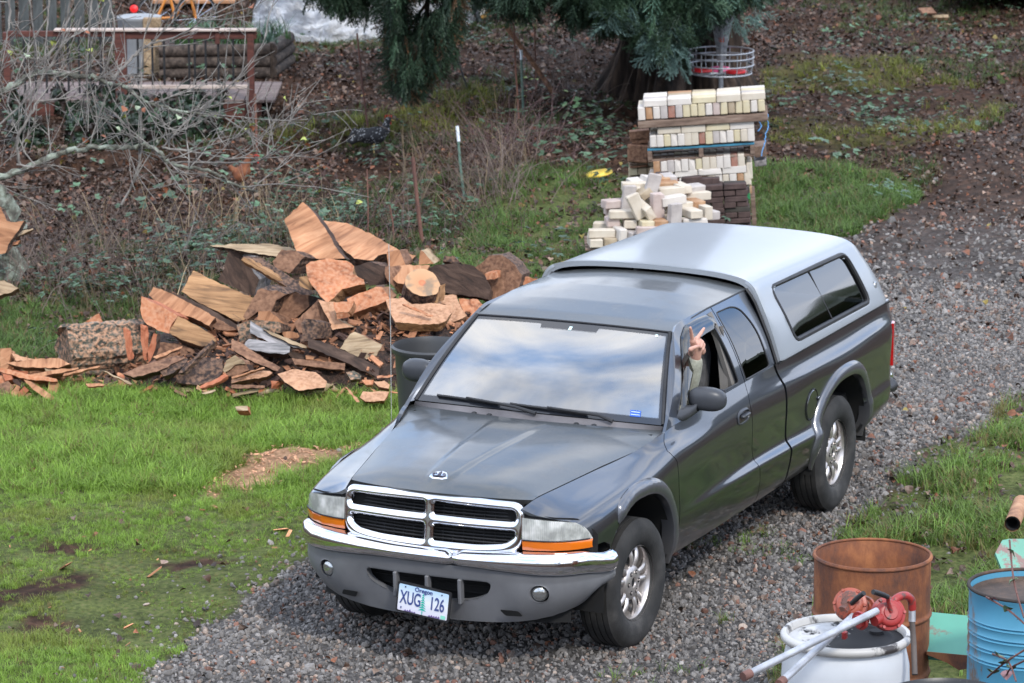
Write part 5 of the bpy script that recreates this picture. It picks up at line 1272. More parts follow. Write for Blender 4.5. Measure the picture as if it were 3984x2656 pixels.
b=MB()
for s_ in (1,-1): V,F=blob(head+np.array((.082,s_*.032,.015)),.011,.012,.010,6,2); b.add(V,F)
b.V=[tuple(np.array(v)-np.array(drv.location)) for v in b.V]
b.build('eyes',mat('eye',(.05,.04,.035),.2),drv,True)
b=MB(); b.tube([head+np.array((.080,-.022,-.045)),head+np.array((.088,0,-.047)),head+np.array((.080,.022,-.045))],.005,6); b.V=[tuple(np.array(v)-np.array(drv.location)) for v in b.V]; b.build('mouth',mat('lips',(.35,.13,.11),.5),drv,True)
# ================================================================ FIREWOOD
def woodmat(name,c0,c1,c2,stretch=(9,1.2,9),rings=0.,rough=.75,bump=.35,saw=0.):
    m=mat(name,c1,rough,0,.3); t,b=T(m); l=t.links.new; tc=t.nodes.new('ShaderNodeTexCoord'); mp=t.nodes.new('ShaderNodeMapping'); mp.inputs['Scale'].default_value=stretch
    oi=t.nodes.new('ShaderNodeObjectInfo'); vm=t.nodes.new('ShaderNodeVectorMath'); vm.operation='SCALE'; cmb=t.nodes.new('ShaderNodeCombineXYZ'); 
    for q in range(3): l(oi.outputs['Random'],cmb.inputs[q])
    l(cmb.outputs[0],vm.inputs[0]); vm.inputs['Scale'].default_value=37.; l(vm.outputs[0],mp.inputs['Location'])
    l(tc.outputs['Object'],mp.inputs[0]); n=t.nodes.new('ShaderNodeTexNoise'); n.inputs['Scale'].default_value=2.2; n.inputs['Detail'].default_value=8; n.inputs['Roughness'].default_value=.6; n.inputs['Distortion'].default_value=.8; l(mp.outputs[0],n.inputs['Vector'])
    r=ramp(t,[(.28,c0),(.48,c1),(.70,c2)]); l(n.outputs[0],r.inputs[0]); cur=r.outputs[0]
    n2=t.nodes.new('ShaderNodeTexNoise'); n2.inputs['Scale'].default_value=2.6; n2.inputs['Detail'].default_value=5; l(tc.outputs['Object'],n2.inputs['Vector'])
    mr=t.nodes.new('ShaderNodeMapRange'); mr.inputs[1].default_value=.35; mr.inputs[2].default_value=.7; mr.inputs[3].default_value=.72; mr.inputs[4].default_value=1.18; l(n2.outputs[0],mr.inputs[0])
    v2=t.nodes.new('ShaderNodeVectorMath'); v2.operation='SCALE'; l(cur,v2.inputs[0]); l(mr.outputs[0],v2.inputs['Scale']); cur=v2.outputs[0]
    if saw:
        n3=t.nodes.new('ShaderNodeTexNoise'); n3.inputs['Scale'].default_value=38; n3.inputs['Detail'].default_value=5; l(tc.outputs['Object'],n3.inputs['Vector']); r3=ramp(t,[(.42,(0,0,0)),(.62,(1,1,1))]); l(n3.outputs[0],r3.inputs[0])
        mm=t.nodes.new('ShaderNodeMath'); mm.operation='MULTIPLY'; l(r3.outputs[0],mm.inputs[0]); mm.inputs[1].default_value=saw; mx=t.nodes.new('ShaderNodeMix'); mx.data_type='RGBA'; l(mm.outputs[0],mx.inputs['Factor']); l(cur,mx.inputs['A']); mx.inputs['B'].default_value=(.50,.28,.17,1); cur=mx.outputs['Result']
    l(cur,b.inputs['Base Color']); bp=t.nodes.new('ShaderNodeBump'); bp.inputs['Strength'].default_value=bump; bp.inputs['Distance'].default_value=.02; l(n.outputs[0],bp.inputs['Height']); l(bp.outputs[0],b.inputs['Normal']); return m
WM={'tan':woodmat('split_tan',(.17,.07,.035),(.40,.19,.095),(.56,.30,.165)),
 'gold':woodmat('split_streaked',(.06,.04,.03),(.33,.18,.085),(.48,.28,.14),(1.6,15,15)),
 'orange':woodmat('cut_orange',(.16,.06,.03),(.42,.155,.07),(.54,.24,.12),(5,5,5),saw=.5),
 'brown':woodmat('old_brown',(.07,.035,.025),(.17,.085,.05),(.28,.15,.09),(3,10,10),saw=.25),
 'dark':woodmat('dark_wood',(.018,.012,.010),(.06,.035,.025),(.12,.075,.055),(3,10,10)),
 'bark':woodmat('bark',(.010,.008,.008),(.045,.030,.026),(.11,.075,.06),(3,9,9),bump=1.0,saw=.3),
 'lich':woodmat('lichen_bark',(.012,.012,.012),(.055,.06,.045),(.26,.22,.18),(2.5,7,7),bump=1.0,saw=.75),
 'grey':woodmat('weathered_grey',(.08,.08,.08),(.22,.21,.21),(.42,.39,.39),(2,14,14)),
 'pale':woodmat('pale_split',(.11,.07,.045),(.33,.235,.14),(.50,.38,.25),(2,14,14)),
 'red':woodmat('red_cut',(.25,.07,.03),(.42,.14,.07),(.50,.20,.11),(8,8,8)),
 'saw':woodmat('sawdusty',(.22,.11,.06),(.42,.22,.12),(.55,.33,.20),(9,9,9),saw=.8)}
ZF={'W1':(500,750,2.614),'W2':(1050,750,2.138),'W3':(200,1150,2.94),'W4':(900,1150,3.36),'W5':(0,780,1.912),'W0':(0,0,1/KS)}
def dpt(P): return float((np.array(P)-CAM)@fwd)
D0=dpt(flat(600,885)); GRP='split firewood thrown on the heap'
hdir=np.array([fh[0],fh[1],0.])
def piece(view,pts,dd,tilt,ext,mf,ms,label,thick_taper=.9,name='firewood',cat='firewood',mb=None,D=None,grp=GRP,sub=True):
    """traced face polygon at depth D0+dd, tilted: tilt=(a,b) metres of extra depth per metre right / up; ext=(right,up,away) thickness vector in metres"""
    ox,oy,s=ZF[view]; pp=[((ox+x/s)/KS,(oy+y/s)/KS) for x,y in pts]
    # add mid-edge jitter for a rough edge
    rr=random.Random(len(pts)*7+int(pts[0][0])); q=[]
    for i in range(len(pp)):
        a=np.array(pp[i]);c=np.array(pp[(i+1)%len(pp)]); k=max(1,int(np.linalg.norm(c-a)/9)) if sub else 1
        nn=np.array((-(c-a)[1],(c-a)[0]))/(np.linalg.norm(c-a)+1e-9)
        for j in range(k): q.append(tuple(a+(c-a)*j/k+(nn*rr.uniform(-1.5,1.5) if j else 0)))
    cx=np.mean([a for a,_ in pp]);cy=np.mean([c for _,c in pp]); d0=(D or D0)+dd
    C0=pd(cx,cy,d0); A=fwd-0; U=np.array([0,0,1.])
    # plane through C0 spanned by (rgt + tilt0*hdir) and (U + tilt1*hdir)
    e1=rgt+tilt[0]*hdir; e2=U+tilt[1]*hdir; n=np.cross(e1,e2); n/=np.linalg.norm(n)
    if n@hdir>0: n=-n
    P=[]
    for a,c in q:
        r_=ray(a,c); t_=((C0-CAM)@n)/(r_@n); P.append(CAM+r_*t_)
    ex=ext[0]*rgt+ext[1]*U+ext[2]*hdir
    P=np.array(P); cen=P.mean(0); N_=len(P)
    lay=[P]; 
    for k in (1,2):
        f=k/2; tp=1-(1-thick_taper)*f; lay.append(cen+(P-cen)*tp+ex*f+ np.array([[rr.uniform(-.006,.006) for _ in range(3)] for _ in range(N_)]))
    V=np.vstack(lay); F=[tuple(range(N_)),tuple(range(3*N_-1,2*N_-1,-1))]; MI=[0,2 if mb else 0]
    for k in range(2):
        for i in range(N_): F.append((k*N_+(i+1)%N_,k*N_+i,(k+1)*N_+i,(k+1)*N_+(i+1)%N_)); MI.append(1)
    zmin=V[:,2].min(); 
    org=cen+ex*.5
    # object axes follow the face so the grain runs along its longest edge
    L_=[(np.linalg.norm(P[i]-P[j]),i,j) for i in range(0,N_,1) for j in range(i+1,N_,1)]; _,i,j=max(L_); X_=(P[j]-P[i]);X_-=n*(X_@n); X_/=np.linalg.norm(X_); Z_=n; Y_=np.cross(Z_,X_); R=np.stack([X_,Y_,Z_],1)
    V=(V-org)@R
    mats=[WM[mf],WM[ms]]+([WM[mb]] if mb else [])
    o=obj(name,V,F,mats,None,None,False,MI); o.matrix_world=Matrix(((*R[0],org[0]),(*R[1],org[1]),(*R[2],org[2]),(0,0,0,1)))
    tag(o,label,cat,grp); return o
def logp(view,p0,p1,r,dd,dd2,me,ms,label,cat='log',name='log',D=None,half=False,grp=GRP,r2=None):
    """a round: p0 = centre of the end that shows, p1 = centre of the other end, r in metres"""
    ox,oy,s=ZF[view]; f=lambda p,d_: pd((ox+p[0]/s)/KS,(oy+p[1]/s)/KS,(D or D0)+d_)
    a=f(p0,dd);c=f(p1,dd2); x=c-a;L_=np.linalg.norm(x);x/=L_; u=np.cross(x,[0,0,1.]);u/=np.linalg.norm(u);v=np.cross(u,x); n=40 if ms=='lich' else 26; rr=random.Random(int(p0[0])); jit=[1+rr.uniform(-.06,.06) for _ in range(n)]
    V=[];F=[];MI=[]; A0=0 
    ang=[2*PI*k/n for k in range(n)]
    rows=22 if ms=='lich' else 5
    for k in range(rows+1):
        rad=(r+( (r2 or r)-r)*k/rows)
        for i,q in enumerate(ang):
            cs,sn=math.cos(q),math.sin(q); 
            if half and sn<0: sn*=.12
            wj=.055 if ms=='lich' else .03
            V.append(np.array((L_*(k/rows-.5)+(rr.uniform(-.03,.03) if ms=='lich' else 0),rad*jit[i]*cs*(1+rr.uniform(-wj,wj)),rad*jit[i]*sn*(1+rr.uniform(-wj,wj)))))
    for k in range(rows):
        for i in range(n): F.append((k*n+i,(k+1)*n+i,(k+1)*n+(i+1)%n,k*n+(i+1)%n)); MI.append(1)
    F.append(tuple(range(n))); MI.append(0); F.append(tuple(rows*n+i for i in range(n))[::-1]); MI.append(0)
    o=obj(name,V,F,[WM[me] if isinstance(me,str) else me,WM[ms]],None,None,False,MI); R=np.stack([x,u,v],1); c0=(a+c)/2
    o.matrix_world=Matrix(((*R[0],c0[0]),(*R[1],c0[1]),(*R[2],c0[2]),(0,0,0,1))); tag(o,label,cat,grp); return o
def ringend():
    m=mat('round_end',(.5,.3,.15),.8); t,b=T(m); l=t.links.new; tc=t.nodes.new('ShaderNodeTexCoord'); sx=t.nodes.new('ShaderNodeSeparateXYZ'); l(tc.outputs['Object'],sx.inputs[0]); cb=t.nodes.new('ShaderNodeCombineXYZ'); l(sx.outputs[1],cb.inputs[0]); l(sx.outputs[2],cb.inputs[1])
    ln=t.nodes.new('ShaderNodeVectorMath'); ln.operation='LENGTH'; l(cb.outputs[0],ln.inputs[0]); n=t.nodes.new('ShaderNodeTexNoise'); n.inputs['Scale'].default_value=9; n.inputs['Detail'].default_value=6; l(tc.outputs['Object'],n.inputs['Vector'])
    r=ramp(t,[(.0,(.60,.20,.09)),(.18,(.46,.15,.07)),(.22,(.44,.23,.115)),(1,(.48,.28,.15))]); mr=t.nodes.new('ShaderNodeMapRange'); mr.inputs[2].default_value=.14; l(ln.outputs['Value'],mr.inputs[0]); l(mr.outputs[0],r.inputs[0])
    r2=ramp(t,[(.50,(0,0,0)),(.62,(1,1,1))]); l(n.outputs[0],r2.inputs[0]); mx=t.nodes.new('ShaderNodeMix'); mx.data_type='RGBA'; mm=t.nodes.new('ShaderNodeMath'); mm.operation='MULTIPLY'; mm.inputs[1].default_value=.7; l(r2.outputs[0],mm.inputs[0]); l(mm.outputs[0],mx.inputs['Factor']); l(r.outputs[0],mx.inputs['A']); mx.inputs['B'].default_value=(.14,.13,.10,1); l(mx.outputs['Result'],b.inputs['Base Color']); return m
RE=ringend()
# the heap from top to bottom (each piece its own thing)
piece('W2',[(275,75),(120,220),(170,350),(222,485),(275,547),(625,545),(575,490),(480,330),(405,215),(345,140)],1.15,(.25,.9),(.06,-.05,.10),'tan','dark','broad pale orange plank standing tilted at the very top of the heap')
piece('W2',[(430,230),(640,250),(860,350),(1080,480),(1215,520),(1180,555),(1100,525),(990,505),(900,520),(860,560),(700,545),(560,420)],1.35,(.0,2.6),(.0,-.09,.06),'tan','bark','long flat orange plank sloping down to the right behind the tilted top plank')
piece('W1',[(820,535),(1070,518),(1400,515),(1640,550),(1700,580),(1560,650),(1380,625),(1150,590),(1000,560)],1.3,(.0,2.8),(.0,-.03,.05),'pale','bark','thin grey-tan slab sticking out left near the top of the heap')
piece('W1',[(1020,580),(1180,600),(1160,640),(1330,880),(1270,1050),(910,890),(960,800)],1.35,(.2,.3),(.1,-.03,.25),'dark','grey','dark hollow curved slab edged with pale wood under the thin slab')
piece('W1',[(1145,680),(1175,640),(1340,650),(1520,770),(1690,880),(1850,1000),(1900,1010),(1810,1065),(1560,920),(1380,820)],.75,(.0,1.2),(.0,-.05,.12),'bark','gold','long dark-barked slab with a yellow sawn lower edge crossing the heap')
piece('W1',[(1145,680),(1560,920),(1810,1062),(1815,1035),(1560,885),(1175,655)],.72,(.0,.1),(.02,.0,.05),'gold','gold','narrow yellow sawn edge strip under the dark-barked slab')
piece('W1',[(655,790),(860,885),(1060,980),(1300,1080),(1180,1290),(1110,1310),(900,1200),(720,1120),(620,1060),(540,1000)],.75,(.15,.75),(.05,-.10,.14),'gold','brown','wide gold board with dark grain streaks and a knot left of centre')
piece('W1',[(255,955),(450,1030),(700,1160),(885,1265),(820,1350),(660,1270),(430,1190),(300,1130),(205,1035)],.45,(.1,1.0),(.03,-.09,.12),'tan','brown','narrow tan beam with a wavy bark edge, upper of two on the left slope')
piece('W1',[(885,1265),(990,1330),(1100,1390),(1000,1400),(900,1390),(820,1345)],.5,(.2,.3),(.05,-.06,.12),'brown','brown','short brown end block at the right tip of the narrow tan beam')
piece('W1',[(405,1000),(560,1050),(830,1180),(1100,1340),(1100,1400),(1000,1340),(760,1210),(560,1110)],.6,(.1,.6),(.03,-.05,.08),'dark','brown','thin dark bark-edged strip between the tan beam and the streaked board')
piece('W1',[(130,1050),(330,1150),(500,1250),(440,1330),(410,1430),(300,1400),(190,1340),(140,1270),(120,1180)],.2,(.15,.5),(.08,-.06,.2),'orange','red','orange-brown sawn end block lowest on the left slope')
piece('W1',[(500,1250),(700,1350),(850,1440),(890,1500),(860,1568),(740,1560),(560,1500),(412,1420)],.22,(.2,.5),(.05,-.10,.14),'gold','brown','gold split beam running right from the orange-brown end block')
piece('W1',[(1310,990),(1350,968),(1440,995),(1500,990),(1610,1030),(1500,1090),(1440,1220),(1320,1200),(1200,1290),(1165,1260)],.35,(.15,.25),(.1,-.0,.2),'brown','bark','brown bark-sided split standing in the middle of the heap')
piece('W1',[(1500,1090),(1650,1010),(1830,1040),(1840,1150),(1700,1270),(1620,1350),(1540,1330),(1460,1200)],.5,(.1,.1),(.1,-.05,.2),'brown','dark','dark sawdust-flecked split face under the barked slab')
piece('W1',[(1320,1200),(1440,1200),(1540,1290),(1640,1400),(1450,1330),(1310,1290)],.3,(.1,.2),(.1,-.05,.15),'tan','brown','smooth pinkish cut disc half hidden in the middle of the heap')
piece('W2',[(300,600),(340,570),(480,545),(640,565),(700,610),(690,670),(780,720),(790,760),(700,775),(600,800),(480,915),(420,860),(350,770),(310,690)],.35,(.1,1.3),(.03,-.10,.15),'orange','gold','big rusty orange slab with ragged edge beneath the top plank')
piece('W2',[(245,700),(310,690),(350,770),(355,810),(280,790),(247,770)],.33,(.0,.2),(.05,-.03,.12),'gold','brown','small yellow side face left of the rusty orange slab')
piece('W2',[(20,570),(100,470),(210,480),(290,530),(160,670),(60,640)],.85,(.1,.4),(.1,-.05,.2),'brown','bark','brown wedge wedged under the tilted top plank')
piece('W2',[(700,610),(830,570),(960,610),(960,760),(830,770),(790,720),(690,670)],.8,(.1,.3),(.1,-.05,.25),'dark','bark','dark rough split right of the rusty orange slab')
piece('W2',[(975,490),(1080,475),(1130,605),(985,612)],.95,(.1,.3),(.06,-.02,.2),'tan','brown','small upright orange block under the long flat plank')
piece('W2',[(1240,598),(1255,475),(1280,490),(1365,590)],1.1,(.1,.2),(.05,0,.1),'tan','pale','small pointed wedge sticking up behind the round log')
piece('W2',[(960,615),(1130,600),(1330,600),(1300,650),(1180,660),(1130,720),(1120,758),(1060,750),(1000,690)],.7,(.0,1.5),(.02,-.12,.12),'tan','tan','flat tan slab whose corner points left behind the round log')
piece('W2',[(960,615),(1060,750),(1035,782),(985,735),(955,670)],.66,(.2,.1),(.1,0,.1),'brown','brown','brown end face under the left corner of the flat tan slab')
logp('W2',(1268,748),(1235,860),.132,.28,.40,RE,'bark','round log with a pale ringed end and orange heart, bark round its side')
piece('W2',[(1345,800),(1400,770),(1390,915),(1330,925)],.33,(.2,.1),(.05,0,.1),'gold','gold','split yellow side piece standing against the round log')
piece('W2',[(1275,640),(1380,595),(1560,580),(1700,610),(1790,690),(1830,790),(1815,885),(1620,850),(1410,820),(1400,740),(1330,670)],.75,(-.05,.25),(.05,-.1,.28),'dark','bark','large dark half-moon sawn slab leaning right of the round log')
piece('W2',[(1435,570),(1450,525),(1530,520),(1590,580),(1560,582)],1.0,(.0,.2),(.05,-.1,.2),'bark','bark','scrap of dark bark on top of the half-moon slab')
logp('W2',(1890,725),(1960,700),.185,.95,1.35,'brown','bark','big round sawn log end nearest the truck roof, orange heart')
piece('W2',[(1790,672),(1865,665),(1868,720),(1800,725)],.8,(.1,.2),(.05,0,.1),'orange','orange','small orange block on the big round log end')
piece('W2',[(2070,705),(2120,695),(2230,715),(2180,770),(2110,765)],1.1,(.1,.6),(.02,-.1,.1),'orange','tan','orange cut piece just above the truck roof edge')
piece('W2',[(1990,600),(2040,625),(2060,700),(2130,770),(2050,810),(2030,700)],1.1,(.1,.3),(.05,-.1,.15),'saw','bark','sawdusty bark edge beside the big round log end')
piece('W2',[(1400,840),(1550,850),(1600,970),(1640,1020),(1560,1060),(1400,1095),(1380,1040),(1500,960),(1450,920),(1385,915)],.42,(.0,2.2),(.0,-.10,.1),'saw','tan','wide sawdust-covered slab behind the round log')
piece('W2',[(965,885),(1110,870),(1180,925),(1340,915),(1510,935),(1520,990),(1470,1060),(1400,1090),(1250,1095),(1045,1075),(1000,990)],.05,(.0,2.6),(.0,-.075,.05),'saw','gold','big flat sawdust-covered slab with a pale chopped front edge, lying before the round log')
piece('W2',[(1100,925),(1140,928),(1360,1020),(1350,1030),(1200,975)],-.08,(.0,.8),(.0,-.01,.03),'orange','orange','thin pink splinter lying on the sawdust-covered slab')
piece('W2',[(1570,880),(1730,885),(1785,940),(1700,1000),(1650,1050),(1600,960)],.6,(.0,1.2),(.0,-.1,.1),'orange','tan','orange split piece by the truck windscreen pillar')
piece('W2',[(640,880),(880,780),(930,780),(1000,880),(900,930),(690,1005)],.3,(.1,1.1),(.0,-.09,.1),'orange','tan','long orange split sprinkled with dark sawdust pointing down left')
piece('W2',[(930,785),(1000,780),(1055,850),(1010,890)],.4,(.1,.9),(.0,-.06,.1),'brown','brown','brown triangular tip behind the long sprinkled split')
piece('W2',[(530,910),(640,905),(700,895),(690,935),(660,985),(640,995),(550,1000),(535,960)],-.05,(.1,.7),(.02,-.06,.08),'orange','tan','stepped bright orange offcut in the middle front of the heap')
piece('W2',[(550,1000),(640,990),(660,1030),(560,1052)],-.06,(.1,.1),(.02,0,.08),'orange','tan','lower step of the bright orange offcut')
piece('W2',[(400,885),(450,900),(540,905),(540,1000),(560,1050),(690,1115),(520,1140),(470,1020)],.05,(.05,.9),(.03,-.03,.1),'saw','pale','pale sawdust-speckled strip curving below the bright orange offcut')
piece('W2',[(200,1080),(400,890),(470,1020),(510,1130),(480,1170),(380,1240),(250,1170)],.12,(.25,.35),(.12,-.05,.2),'brown','dark','broad smooth brown cut face left of the speckled strip')
piece('W2',[(640,1000),(960,900),(1010,990),(1040,1060),(840,1075),(700,1080)],.42,(.1,.4),(.05,-.15,.3),'bark','dark','dark barked log under the long sprinkled split')
piece('W2',[(890,1080),(1040,1070),(1120,1125),(1000,1150),(900,1120)],.25,(.0,.5),(.05,-.1,.3),'brown','dark','rough brown log end beneath the flat slab')
# lower front of the heap
piece('W4',[(70,380),(240,320),(400,320),(640,350),(650,480),(500,520),(200,620),(110,600)],.05,(.0,.15),(.1,-.1,.3),'lich','bark','mossy grey-green barked log in the lower middle of the heap')
piece('W4',[(910,360),(960,300),(1060,305),(1130,340),(1130,500),(1110,560),(1000,590),(900,600),(930,500)],-.12,(.1,.2),(.1,-.03,.12),'bark','bark','short stubby bark-covered stub standing in the front of the heap')
piece('W4',[(250,330),(400,420),(700,560),(985,680),(930,700),(700,640),(560,640),(250,490)],-.15,(.1,1.2),(.0,-.03,.05),'grey','brown','long grey-blue weathered split slanting down right')
piece('W4',[(400,430),(640,520),(990,660),(985,685),(800,640),(500,500)],-.18,(.1,1.2),(.0,-.02,.04),'pale','brown','thin pale split lying along the grey-blue one')
piece('W4',[(230,565),(400,590),(680,635),(770,660),(760,740),(690,765),(440,740),(150,680),(190,600)],-.25,(.05,1.0),(.0,-.06,.09),'grey','dark','short silvery white weathered board in the front of the heap')
piece('W4',[(0,570),(160,630),(280,720),(480,850),(645,940),(600,985),(400,910),(210,830),(0,690)],-.32,(.15,1.1),(.0,-.03,.05),'brown','dark','long reddish-brown stave slanting across the front left')
piece('W4',[(1010,560),(1180,590),(1400,690),(1700,820),(1935,940),(1925,1040),(1890,1055),(1650,950),(1400,830),(1000,670)],-.28,(.1,.8),(.0,-.06,.10),'dark','dark','long blackened stave slanting down to the right end of the heap')
piece('W4',[(1550,500),(1610,470),(1790,560),(1975,640),(1900,780),(1760,835),(1600,770),(1420,690),(1480,590)],-.15,(.15,.8),(.08,-.05,.14),'pale','brown','pale weathered block with a dark knot at the right end of the heap')
piece('W4',[(1975,640),(2030,790),(2010,860),(1900,790)],-.13,(.3,.1),(.02,0,.1),'brown','brown','brown end face of the knotted pale block')
piece('W4',[(970,775),(1400,800),(1410,850),(1200,860),(975,830)],-.2,(.05,1.2),(.0,-.04,.06),'tan','orange','short tan board with a bright orange side low in the heap')
piece('W4',[(790,815),(1100,850),(1490,880),(1480,975),(1150,935),(830,900)],-.32,(.05,.5),(.0,-.03,.06),'brown','brown','weathered brown-grey board below the short tan board')
piece('W4',[(740,720),(970,775),(960,840),(800,820),(740,760)],-.15,(.05,.5),(.0,-.05,.2),'dark','dark','black charred board end left of the short tan board')
piece('W4',[(640,470),(900,480),(880,560),(700,560)],.1,(.05,.3),(.0,-.05,.2),'tan','brown','small rounded tan piece behind the grey-blue split')
piece('W4',[(1900,1050),(2120,1035),(2100,1060),(1910,1080)],-.5,(.05,2.0),(.0,-.01,.03),'orange','orange','small orange chip on the grass beside the tub')
piece('W4',[(2080,1245),(2260,1265),(2262,1275),(2090,1262)],-.85,(.05,2.0),(.0,-.01,.02),'orange','orange','thin bright orange strip on the chips by the tub')
piece('W4',[(1720,1250),(2060,1255),(2000,1370),(1750,1380),(1680,1330)],-.85,(.0,2.2),(.0,-.03,.04),'saw','red','flat sawdust-covered offcut in the chips before the tub')
piece('W4',[(1480,1190),(1510,1195),(1675,1390),(1640,1390)],-.9,(.0,2.6),(.0,-.01,.02),'tan','tan','pink splinter lying in the chips at the grass edge')
piece('W4',[(1860,1120),(2000,1110),(2070,1160),(2060,1215),(1930,1190)],-.75,(.0,1.6),(.0,-.03,.05),'saw','brown','round brown bark chip near the tub')
piece('W4',[(1700,1100),(1860,1100),(1850,1160),(1760,1165)],-.7,(.0,1.2),(.0,-.03,.04),'orange','orange','small orange wedge in the chips left of the tub')
piece('W4',[(600,1020),(800,960),(1100,1000),(1250,1120),(1230,1200),(1000,1220),(880,1240),(700,1130)],-.6,(.0,2.4),(.0,-.04,.06),'saw','dark','big flat shelf of bark buried in sawdust at the foot of the heap')
piece('W4',[(515,1110),(620,1115),(560,1170),(520,1215)],-.55,(.1,.3),(.05,-.02,.06),'red','red','small red wedge at the grass edge')
piece('W4',[(1500,1000),(1600,980),(1700,1040),(1690,1090),(1560,1100)],-.55,(.0,1.2),(.0,-.04,.06),'lich','bark','small lichen-covered branch stub low right in the heap')
piece('W4',[(0,1060),(420,930),(440,945),(200,1020),(10,1085)],-.55,(.0,1.6),(.0,-.02,.03),'tan','tan','thin straight tan lath in the front of the heap')
piece('W4',[(0,1100),(350,990),(500,985),(540,1010),(460,1060),(200,1100),(0,1145)],-.5,(.0,1.5),(.0,-.05,.08),'saw','brown','sawdust-coated pole lying below the thin lath')
piece('W4',[(0,1165),(440,1175),(435,1205),(0,1205)],-.62,(.0,.6),(.0,-.02,.05),'brown','dark','dark flat board edge at the grass line')
piece('W3',[(1430,680),(1540,710),(1200,870),(940,935),(805,890),(1100,780)],-.45,(.05,1.6),(.0,-.05,.08),'brown','dark','smooth purple-brown stave pointing left at the front of the heap')
piece('W3',[(1230,850),(1440,740),(1560,710),(1550,760),(1400,880),(1280,920)],-.42,(.05,1.2),(.0,-.05,.08),'bark','bark','rough black bark strip behind the smooth stave')
piece('W3',[(1840,500),(1870,525),(1700,680),(1500,880),(1450,890),(1520,800),(1720,620)],-.5,(-.2,1.0),(.02,-.03,.04),'bark','bark','thin barky stick leaning up right over the bark pieces')
piece('W3',[(1420,900),(1700,700),(1960,720),(1960,860),(1900,960),(1700,1020),(1450,1000)],-.35,(.0,1.0),(.0,-.1,.15),'bark','bark','broad bark-covered lump at the front left foot')
piece('W3',[(1960,850),(2000,740),(2100,680),(2200,740),(2220,780),(2100,790),(2020,860),(1980,880)],-.5,(.1,.3),(.04,-.03,.1),'pale','brown','short broken split with a pale hollow end at the front')
piece('W3',[(1990,880),(2100,790),(2230,780),(2260,850),(2100,920),(2030,920)],-.48,(.1,.2),(.04,-.03,.1),'brown','dark','dark round end below the pale hollow split')
piece('W3',[(1690,1040),(1990,895),(2025,915),(1880,1000),(1700,1060)],-.62,(.1,1.5),(.0,-.03,.03),'red','red','red-orange splinter stick at the grass edge in front')
piece('W3',[(590,860),(620,860),(930,1010),(900,1015)],-.6,(.0,1.8),(.0,-.015,.02),'pale','tan','long thin pale splinter lying on the grass')
piece('W3',[(390,1005),(600,1010),(590,1030),(420,1040)],-.75,(.0,1.8),(.0,-.015,.03),'tan','red','flat pink sliver lying in the grass left')
piece('W3',[(2100,1270),(2240,1258),(2250,1310),(2120,1310)],-1.35,(.1,1.8),(.02,-.05,.05),'pale','red','small offcut block lying alone in the bright grass')
piece('W3',[(1710,1115),(1870,1070),(1880,1085),(1760,1125)],-.9,(.1,2),(.0,-.01,.03),'pale','pale','small pale chip in the grass at the foot of the heap')
# big mossy log on the left with thin blades of wood standing on it
logp('W3',(150,650),(1080,590),.20,.25,.55,'lich','lich','thick mossy log with plated bark lying left of the heap',half=False,r2=.21)
piece('W3',[(210,500),(330,330),(450,260),(545,200),(550,240),(620,340),(630,400),(400,470),(230,520)],.75,(.1,.3),(.03,-.05,.06),'orange','red','rust-orange cut half-disc standing behind the mossy log')
piece('W3',[(820,365),(855,400),(880,560),(900,740),(875,730),(850,600)],-.02,(.0,.1),(.03,0,.02),'red','red','first thin red blade of wood stuck in front of the mossy log, left one')
piece('W3',[(1020,320),(1050,350),(1065,560),(1085,740),(1060,735),(1030,560)],.0,(.0,.1),(.03,0,.02),'red','red','second thin red blade of wood, middle one on the mossy log')
piece('W3',[(1170,430),(1210,440),(1190,600),(1130,750),(1110,760),(1100,640)],-.02,(.0,.1),(.03,0,.02),'red','dark','third, widest red blade of wood at the right end of the mossy log')
piece('W3',[(1160,700),(1440,595),(1500,575),(1490,600),(1200,720)],-.1,(.1,1.6),(.0,-.02,.02),'tan','brown','thin lath under the gold split beam')
piece('W3',[(1200,520),(1500,560),(1700,640),(1650,700),(1200,740)],.25,(.1,.3),(.0,-.05,.2),'brown','dark','brown block under the orange-brown end block')
piece('W3',[(150,885),(540,800),(560,810),(300,880),(130,915)],-.3,(.1,1.6),(.0,-.02,.03),'tan','orange','long orange sliver lying before the mossy log')
# dark core filling the inside of the heap
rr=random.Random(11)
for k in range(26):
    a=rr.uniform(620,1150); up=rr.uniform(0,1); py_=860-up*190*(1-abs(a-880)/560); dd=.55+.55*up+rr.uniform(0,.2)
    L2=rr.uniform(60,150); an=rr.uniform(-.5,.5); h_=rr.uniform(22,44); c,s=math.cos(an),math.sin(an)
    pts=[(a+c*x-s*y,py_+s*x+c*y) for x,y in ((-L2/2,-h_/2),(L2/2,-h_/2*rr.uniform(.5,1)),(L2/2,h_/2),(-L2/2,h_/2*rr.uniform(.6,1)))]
    piece('W0',pts,dd,(rr.uniform(-.3,.3),rr.uniform(.1,.8)),(.05,-.1,.3),rr.choice(['dark','bark','brown']),rr.choice(['dark','bark']),'dark split log jammed deep inside the heap',grp='dark splits inside the heap')
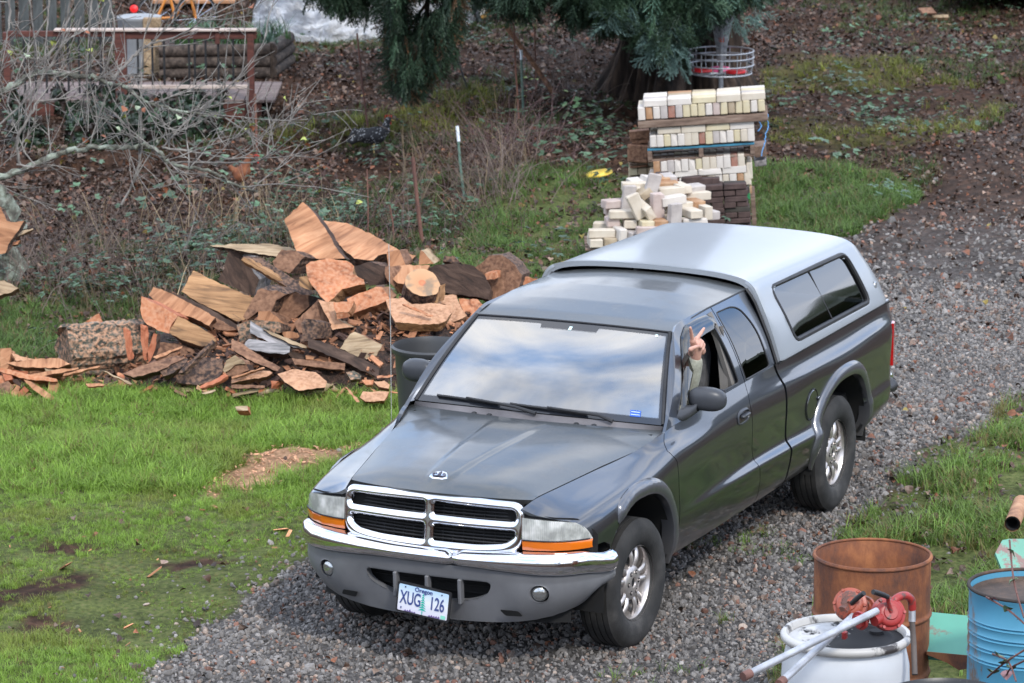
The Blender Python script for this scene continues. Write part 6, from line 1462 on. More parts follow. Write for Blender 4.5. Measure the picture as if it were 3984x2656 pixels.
# kindling heap at the left edge
GK='kindling in the small heap at the left edge'; DK=dpt(flat(60,905)); 
K=[([(0,1100),(80,1095),(85,1130),(70,1200),(0,1150)],.35,(.1,.4),'tan','tan','upright tan split at the back of the kindling'),
([(45,1210),(280,1175),(440,1172),(525,1215),(430,1245),(150,1235)],.1,(.0,1.8),'tan','brown','long flat pointed slab on top of the kindling'),
([(85,1135),(190,1165),(270,1180),(120,1195)],.3,(.0,1.2),'saw','tan','small tan flake behind the pointed slab'),
([(0,1240),(130,1275),(420,1325),(430,1345),(200,1330),(0,1270)],-.1,(.0,1.0),'orange','red','long orange lath across the kindling'),
([(220,1295),(400,1260),(580,1240),(585,1250),(430,1285),(300,1310)],-.05,(.1,1.2),'tan','brown','pale lath reaching right out of the kindling'),
([(0,1360),(60,1340),(105,1385),(45,1470),(0,1480)],-.2,(.2,.6),'brown','orange','thick brown end block at the frame edge'),
([(20,1285),(85,1300),(90,1330),(40,1340)],-.12,(.1,.4),'red','red','bright orange-red stub in the kindling'),
([(135,1425),(180,1380),(215,1410),(165,1475),(140,1475)],-.25,(.1,.5),'red','red','orange-red block at the foot of the kindling'),
([(80,1425),(125,1370),(150,1385),(120,1460),(95,1465)],-.22,(.1,.5),'tan','brown','small tan stick leaning in the kindling'),
([(175,1330),(230,1345),(410,1465),(400,1480),(340,1475),(240,1400)],-.3,(.1,1.0),'tan','brown','long pale board sliding out of the kindling to the grass'),
([(360,1345),(430,1350),(440,1380),(400,1455),(350,1420)],-.1,(.1,.5),'tan','tan','broad tan split at the right of the kindling'),
([(190,1440),(230,1430),(240,1455),(195,1480)],-.25,(.1,.5),'saw','brown','crumbled chip at the kindling foot'),
([(270,1330),(350,1335),(340,1390),(290,1400)],.0,(.1,.4),'orange','brown','short orange split behind the long pale board'),
([(80,1320),(130,1330),(180,1380),(170,1390),(100,1350)],-.1,(.1,.8),'dark','dark','black burnt stick in the kindling'),
([(0,1150),(70,1200),(50,1260),(0,1250)],.2,(.1,.4),'tan','orange','tan split leaning at the frame edge above the kindling'),
([(330,1245),(460,1275),(440,1320),(360,1300)],.05,(.1,.9),'pale','tan','pale pink flake under the pointed slab'),
([(0,1300),(30,1300),(60,1340),(0,1370)],-.1,(.1,.5),'orange','brown','rusty split half out of the frame')]
for pts,dd,tl,mf,ms,lb in K: piece('W5',pts,dd,tl,(.02,-.05,.09),mf,ms,lb,grp=GK,D=DK)
for k in range(12):
    a=rr.uniform(-10,75); py_=rr.uniform(830,895); L2=rr.uniform(25,70); an=rr.uniform(-.7,.7); h_=rr.uniform(8,18); c,s=math.cos(an),math.sin(an)
    piece('W0',[(a+c*x-s*y,py_+s*x+c*y) for x,y in ((-L2/2,-h_/2),(L2/2,-h_/2),(L2/2,h_/2),(-L2/2,h_/2))],.15+rr.uniform(0,.3),(rr.uniform(-.3,.3),rr.uniform(.2,1)),(.02,-.05,.12),rr.choice(['orange','tan','brown','red']),'brown','short orange kindling stick deep in the small heap',grp='kindling sticks inside the small heap',D=DK)
# tall woodpile pieces at the left frame edge (top of a second heap just outside the picture)
GE='split wood of the second heap at the left frame edge'; DE=dpt(flat(20,760))
piece('W5',[(-60,60),(5,45),(30,100),(50,150),(120,160),(180,150),(140,220),(100,270),(60,330),(40,390),(-60,400)],.0,(.1,.3),(.02,-.03,.12),'tan','bark','large pale splintered slab standing at the left frame edge',grp=GE,D=DE)
piece('W5',[(130,235),(245,205),(248,215),(170,250),(105,285),(110,250)],.2,(.1,1.2),(.0,-.03,.1),'pale','brown','pale stick poking out beside the splintered slab',grp=GE,D=DE)
piece('W5',[(75,310),(150,293),(130,325),(70,335)],.2,(.1,1.2),(.0,-.03,.1),'orange','brown','short orange stick below the poking pale stick',grp=GE,D=DE)
piece('W5',[(-60,595),(30,592),(140,650),(60,690),(-60,715)],-.1,(.1,1.2),(.0,-.05,.1),'pale','brown','grey-tan board end poking in at the left frame edge',grp=GE,D=DE)
for k in range(70):
    a=rr.uniform(230,905); py_=rr.uniform(846,905)-18*(a<330); L2=rr.uniform(16,62); an=rr.gauss(0,.5); h_=rr.uniform(4,11); c,s=math.cos(an),math.sin(an)
    piece('W0',[(a+c*x-s*y,py_+s*x+c*y) for x,y in ((-L2/2,-h_/2),(L2/2,-h_/2*rr.uniform(.3,1)),(L2/2,h_/2*rr.uniform(.3,1)),(-L2/2,h_/2))],-.55+(905-py_)/60+rr.uniform(-.1,.1),(rr.uniform(-.3,.3),rr.uniform(.6,2.)),(.0,-.03,.05),rr.choice(['orange','tan','brown','brown','dark','saw','pale','red']),rr.choice(['brown','bark','dark']),'small split scrap littering the foot of the firewood heap',grp='split scraps at the foot of the heap')
# mound of bark crumbs, dust and dark rubbish under and between the pieces
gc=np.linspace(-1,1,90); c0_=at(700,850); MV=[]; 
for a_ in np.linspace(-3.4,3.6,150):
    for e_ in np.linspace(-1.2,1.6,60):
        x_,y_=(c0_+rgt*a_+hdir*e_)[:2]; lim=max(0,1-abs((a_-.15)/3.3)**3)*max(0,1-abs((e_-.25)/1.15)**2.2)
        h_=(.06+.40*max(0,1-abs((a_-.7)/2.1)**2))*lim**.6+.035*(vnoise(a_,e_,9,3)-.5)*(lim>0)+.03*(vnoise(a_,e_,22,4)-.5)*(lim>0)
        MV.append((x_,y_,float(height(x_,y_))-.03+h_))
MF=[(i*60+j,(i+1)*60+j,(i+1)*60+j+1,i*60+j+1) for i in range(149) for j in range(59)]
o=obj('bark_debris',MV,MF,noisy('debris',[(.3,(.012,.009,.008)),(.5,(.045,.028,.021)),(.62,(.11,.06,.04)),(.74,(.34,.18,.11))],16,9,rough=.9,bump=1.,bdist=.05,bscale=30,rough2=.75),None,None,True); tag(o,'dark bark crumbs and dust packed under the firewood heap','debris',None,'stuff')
x_=RNG.uniform(-3.1,3.4,5200); y_=RNG.uniform(-1.0,.2,5200); k_=(1-np.abs((x_-.15)/3.3)**3)*(1-np.abs((y_-.25)/1.15)**2.2)>.02; x_,y_=x_[k_],y_[k_]; PP=c0_[None]+rgt[None]*x_[:,None]+hdir[None]*y_[:,None]; lim=(1-np.abs((x_-.15)/3.3)**3)*(1-np.abs((y_-.25)/1.15)**2.2)
PP[:,2]=height(PP[:,0],PP[:,1])-.01+(.06+.40*np.maximum(0,1-np.abs((x_-.7)/2.1)**2))*lim**.6; n=len(PP)
scatter('heap_chips',PP,np.stack([RNG.normal(0,.5,n),RNG.normal(0,.5,n),RNG.uniform(-3,3,n)],1),np.where(RNG.random(n)<.3,RNG.uniform(.05,.14,n),RNG.uniform(.015,.04,n)),RNG.integers(0,5,n),gtint((.28,.13,.07),n,.45,(.06,.035,.028),.5),[(*chip(10+i),cmat) for i in range(5)],'splinters and bark flakes strewn over the firewood heap','wood chips')
b=MB(); rq=random.Random(5)
Vx=[];base=at(-75,760)
for k in range(60):
    c_=base+rgt*rq.uniform(-.9,.05)*1.0+hdir*rq.uniform(-.3,.6)+np.array((0,0,rq.uniform(.05,.98)))
    R=np.array(Euler((rq.uniform(-.5,.5),rq.uniform(-.3,.3),rq.uniform(0,3))).to_matrix()); b.box(c_-rgt*.25,(.4,.12,.10),R,rq.randint(0,2),.008)
o=b.build('wood_heap',[WM['tan'],WM['brown'],WM['bark']],None); tag(o,'second firewood heap carrying the splintered slab at the left frame edge','wood heap',None,'stuff')
# scattered single chips on the lawn and drive
for k,(x,y,l_,mt) in enumerate([(150,945,26,'orange'),(480,945,22,'brown'),(830,1165,34,'tan'),(500,1165,0,'red')]): pass
for x,y,s_,mt,lb in [(492,1165,20,'orange','orange wood chip on the grass below the sawdust patch'),(590,1240,14,'tan','thin tan splinter on the lawn above the drive'),(252,950,16,'orange','orange sliver lying on the lawn below the kindling'),(470,945,18,'dark','dark twig piece lying on the lawn'),(2068,368,15,'tan','orange block of wood lying on the leaves right of the bricks'),(440,1382,10,'pale','grey pebble-like chip at the drive edge')]:
    P=at(x,y); r_=s_/ (14771/KS)*dpt(P); V,F=chip(int(x)); R=np.array(Euler((0,0,rr.uniform(0,3))).to_matrix()); o=obj('wood_chip',[R@(np.array(v)*r_)+np.array((0,0,r_*.12)) for v in V],F,WM[mt],None,tuple(P)); tag(o,lb,'wood chip')
# wood by the canopy, above the truck roof
piece('W0',[(1268,627),(1290,600),(1320,597),(1300,622),(1275,630)],.9,(.1,.6),(.0,-.05,.1),'pale','bark','small bark-edged split lying on the grass behind the truck roof',grp=None)
# ================================================================ DRUMS AND PUMPS (lower right)
def rustmat(name,c0,c1,c2,rough=.75,metal=.1,scale=3.5):
    return noisy(name,[(.32,c0),(.5,c1),(.68,c2)],scale,9,rough=rough,metal=metal,bump=.25,bscale=30,rough2=.68,stretch=(1,1,.6))
MR=rustmat('rusty_steel',(.055,.032,.028),(.19,.068,.030),(.32,.125,.048),scale=5.5)
def painted(name,base,rust=(.16,.07,.04),pos=.60,rough=.45,scale=4.,st=(1,1,.35)):
    m=mat(name,base,rough); t,b=T(m); l=t.links.new; tc=t.nodes.new('ShaderNodeTexCoord'); mp=t.nodes.new('ShaderNodeMapping'); mp.inputs['Scale'].default_value=st; l(tc.outputs['Object'],mp.inputs[0])
    n=t.nodes.new('ShaderNodeTexNoise'); n.inputs['Scale'].default_value=scale; n.inputs['Detail'].default_value=10; n.inputs['Roughness'].default_value=.72; l(mp.outputs[0],n.inputs['Vector'])
    n2=t.nodes.new('ShaderNodeTexNoise'); n2.inputs['Scale'].default_value=1.6; n2.inputs['Detail'].default_value=6; l(mp.outputs[0],n2.inputs['Vector'])
    r=ramp(t,[(pos,(*base,)),(pos+.06,rust)]); l(n.outputs[0],r.inputs[0]); mr=t.nodes.new('ShaderNodeMapRange'); mr.inputs[1].default_value=.3; mr.inputs[2].default_value=.7; mr.inputs[3].default_value=.78; mr.inputs[4].default_value=1.12; l(n2.outputs[0],mr.inputs[0]); v=t.nodes.new('ShaderNodeVectorMath'); v.operation='SCALE'; l(r.outputs[0],v.inputs[0]); l(mr.outputs[0],v.inputs['Scale']); l(v.outputs[0],b.inputs['Base Color'])
    bp=t.nodes.new('ShaderNodeBump'); bp.inputs['Strength'].default_value=.15; bp.inputs['Distance'].default_value=.01; l(n.outputs[0],bp.inputs['Height']); l(bp.outputs[0],b.inputs['Normal']); return m
def drum(top,R,Hh,name,label,mats,prof,inner=None):
    e=empty(name,(top[0],top[1],top[2]-Hh),label,'drum')
    b=MB(); b.lathe(prof,64); b.build('shell',mats[0],e,True,50); return e
top=pd(2004.5,1271,19.0); R=.292
prof=[(R-.012,.02),(R-.006,.0),(R,.01),(R,.26)]+[(R+.010*math.sin(PI*k/6),.26+.03*k/6) for k in range(7)]+[(R,.30),(R,.555)]+[(R+.010*math.sin(PI*k/6),.56+.03*k/6) for k in range(7)]+[(R,.60),(R,.855)]+[(R+.009*math.sin(PI*k/6),.858+.018*(1-math.cos(PI*k/6))/2) for k in range(7)]+[(R-.004,.872),(R-.005,.60),(R-.005,.3),(R-.005,.03),(0,.03)]
e=drum(top,R,.876,'steel_drum','rusty open-topped steel drum beside the gravel drive',[MR],prof)
b=MB(); b.V=[];tube_loop(b,[((R-.001)*math.cos(q),(R-.001)*math.sin(q),.872) for q in np.linspace(0,2*PI,64,endpoint=False)],.0075,8); b.build('rim',MR,e,True,60)
# white plastic drum
wtop=pd(1943.6,1450,16.77); R=.285; Hw=.90
WP=painted('white_plastic',(.50,.52,.545),(.13,.12,.11),.62,.38,3.5,(1,1,.5))
prof=[(R-.03,0),(R-.01,.02),(R,.10),(R+.004,.40),(R+.002,.62),(R-.004,.76),(R-.020,.83),(R-.030,.85),(R-.030,.862)]
e=drum(wtop,R,Hw,'plastic_drum','white plastic drum with a black oily lid and two red hand pumps lying on it',[WP],prof)
b=MB(); b.lathe([(R-.03,.858),(R-.008,.860),(R+.004,.872),(R+.006,.888),(R-.004,.900),(R-.020,.900),(R-.028,.885),(R-.030,.872)],64); b.build('lid_ring',painted('ring_white',(.46,.45,.43),(.05,.045,.045),.53,.45,5),e,True,60)
lid=mat('oily_lid',(.02,.02,.02),.65,0,.15); t,bs=T(lid); l=t.links.new; tc=t.nodes.new('ShaderNodeTexCoord'); n=t.nodes.new('ShaderNodeTexNoise'); n.inputs['Scale'].default_value=6; n.inputs['Detail'].default_value=9; n.inputs['Roughness'].default_value=.7; l(tc.outputs['Object'],n.inputs['Vector'])
sx=t.nodes.new('ShaderNodeVectorMath'); sx.operation='DOT_PRODUCT'; sx.inputs[1].default_value=tuple(-rgt*.9+hdir*.55); l(tc.outputs['Object'],sx.inputs[0]); ad=t.nodes.new('ShaderNodeMath'); ad.operation='ADD'; l(n.outputs[0],ad.inputs[0]); mu=t.nodes.new('ShaderNodeMath'); mu.operation='MULTIPLY'; mu.inputs[1].default_value=.75; l(sx.outputs['Value'],mu.inputs[0]); l(mu.outputs[0],ad.inputs[1]); r=ramp(t,[(.56,(.012,.012,.014)),(.62,(.42,.42,.42)),(.8,(.52,.53,.54))]); l(ad.outputs[0],r.inputs[0]); l(r.outputs[0],bs.inputs['Base Color'])
b=MB(); b.lathe([(0,.872),(R-.09,.872),(R-.085,.876),(R-.07,.876),(R-.06,.870),(R-.028,.870)],64); b.lathe([(0,.885),(.03,.885),(.034,.87)],20,None,(-.12,.10,0)); b.build('lid',lid,e,True,40)
# blue drum
btop=pd(2366,1343,18.3); R=.292
prof=[(R,.0)]
z=.04
for zc in (.16,.22,.28,.54,.60,.66,.72): prof+=[(R,zc-.016),(R+.004,zc-.008),(R-.006,zc),(R+.004,zc+.008),(R,zc+.016)]
prof+=[(R,.85),(R+.008,.862),(R+.008,.874),(R-.002,.876),(R-.006,.82),(0,.815)]
e=drum(btop,R,.876,'steel_drum','blue ribbed steel drum with a rusty debris-covered top at the right frame edge',[painted('blue_steel',(.075,.28,.42),(.17,.13,.10),.545,.55,4.2)],prof)
b=MB(); b.lathe([(0,.825),(R-.02,.822),(R-.010,.84)],48); b.build('drum_top',rustmat('sooty_top',(.03,.025,.022),(.07,.05,.04),(.16,.10,.07)),e,True)
b=MB(); tube_loop(b,[((R+.002)*math.cos(q),(R+.002)*math.sin(q),.872) for q in np.linspace(0,2*PI,64,endpoint=False)],.009,8); b.build('rim',rustmat('dark_rim',(.02,.02,.02),(.04,.03,.025),(.15,.08,.05)),e,True,60)
# black bucket rim at the bottom edge
ctop=pd(2182,1601,16.0); e=empty('plastic_drum',(ctop[0],ctop[1],ctop[2]-.84),'black open-topped drum with leaf scraps on its rim at the bottom edge','drum')
b=MB(); b.lathe([(.0,.01),(.25,.0),(.27,.1),(.275,.5),(.272,.81),(.285,.82),(.288,.835),(.275,.84),(.262,.82),(.25,.03),(0,.03)],56); b.build('shell',painted('black_tub',(.018,.018,.020),(.10,.09,.08),.6,.4),e,True,50)
b=MB(); b.lathe([(.0,.79),(.262,.795)],40); b.build('contents',noisy('wet_debris',[(.3,(.01,.01,.01)),(.55,(.05,.035,.025)),(.7,(.2,.13,.09))],14,rough=.5,bump=.6),e,True)
# plastic nursery tub behind the truck
tt=pd(993,795,23.6); gz_=float(height(tt[0],tt[1])); Hh=tt[2]-gz_
e=empty('plastic_tub',(tt[0],tt[1],gz_),'black plastic nursery tub standing behind the passenger mirror','tub'); k=Hh
b=MB(); b.lathe([(0,.0),(.185,.0),(.20,k*.5),(.225,k*.86),(.23,k*.88),(.232,k*.96),(.252,k*.975),(.256,k),(.245,k*1.01),(.232,k*.98),(.2,k*.5),(.18,.02),(0,.02)],56); b.build('shell',painted('black_pot',(.045,.047,.05),(.09,.085,.08),.58,.42,2.5,(1,1,.4)),e,True,50)
b=MB(); b.lathe([(0,k*.72),(.212,k*.72)],40); b.build('soil',noisy('dark_soil',[(.3,(.01,.008,.006)),(.7,(.05,.035,.025))],20,bump=.6),e,True)
# hand pumps
def z6(x,y,d): return pd((2800+x/1.9865)/KS,(2000+y/1.9865)/KS,d)
RP=painted('pump_red',(.30,.030,.028),(.09,.045,.04),.54,.4,14,(1,1,1)); RO=painted('pump_orange',(.36,.085,.05),(.12,.055,.04),.52,.45,14,(1,1,1)); GA=noisy('galvanised',[(.3,(.30,.31,.33)),(.7,(.52,.53,.56))],9,rough=.4,metal=.5,bump=.05); BK=M['black']
def pump(label,pipe,body,bm_,ring,grip,extra,dz):
    e=empty('hand_pump',tuple((pipe[0]+pipe[1])/2),label,'hand pump','rotary hand pumps on the white drum'); o_=np.array(e.location)
    def bl(b,nm,m,sm=True): b.V=[tuple(np.array(v)-o_) for v in b.V]; return b.build(nm,m,e,sm,50)
    b=MB(); b.tube([pipe[0],pipe[1]],.0165,14); bl(b,'suction_pipe',GA)
    d=(pipe[1]-pipe[0]); d/=np.linalg.norm(d)
    b=MB(); b.tube([pipe[0]-d*.035,pipe[0]+d*.01],.021,12); bl(b,'foot_cap',rustmat('brown_cap',(.06,.03,.03),(.12,.06,.05),(.2,.1,.08)))
    b=MB(); c=body; Rr=np.array(Vector(fwd*-1+np.array((0,0,.25))+rgt*.25*dz).to_track_quat('Z','Y').to_matrix())
    b.lathe([(0,.048),(.030,.048),(.034,.042),(.052,.040),(.058,.034),(.062,.022),(.074,.018),(.076,.0),(.074,-.018),(.062,-.022),(.055,-.045),(0,-.045)],36,Rr,c)
    for k in range(6):
        q=2*PI*k/6; b.lathe([(0,.030),(.007,.030),(.008,.018)],8,Rr,c+Rr@np.array((.068*math.cos(q),.068*math.sin(q),0)))
    b.tube([c,c-d*.09],.026,14); bl(b,'pump_body',bm_)
    b=MB(); b.tube([ring-d*.02,ring-d*.006,ring-d*.006,ring+d*.006,ring+d*.006,ring+d*.03],[.028,.03,.042,.042,.03,.028],20); bl(b,'flange',bm_)
    b=MB(); b.tube(grip,[.0105,.012,.012,.011],12); bl(b,'crank_grip',BK)
    b=MB(); b.tube([c+Rr@np.array((0,0,.05)),(c+grip[0])/2+np.array((0,0,.02)),grip[0]],.009,8); bl(b,'crank_arm',bm_)
    for nm,pts,r_,m_ in extra:
        b=MB(); b.tube(pts,r_,12); bl(b,nm,m_)
    return e
def curve(pts,k=6):
    P=[np.array(p,float) for p in pts]; o_=[]
    for i in range(len(P)-1):
        a=P[max(i-1,0)];b_=P[i];c=P[i+1];d=P[min(i+2,len(P)-1)]
        for j in range(k): o_.append(cr_(j/k,a,b_,c,d))
    o_.append(P[-1]); return o_
pump('red rotary hand pump with a hooked spout, long grey pipe pointing down left',(z6(225,1235,15.95),z6(1215,748,16.45)),z6(1300,770,16.5),RP,z6(1085,822,16.45),[z6(1300,640,16.4),z6(1265,625,16.38),z6(1215,608,16.35),z6(1185,600,16.33)],
 [('spout',curve([z6(1330,690,16.5),z6(1370,648,16.52),z6(1430,628,16.55),z6(1480,660,16.58),z6(1488,735,16.6)]),.018,RP),('coupling',[z6(1488,735,16.6),z6(1487,830,16.6)],.0155,GA),('hose',[z6(1487,830,16.6),z6(1500,1000,16.6),z6(1508,1240,16.55)],.0125,noisy('hose_brown',[(.3,(.06,.05,.045)),(.7,(.12,.10,.09))],8))],1)
pump('faded orange-red rotary hand pump lying behind, shorter pipe to the lower left',(z6(485,1290,16.05),z6(1030,790,16.65)),z6(1010,700,16.75),RO,z6(1130,700,16.85),[z6(1020,690,16.7),z6(1050,660,16.68),z6(1085,630,16.66),z6(1115,610,16.64)],
 [('outlet',curve([z6(1060,760,16.8),z6(1120,690,16.85),z6(1165,690,16.85)]),.02,RO)],-1)
o=MB().box((0,0,0),(.03,.02,.035),None,0,.004).build('red_valve',RP,None,loc=tuple(z6(965,935,16.5))); tag(o,'small red valve knob on the lid of the white drum','valve')
# green sheet-metal panels
GP=painted('green_sheet',(.10,.34,.25),(.20,.13,.10),.585,.5,3.,(1,1,1))
def sheet(name,pts,label,ext,d,mats,tilt=(0,0)):
    C0=pd(*np.mean(pts,0),d); e1=rgt+tilt[0]*hdir; e2=np.array([0,0,1.])+tilt[1]*hdir; n=np.cross(e1,e2); P=[]
    for a,c in pts:
        r_=ray(a,c); P.append(CAM+r_*(((C0-CAM)@n)/(r_@n)))
    P=np.array(P); ex=ext[0]*rgt+ext[1]*np.array([0,0,1.])+ext[2]*hdir; k=len(P); V=np.vstack([P,P+ex])-C0; F=[tuple(range(k)),tuple(range(2*k-1,k-1,-1))]+[((i+1)%k,i,k+i,k+(i+1)%k) for i in range(k)]
    o=obj(name,V,F,mats,None,tuple(C0)); tag(o,label,'metal sheet'); return o
def z6p(x,y): return ((2800+x/1.9865)/KS,(2000+y/1.9865)/KS)
sheet('metal_panel',[z6p(*q) for q in ((1600,752),(1930,785),(2010,790),(2010,1100),(1920,1090),(1600,1060))],'pale green bent metal panel lying between the rusty and the blue drum',(0,-.05,.03),19.1,GP,(.0,2.2))
o=sheet('metal_panel',[z6p(*q) for q in ((1600,1062),(1920,1092),(1945,1190),(1850,1205),(1760,1150),(1600,1085))],'rust-brown folded lip hanging below the green panel',(0,-.01,.04),18.95,MR,(.0,.2))
sheet('metal_panel',[z6p(*q) for q in ((2185,200),(2240,190),(2480,190),(2480,440),(2180,425),(2130,300))],'scratched green metal plate standing in the grass at the right frame edge',(.0,-.02,.04),20.6,painted('green_scratched',(.12,.36,.27),(.22,.13,.12),.50,.5,7,(2,1,2)),(.0,.5))
b=MB(); a=z6(2262,75,21.4); c=z6(2330,-90,21.9); b.tube([a,c],.045,24,0,False); b.tube([a-(c-a)*.002,c],.036,24,1,False); o=b.build('rusty_pipe',[rustmat('pipe_rust',(.16,.08,.05),(.38,.20,.11),(.5,.3,.18),scale=8),M['dark']],None,True); recenter(o,tuple(a)); tag(o,'short rusty pipe with an open end at the right frame edge','pipe')
# reddish bramble canes before the blue drum
CA=noisy('cane_red',[(.3,(.07,.03,.03)),(.7,(.20,.09,.07))],12,rough=.6); rr=random.Random(21)
for k,(P0,P1,P2,lb) in enumerate([((2240,200),(2275,520),(2352,800),'long thin red cane arching down in front of the blue drum'),((2060,640),(2230,740),(2370,860),'thin cane with two leaves crossing the side of the blue drum'),((2070,1260),(2200,1150),(2370,1040),'thorny brown cane rising right at the bottom right corner'),((2110,1080),(2230,1140),(2290,1290),'red thorny cane dropping to the bottom edge'),((2210,1270),(2250,1190),(2380,1120),'short cane tip in the bottom right corner')]):
    e=empty('bramble_cane',tuple(z6(*P0,17.2)),lb,'cane'); b=MB(); C_=curve([z6(*P0,17.2),z6(*P1,17.0),z6(*P2,16.9)],10); b.tube(C_,[.0045]*len(C_),6)
    for p in C_[1::2]: b.tube([p,p+np.array((rr.uniform(-.012,.012),rr.uniform(-.012,.012),rr.uniform(-.012,.012)))],[.002,.0005],4)
    b.V=[tuple(np.array(v)-np.array(e.location)) for v in b.V]; b.build('stem',CA,e,True)
    for j in range(2):
        p=C_[4+j*6]; V,F=leaf(k*3+j,.3); R=np.array(Euler((rr.uniform(-.8,.8),rr.uniform(-.8,.8),rr.uniform(0,3))).to_matrix()); obj('leaf',[tuple(R@(np.array(v)*.055)+p-np.array(e.location)) for v in V],F,mat('cane_leaf',rr.choice([(.22,.12,.13),(.10,.16,.08)]),.6),e)
# ================================================================ BRICKS
BM_=[]
def brickmat(nm,a,b_,c): return noisy(nm,[(.3,a),(.5,b_),(.7,c)],7,8,rough=.85,bump=.2,bscale=40,bdist=.004)
BMs={'cream':brickmat('cream_brick',(0.421,0.351,0.277),(0.509,0.448,0.360),(0.554,0.497,0.414)),'white':brickmat('white_brick',(0.440,0.392,0.345),(0.542,0.497,0.447),(0.586,0.546,0.501)),'yellow':brickmat('yellow_brick',(0.420,0.350,0.220),(0.507,0.440,0.291),(0.539,0.488,0.355)),
 'grey':brickmat('grey_brick',(0.285,0.259,0.243),(0.391,0.351,0.327),(0.471,0.434,0.403)),'orange':brickmat('orange_brick',(0.241,0.125,0.060),(0.336,0.189,0.101),(0.424,0.285,0.179)),'pink':brickmat('pink_brick',(0.334,0.255,0.228),(0.435,0.353,0.318),(0.494,0.422,0.385)),'red':brickmat('red_brick',(0.185,0.076,0.052),(0.280,0.134,0.098),(0.374,0.231,0.182)),
 'brown':brickmat('brown_brick',(0.024,0.016,0.014),(0.051,0.032,0.029),(0.089,0.058,0.051)),'brown2':brickmat('dark_brick',(0.021,0.019,0.016),(0.039,0.035,0.029),(0.064,0.056,0.046)),'tan':brickmat('tan_brick',(0.236,0.183,0.123),(0.335,0.267,0.183),(0.407,0.337,0.246))}
cache={}; rb_=random.Random(31)
def brick(parent,c,dims,R,m):
    vr=rb_.randint(0,3); k=(tuple(round(x,2) for x in dims),m,vr)
    if k not in cache:
        b=MB().box((0,0,0),dims,None,0,.0035+.002*vr); cr0=rb_.choice([(1,1,1),(-1,1,1),(1,-1,1),(-1,-1,1)]); b.V=[tuple(c_*(1-(rb_.uniform(.03,.14) if all(np.sign(v)==np.array(cr0)) and vr else rb_.uniform(0,.012))) for c_ in v) for v in b.V]; me=bpy.data.meshes.new('brick'); me.from_pydata(b.V,[],b.F); me.materials.append(BMs[m]); me.update(); cache[k]=me
    o=bpy.data.objects.new('brick',cache[k]); col.objects.link(o); o.parent=parent
    q=Matrix(((*R[0],0),(*R[1],0),(*R[2],0),(0,0,0,1))); q.translation=Vector(tuple(np.array(c)-np.array(parent.location))); o.matrix_local=q; return o
PW=noisy('pallet_wood',[(.3,(.07,.045,.035)),(.5,(.17,.115,.085)),(.7,(.27,.20,.155))],5,9,rough=.85,stretch=(1,6,6),bump=.3)
PB=noisy('pallet_blue',[(.3,(.02,.10,.16)),(.7,(.05,.22,.32))],6,rough=.7)
DB=33.6
th=math.radians(-3); rl=math.radians(4.0); bw=np.array([0,0,1.]); bu=rgt*math.cos(th)+hdir*math.sin(th); bv=-rgt*math.sin(th)+hdir*math.cos(th); bu,bw=bu*math.cos(rl)+bw*math.sin(rl),-bu*math.sin(rl)+bw*math.cos(rl); RB=np.stack([bu,bv,bw],1)
def z5(x,y,d): return pd((2200+x/1.96)/KS,(250+y/1.96)/KS,d)
base=z5(640,1150,DB); gzb=float(height(base[0],base[1])); 
def loc5(x,y):   # point of the stack's front face seen at that pixel (front plane through O5)
    r_=ray((2200+x/1.96)/KS,(250+y/1.96)/KS); n=bv; return CAM+r_*(((O5-CAM)@n)/(r_@n))
O5=z5(640,740,DB)
rb=random.Random(4)
def lay(parent,x0y0,x1y1,n,dims_u,dims_v,h,rows,seq=None,dz=0,jit=.003,lean=0):
    """a course whose bottom-left-front is at pixel x0y0 and right end at x1y1"""
    A=loc5(*x0y0);B=loc5(*x1y1); L_=(B-A)@bu; du=L_/n; pool=['cream','cream','white','white','yellow','grey','pink','cream','orange','tan']
    for i in range(n):
        for r in range(rows):
            m=(seq[i] if (seq and r==0 and i<len(seq)) else rb.choice(pool)); c=A+bu*(du*(i+.5))+bv*(dims_v*(r+.5)+rb.uniform(-jit,jit)*2)+bw*(h/2+((B-A)@bw)*(i+.5)/n)
            brick(parent,c,(du-.004,dims_v-.004,h-.003),np.stack([bu,bv,bw],1),m)
def pallet(name,label,A,B,depth,h,blue=False,open_=True):
    A=np.array(A);B=np.array(B); L_=(B-A)@bu; e=empty(name,tuple(A),label,'pallet','pallets of the brick stack'); o_=A
    def add(nm,c,d,m): b=MB().box((0,0,0),d,None,0,.003); o=b.build(nm,m,e); q=Matrix(((*RB[0],0),(*RB[1],0),(*RB[2],0),(0,0,0,1))); q.translation=Vector(tuple(c)); o.matrix_local=q
    t_=.018
    nb=6
    for k in range(nb): add('deck_board',bu*L_/2+bv*(depth*(k+.5)/nb)+bw*(h-t_/2),(L_,depth/nb-.03,t_),PB if blue and k==0 else PW)
    for k in range(3): add('bearer',bu*(L_*(.02+.96*k/2))+bv*depth/2+bw*((h)/2),(.04,depth,h-2*t_-.002),PW)
    for k in (0,2,5): add('bottom_board',bu*L_/2+bv*(depth*(k+.5)/nb)+bw*(t_/2),(L_,depth/nb-.02,t_),PW)
    if not open_: add('side_board',bu*L_/2+bv*(-.014)+bw*(h/2),(L_,.02,h-.01),PW)
    return e
st3=empty('brick_stack',tuple(loc5(555,430)),'upper tier of cream firebricks on the topmost pallet','brick stack','tiers of the brick stack')
lay(st3,(555,430),(1525,362),17,.064,.229,.114,2,['white','orange','white','grey','red','grey','yellow','yellow','yellow','white','pink','yellow','tan','yellow','yellow','white','yellow'])
lay(st3,(590,333),(1528,268),5,.229,.114,.066,4,['white','white','yellow','cream','cream'])
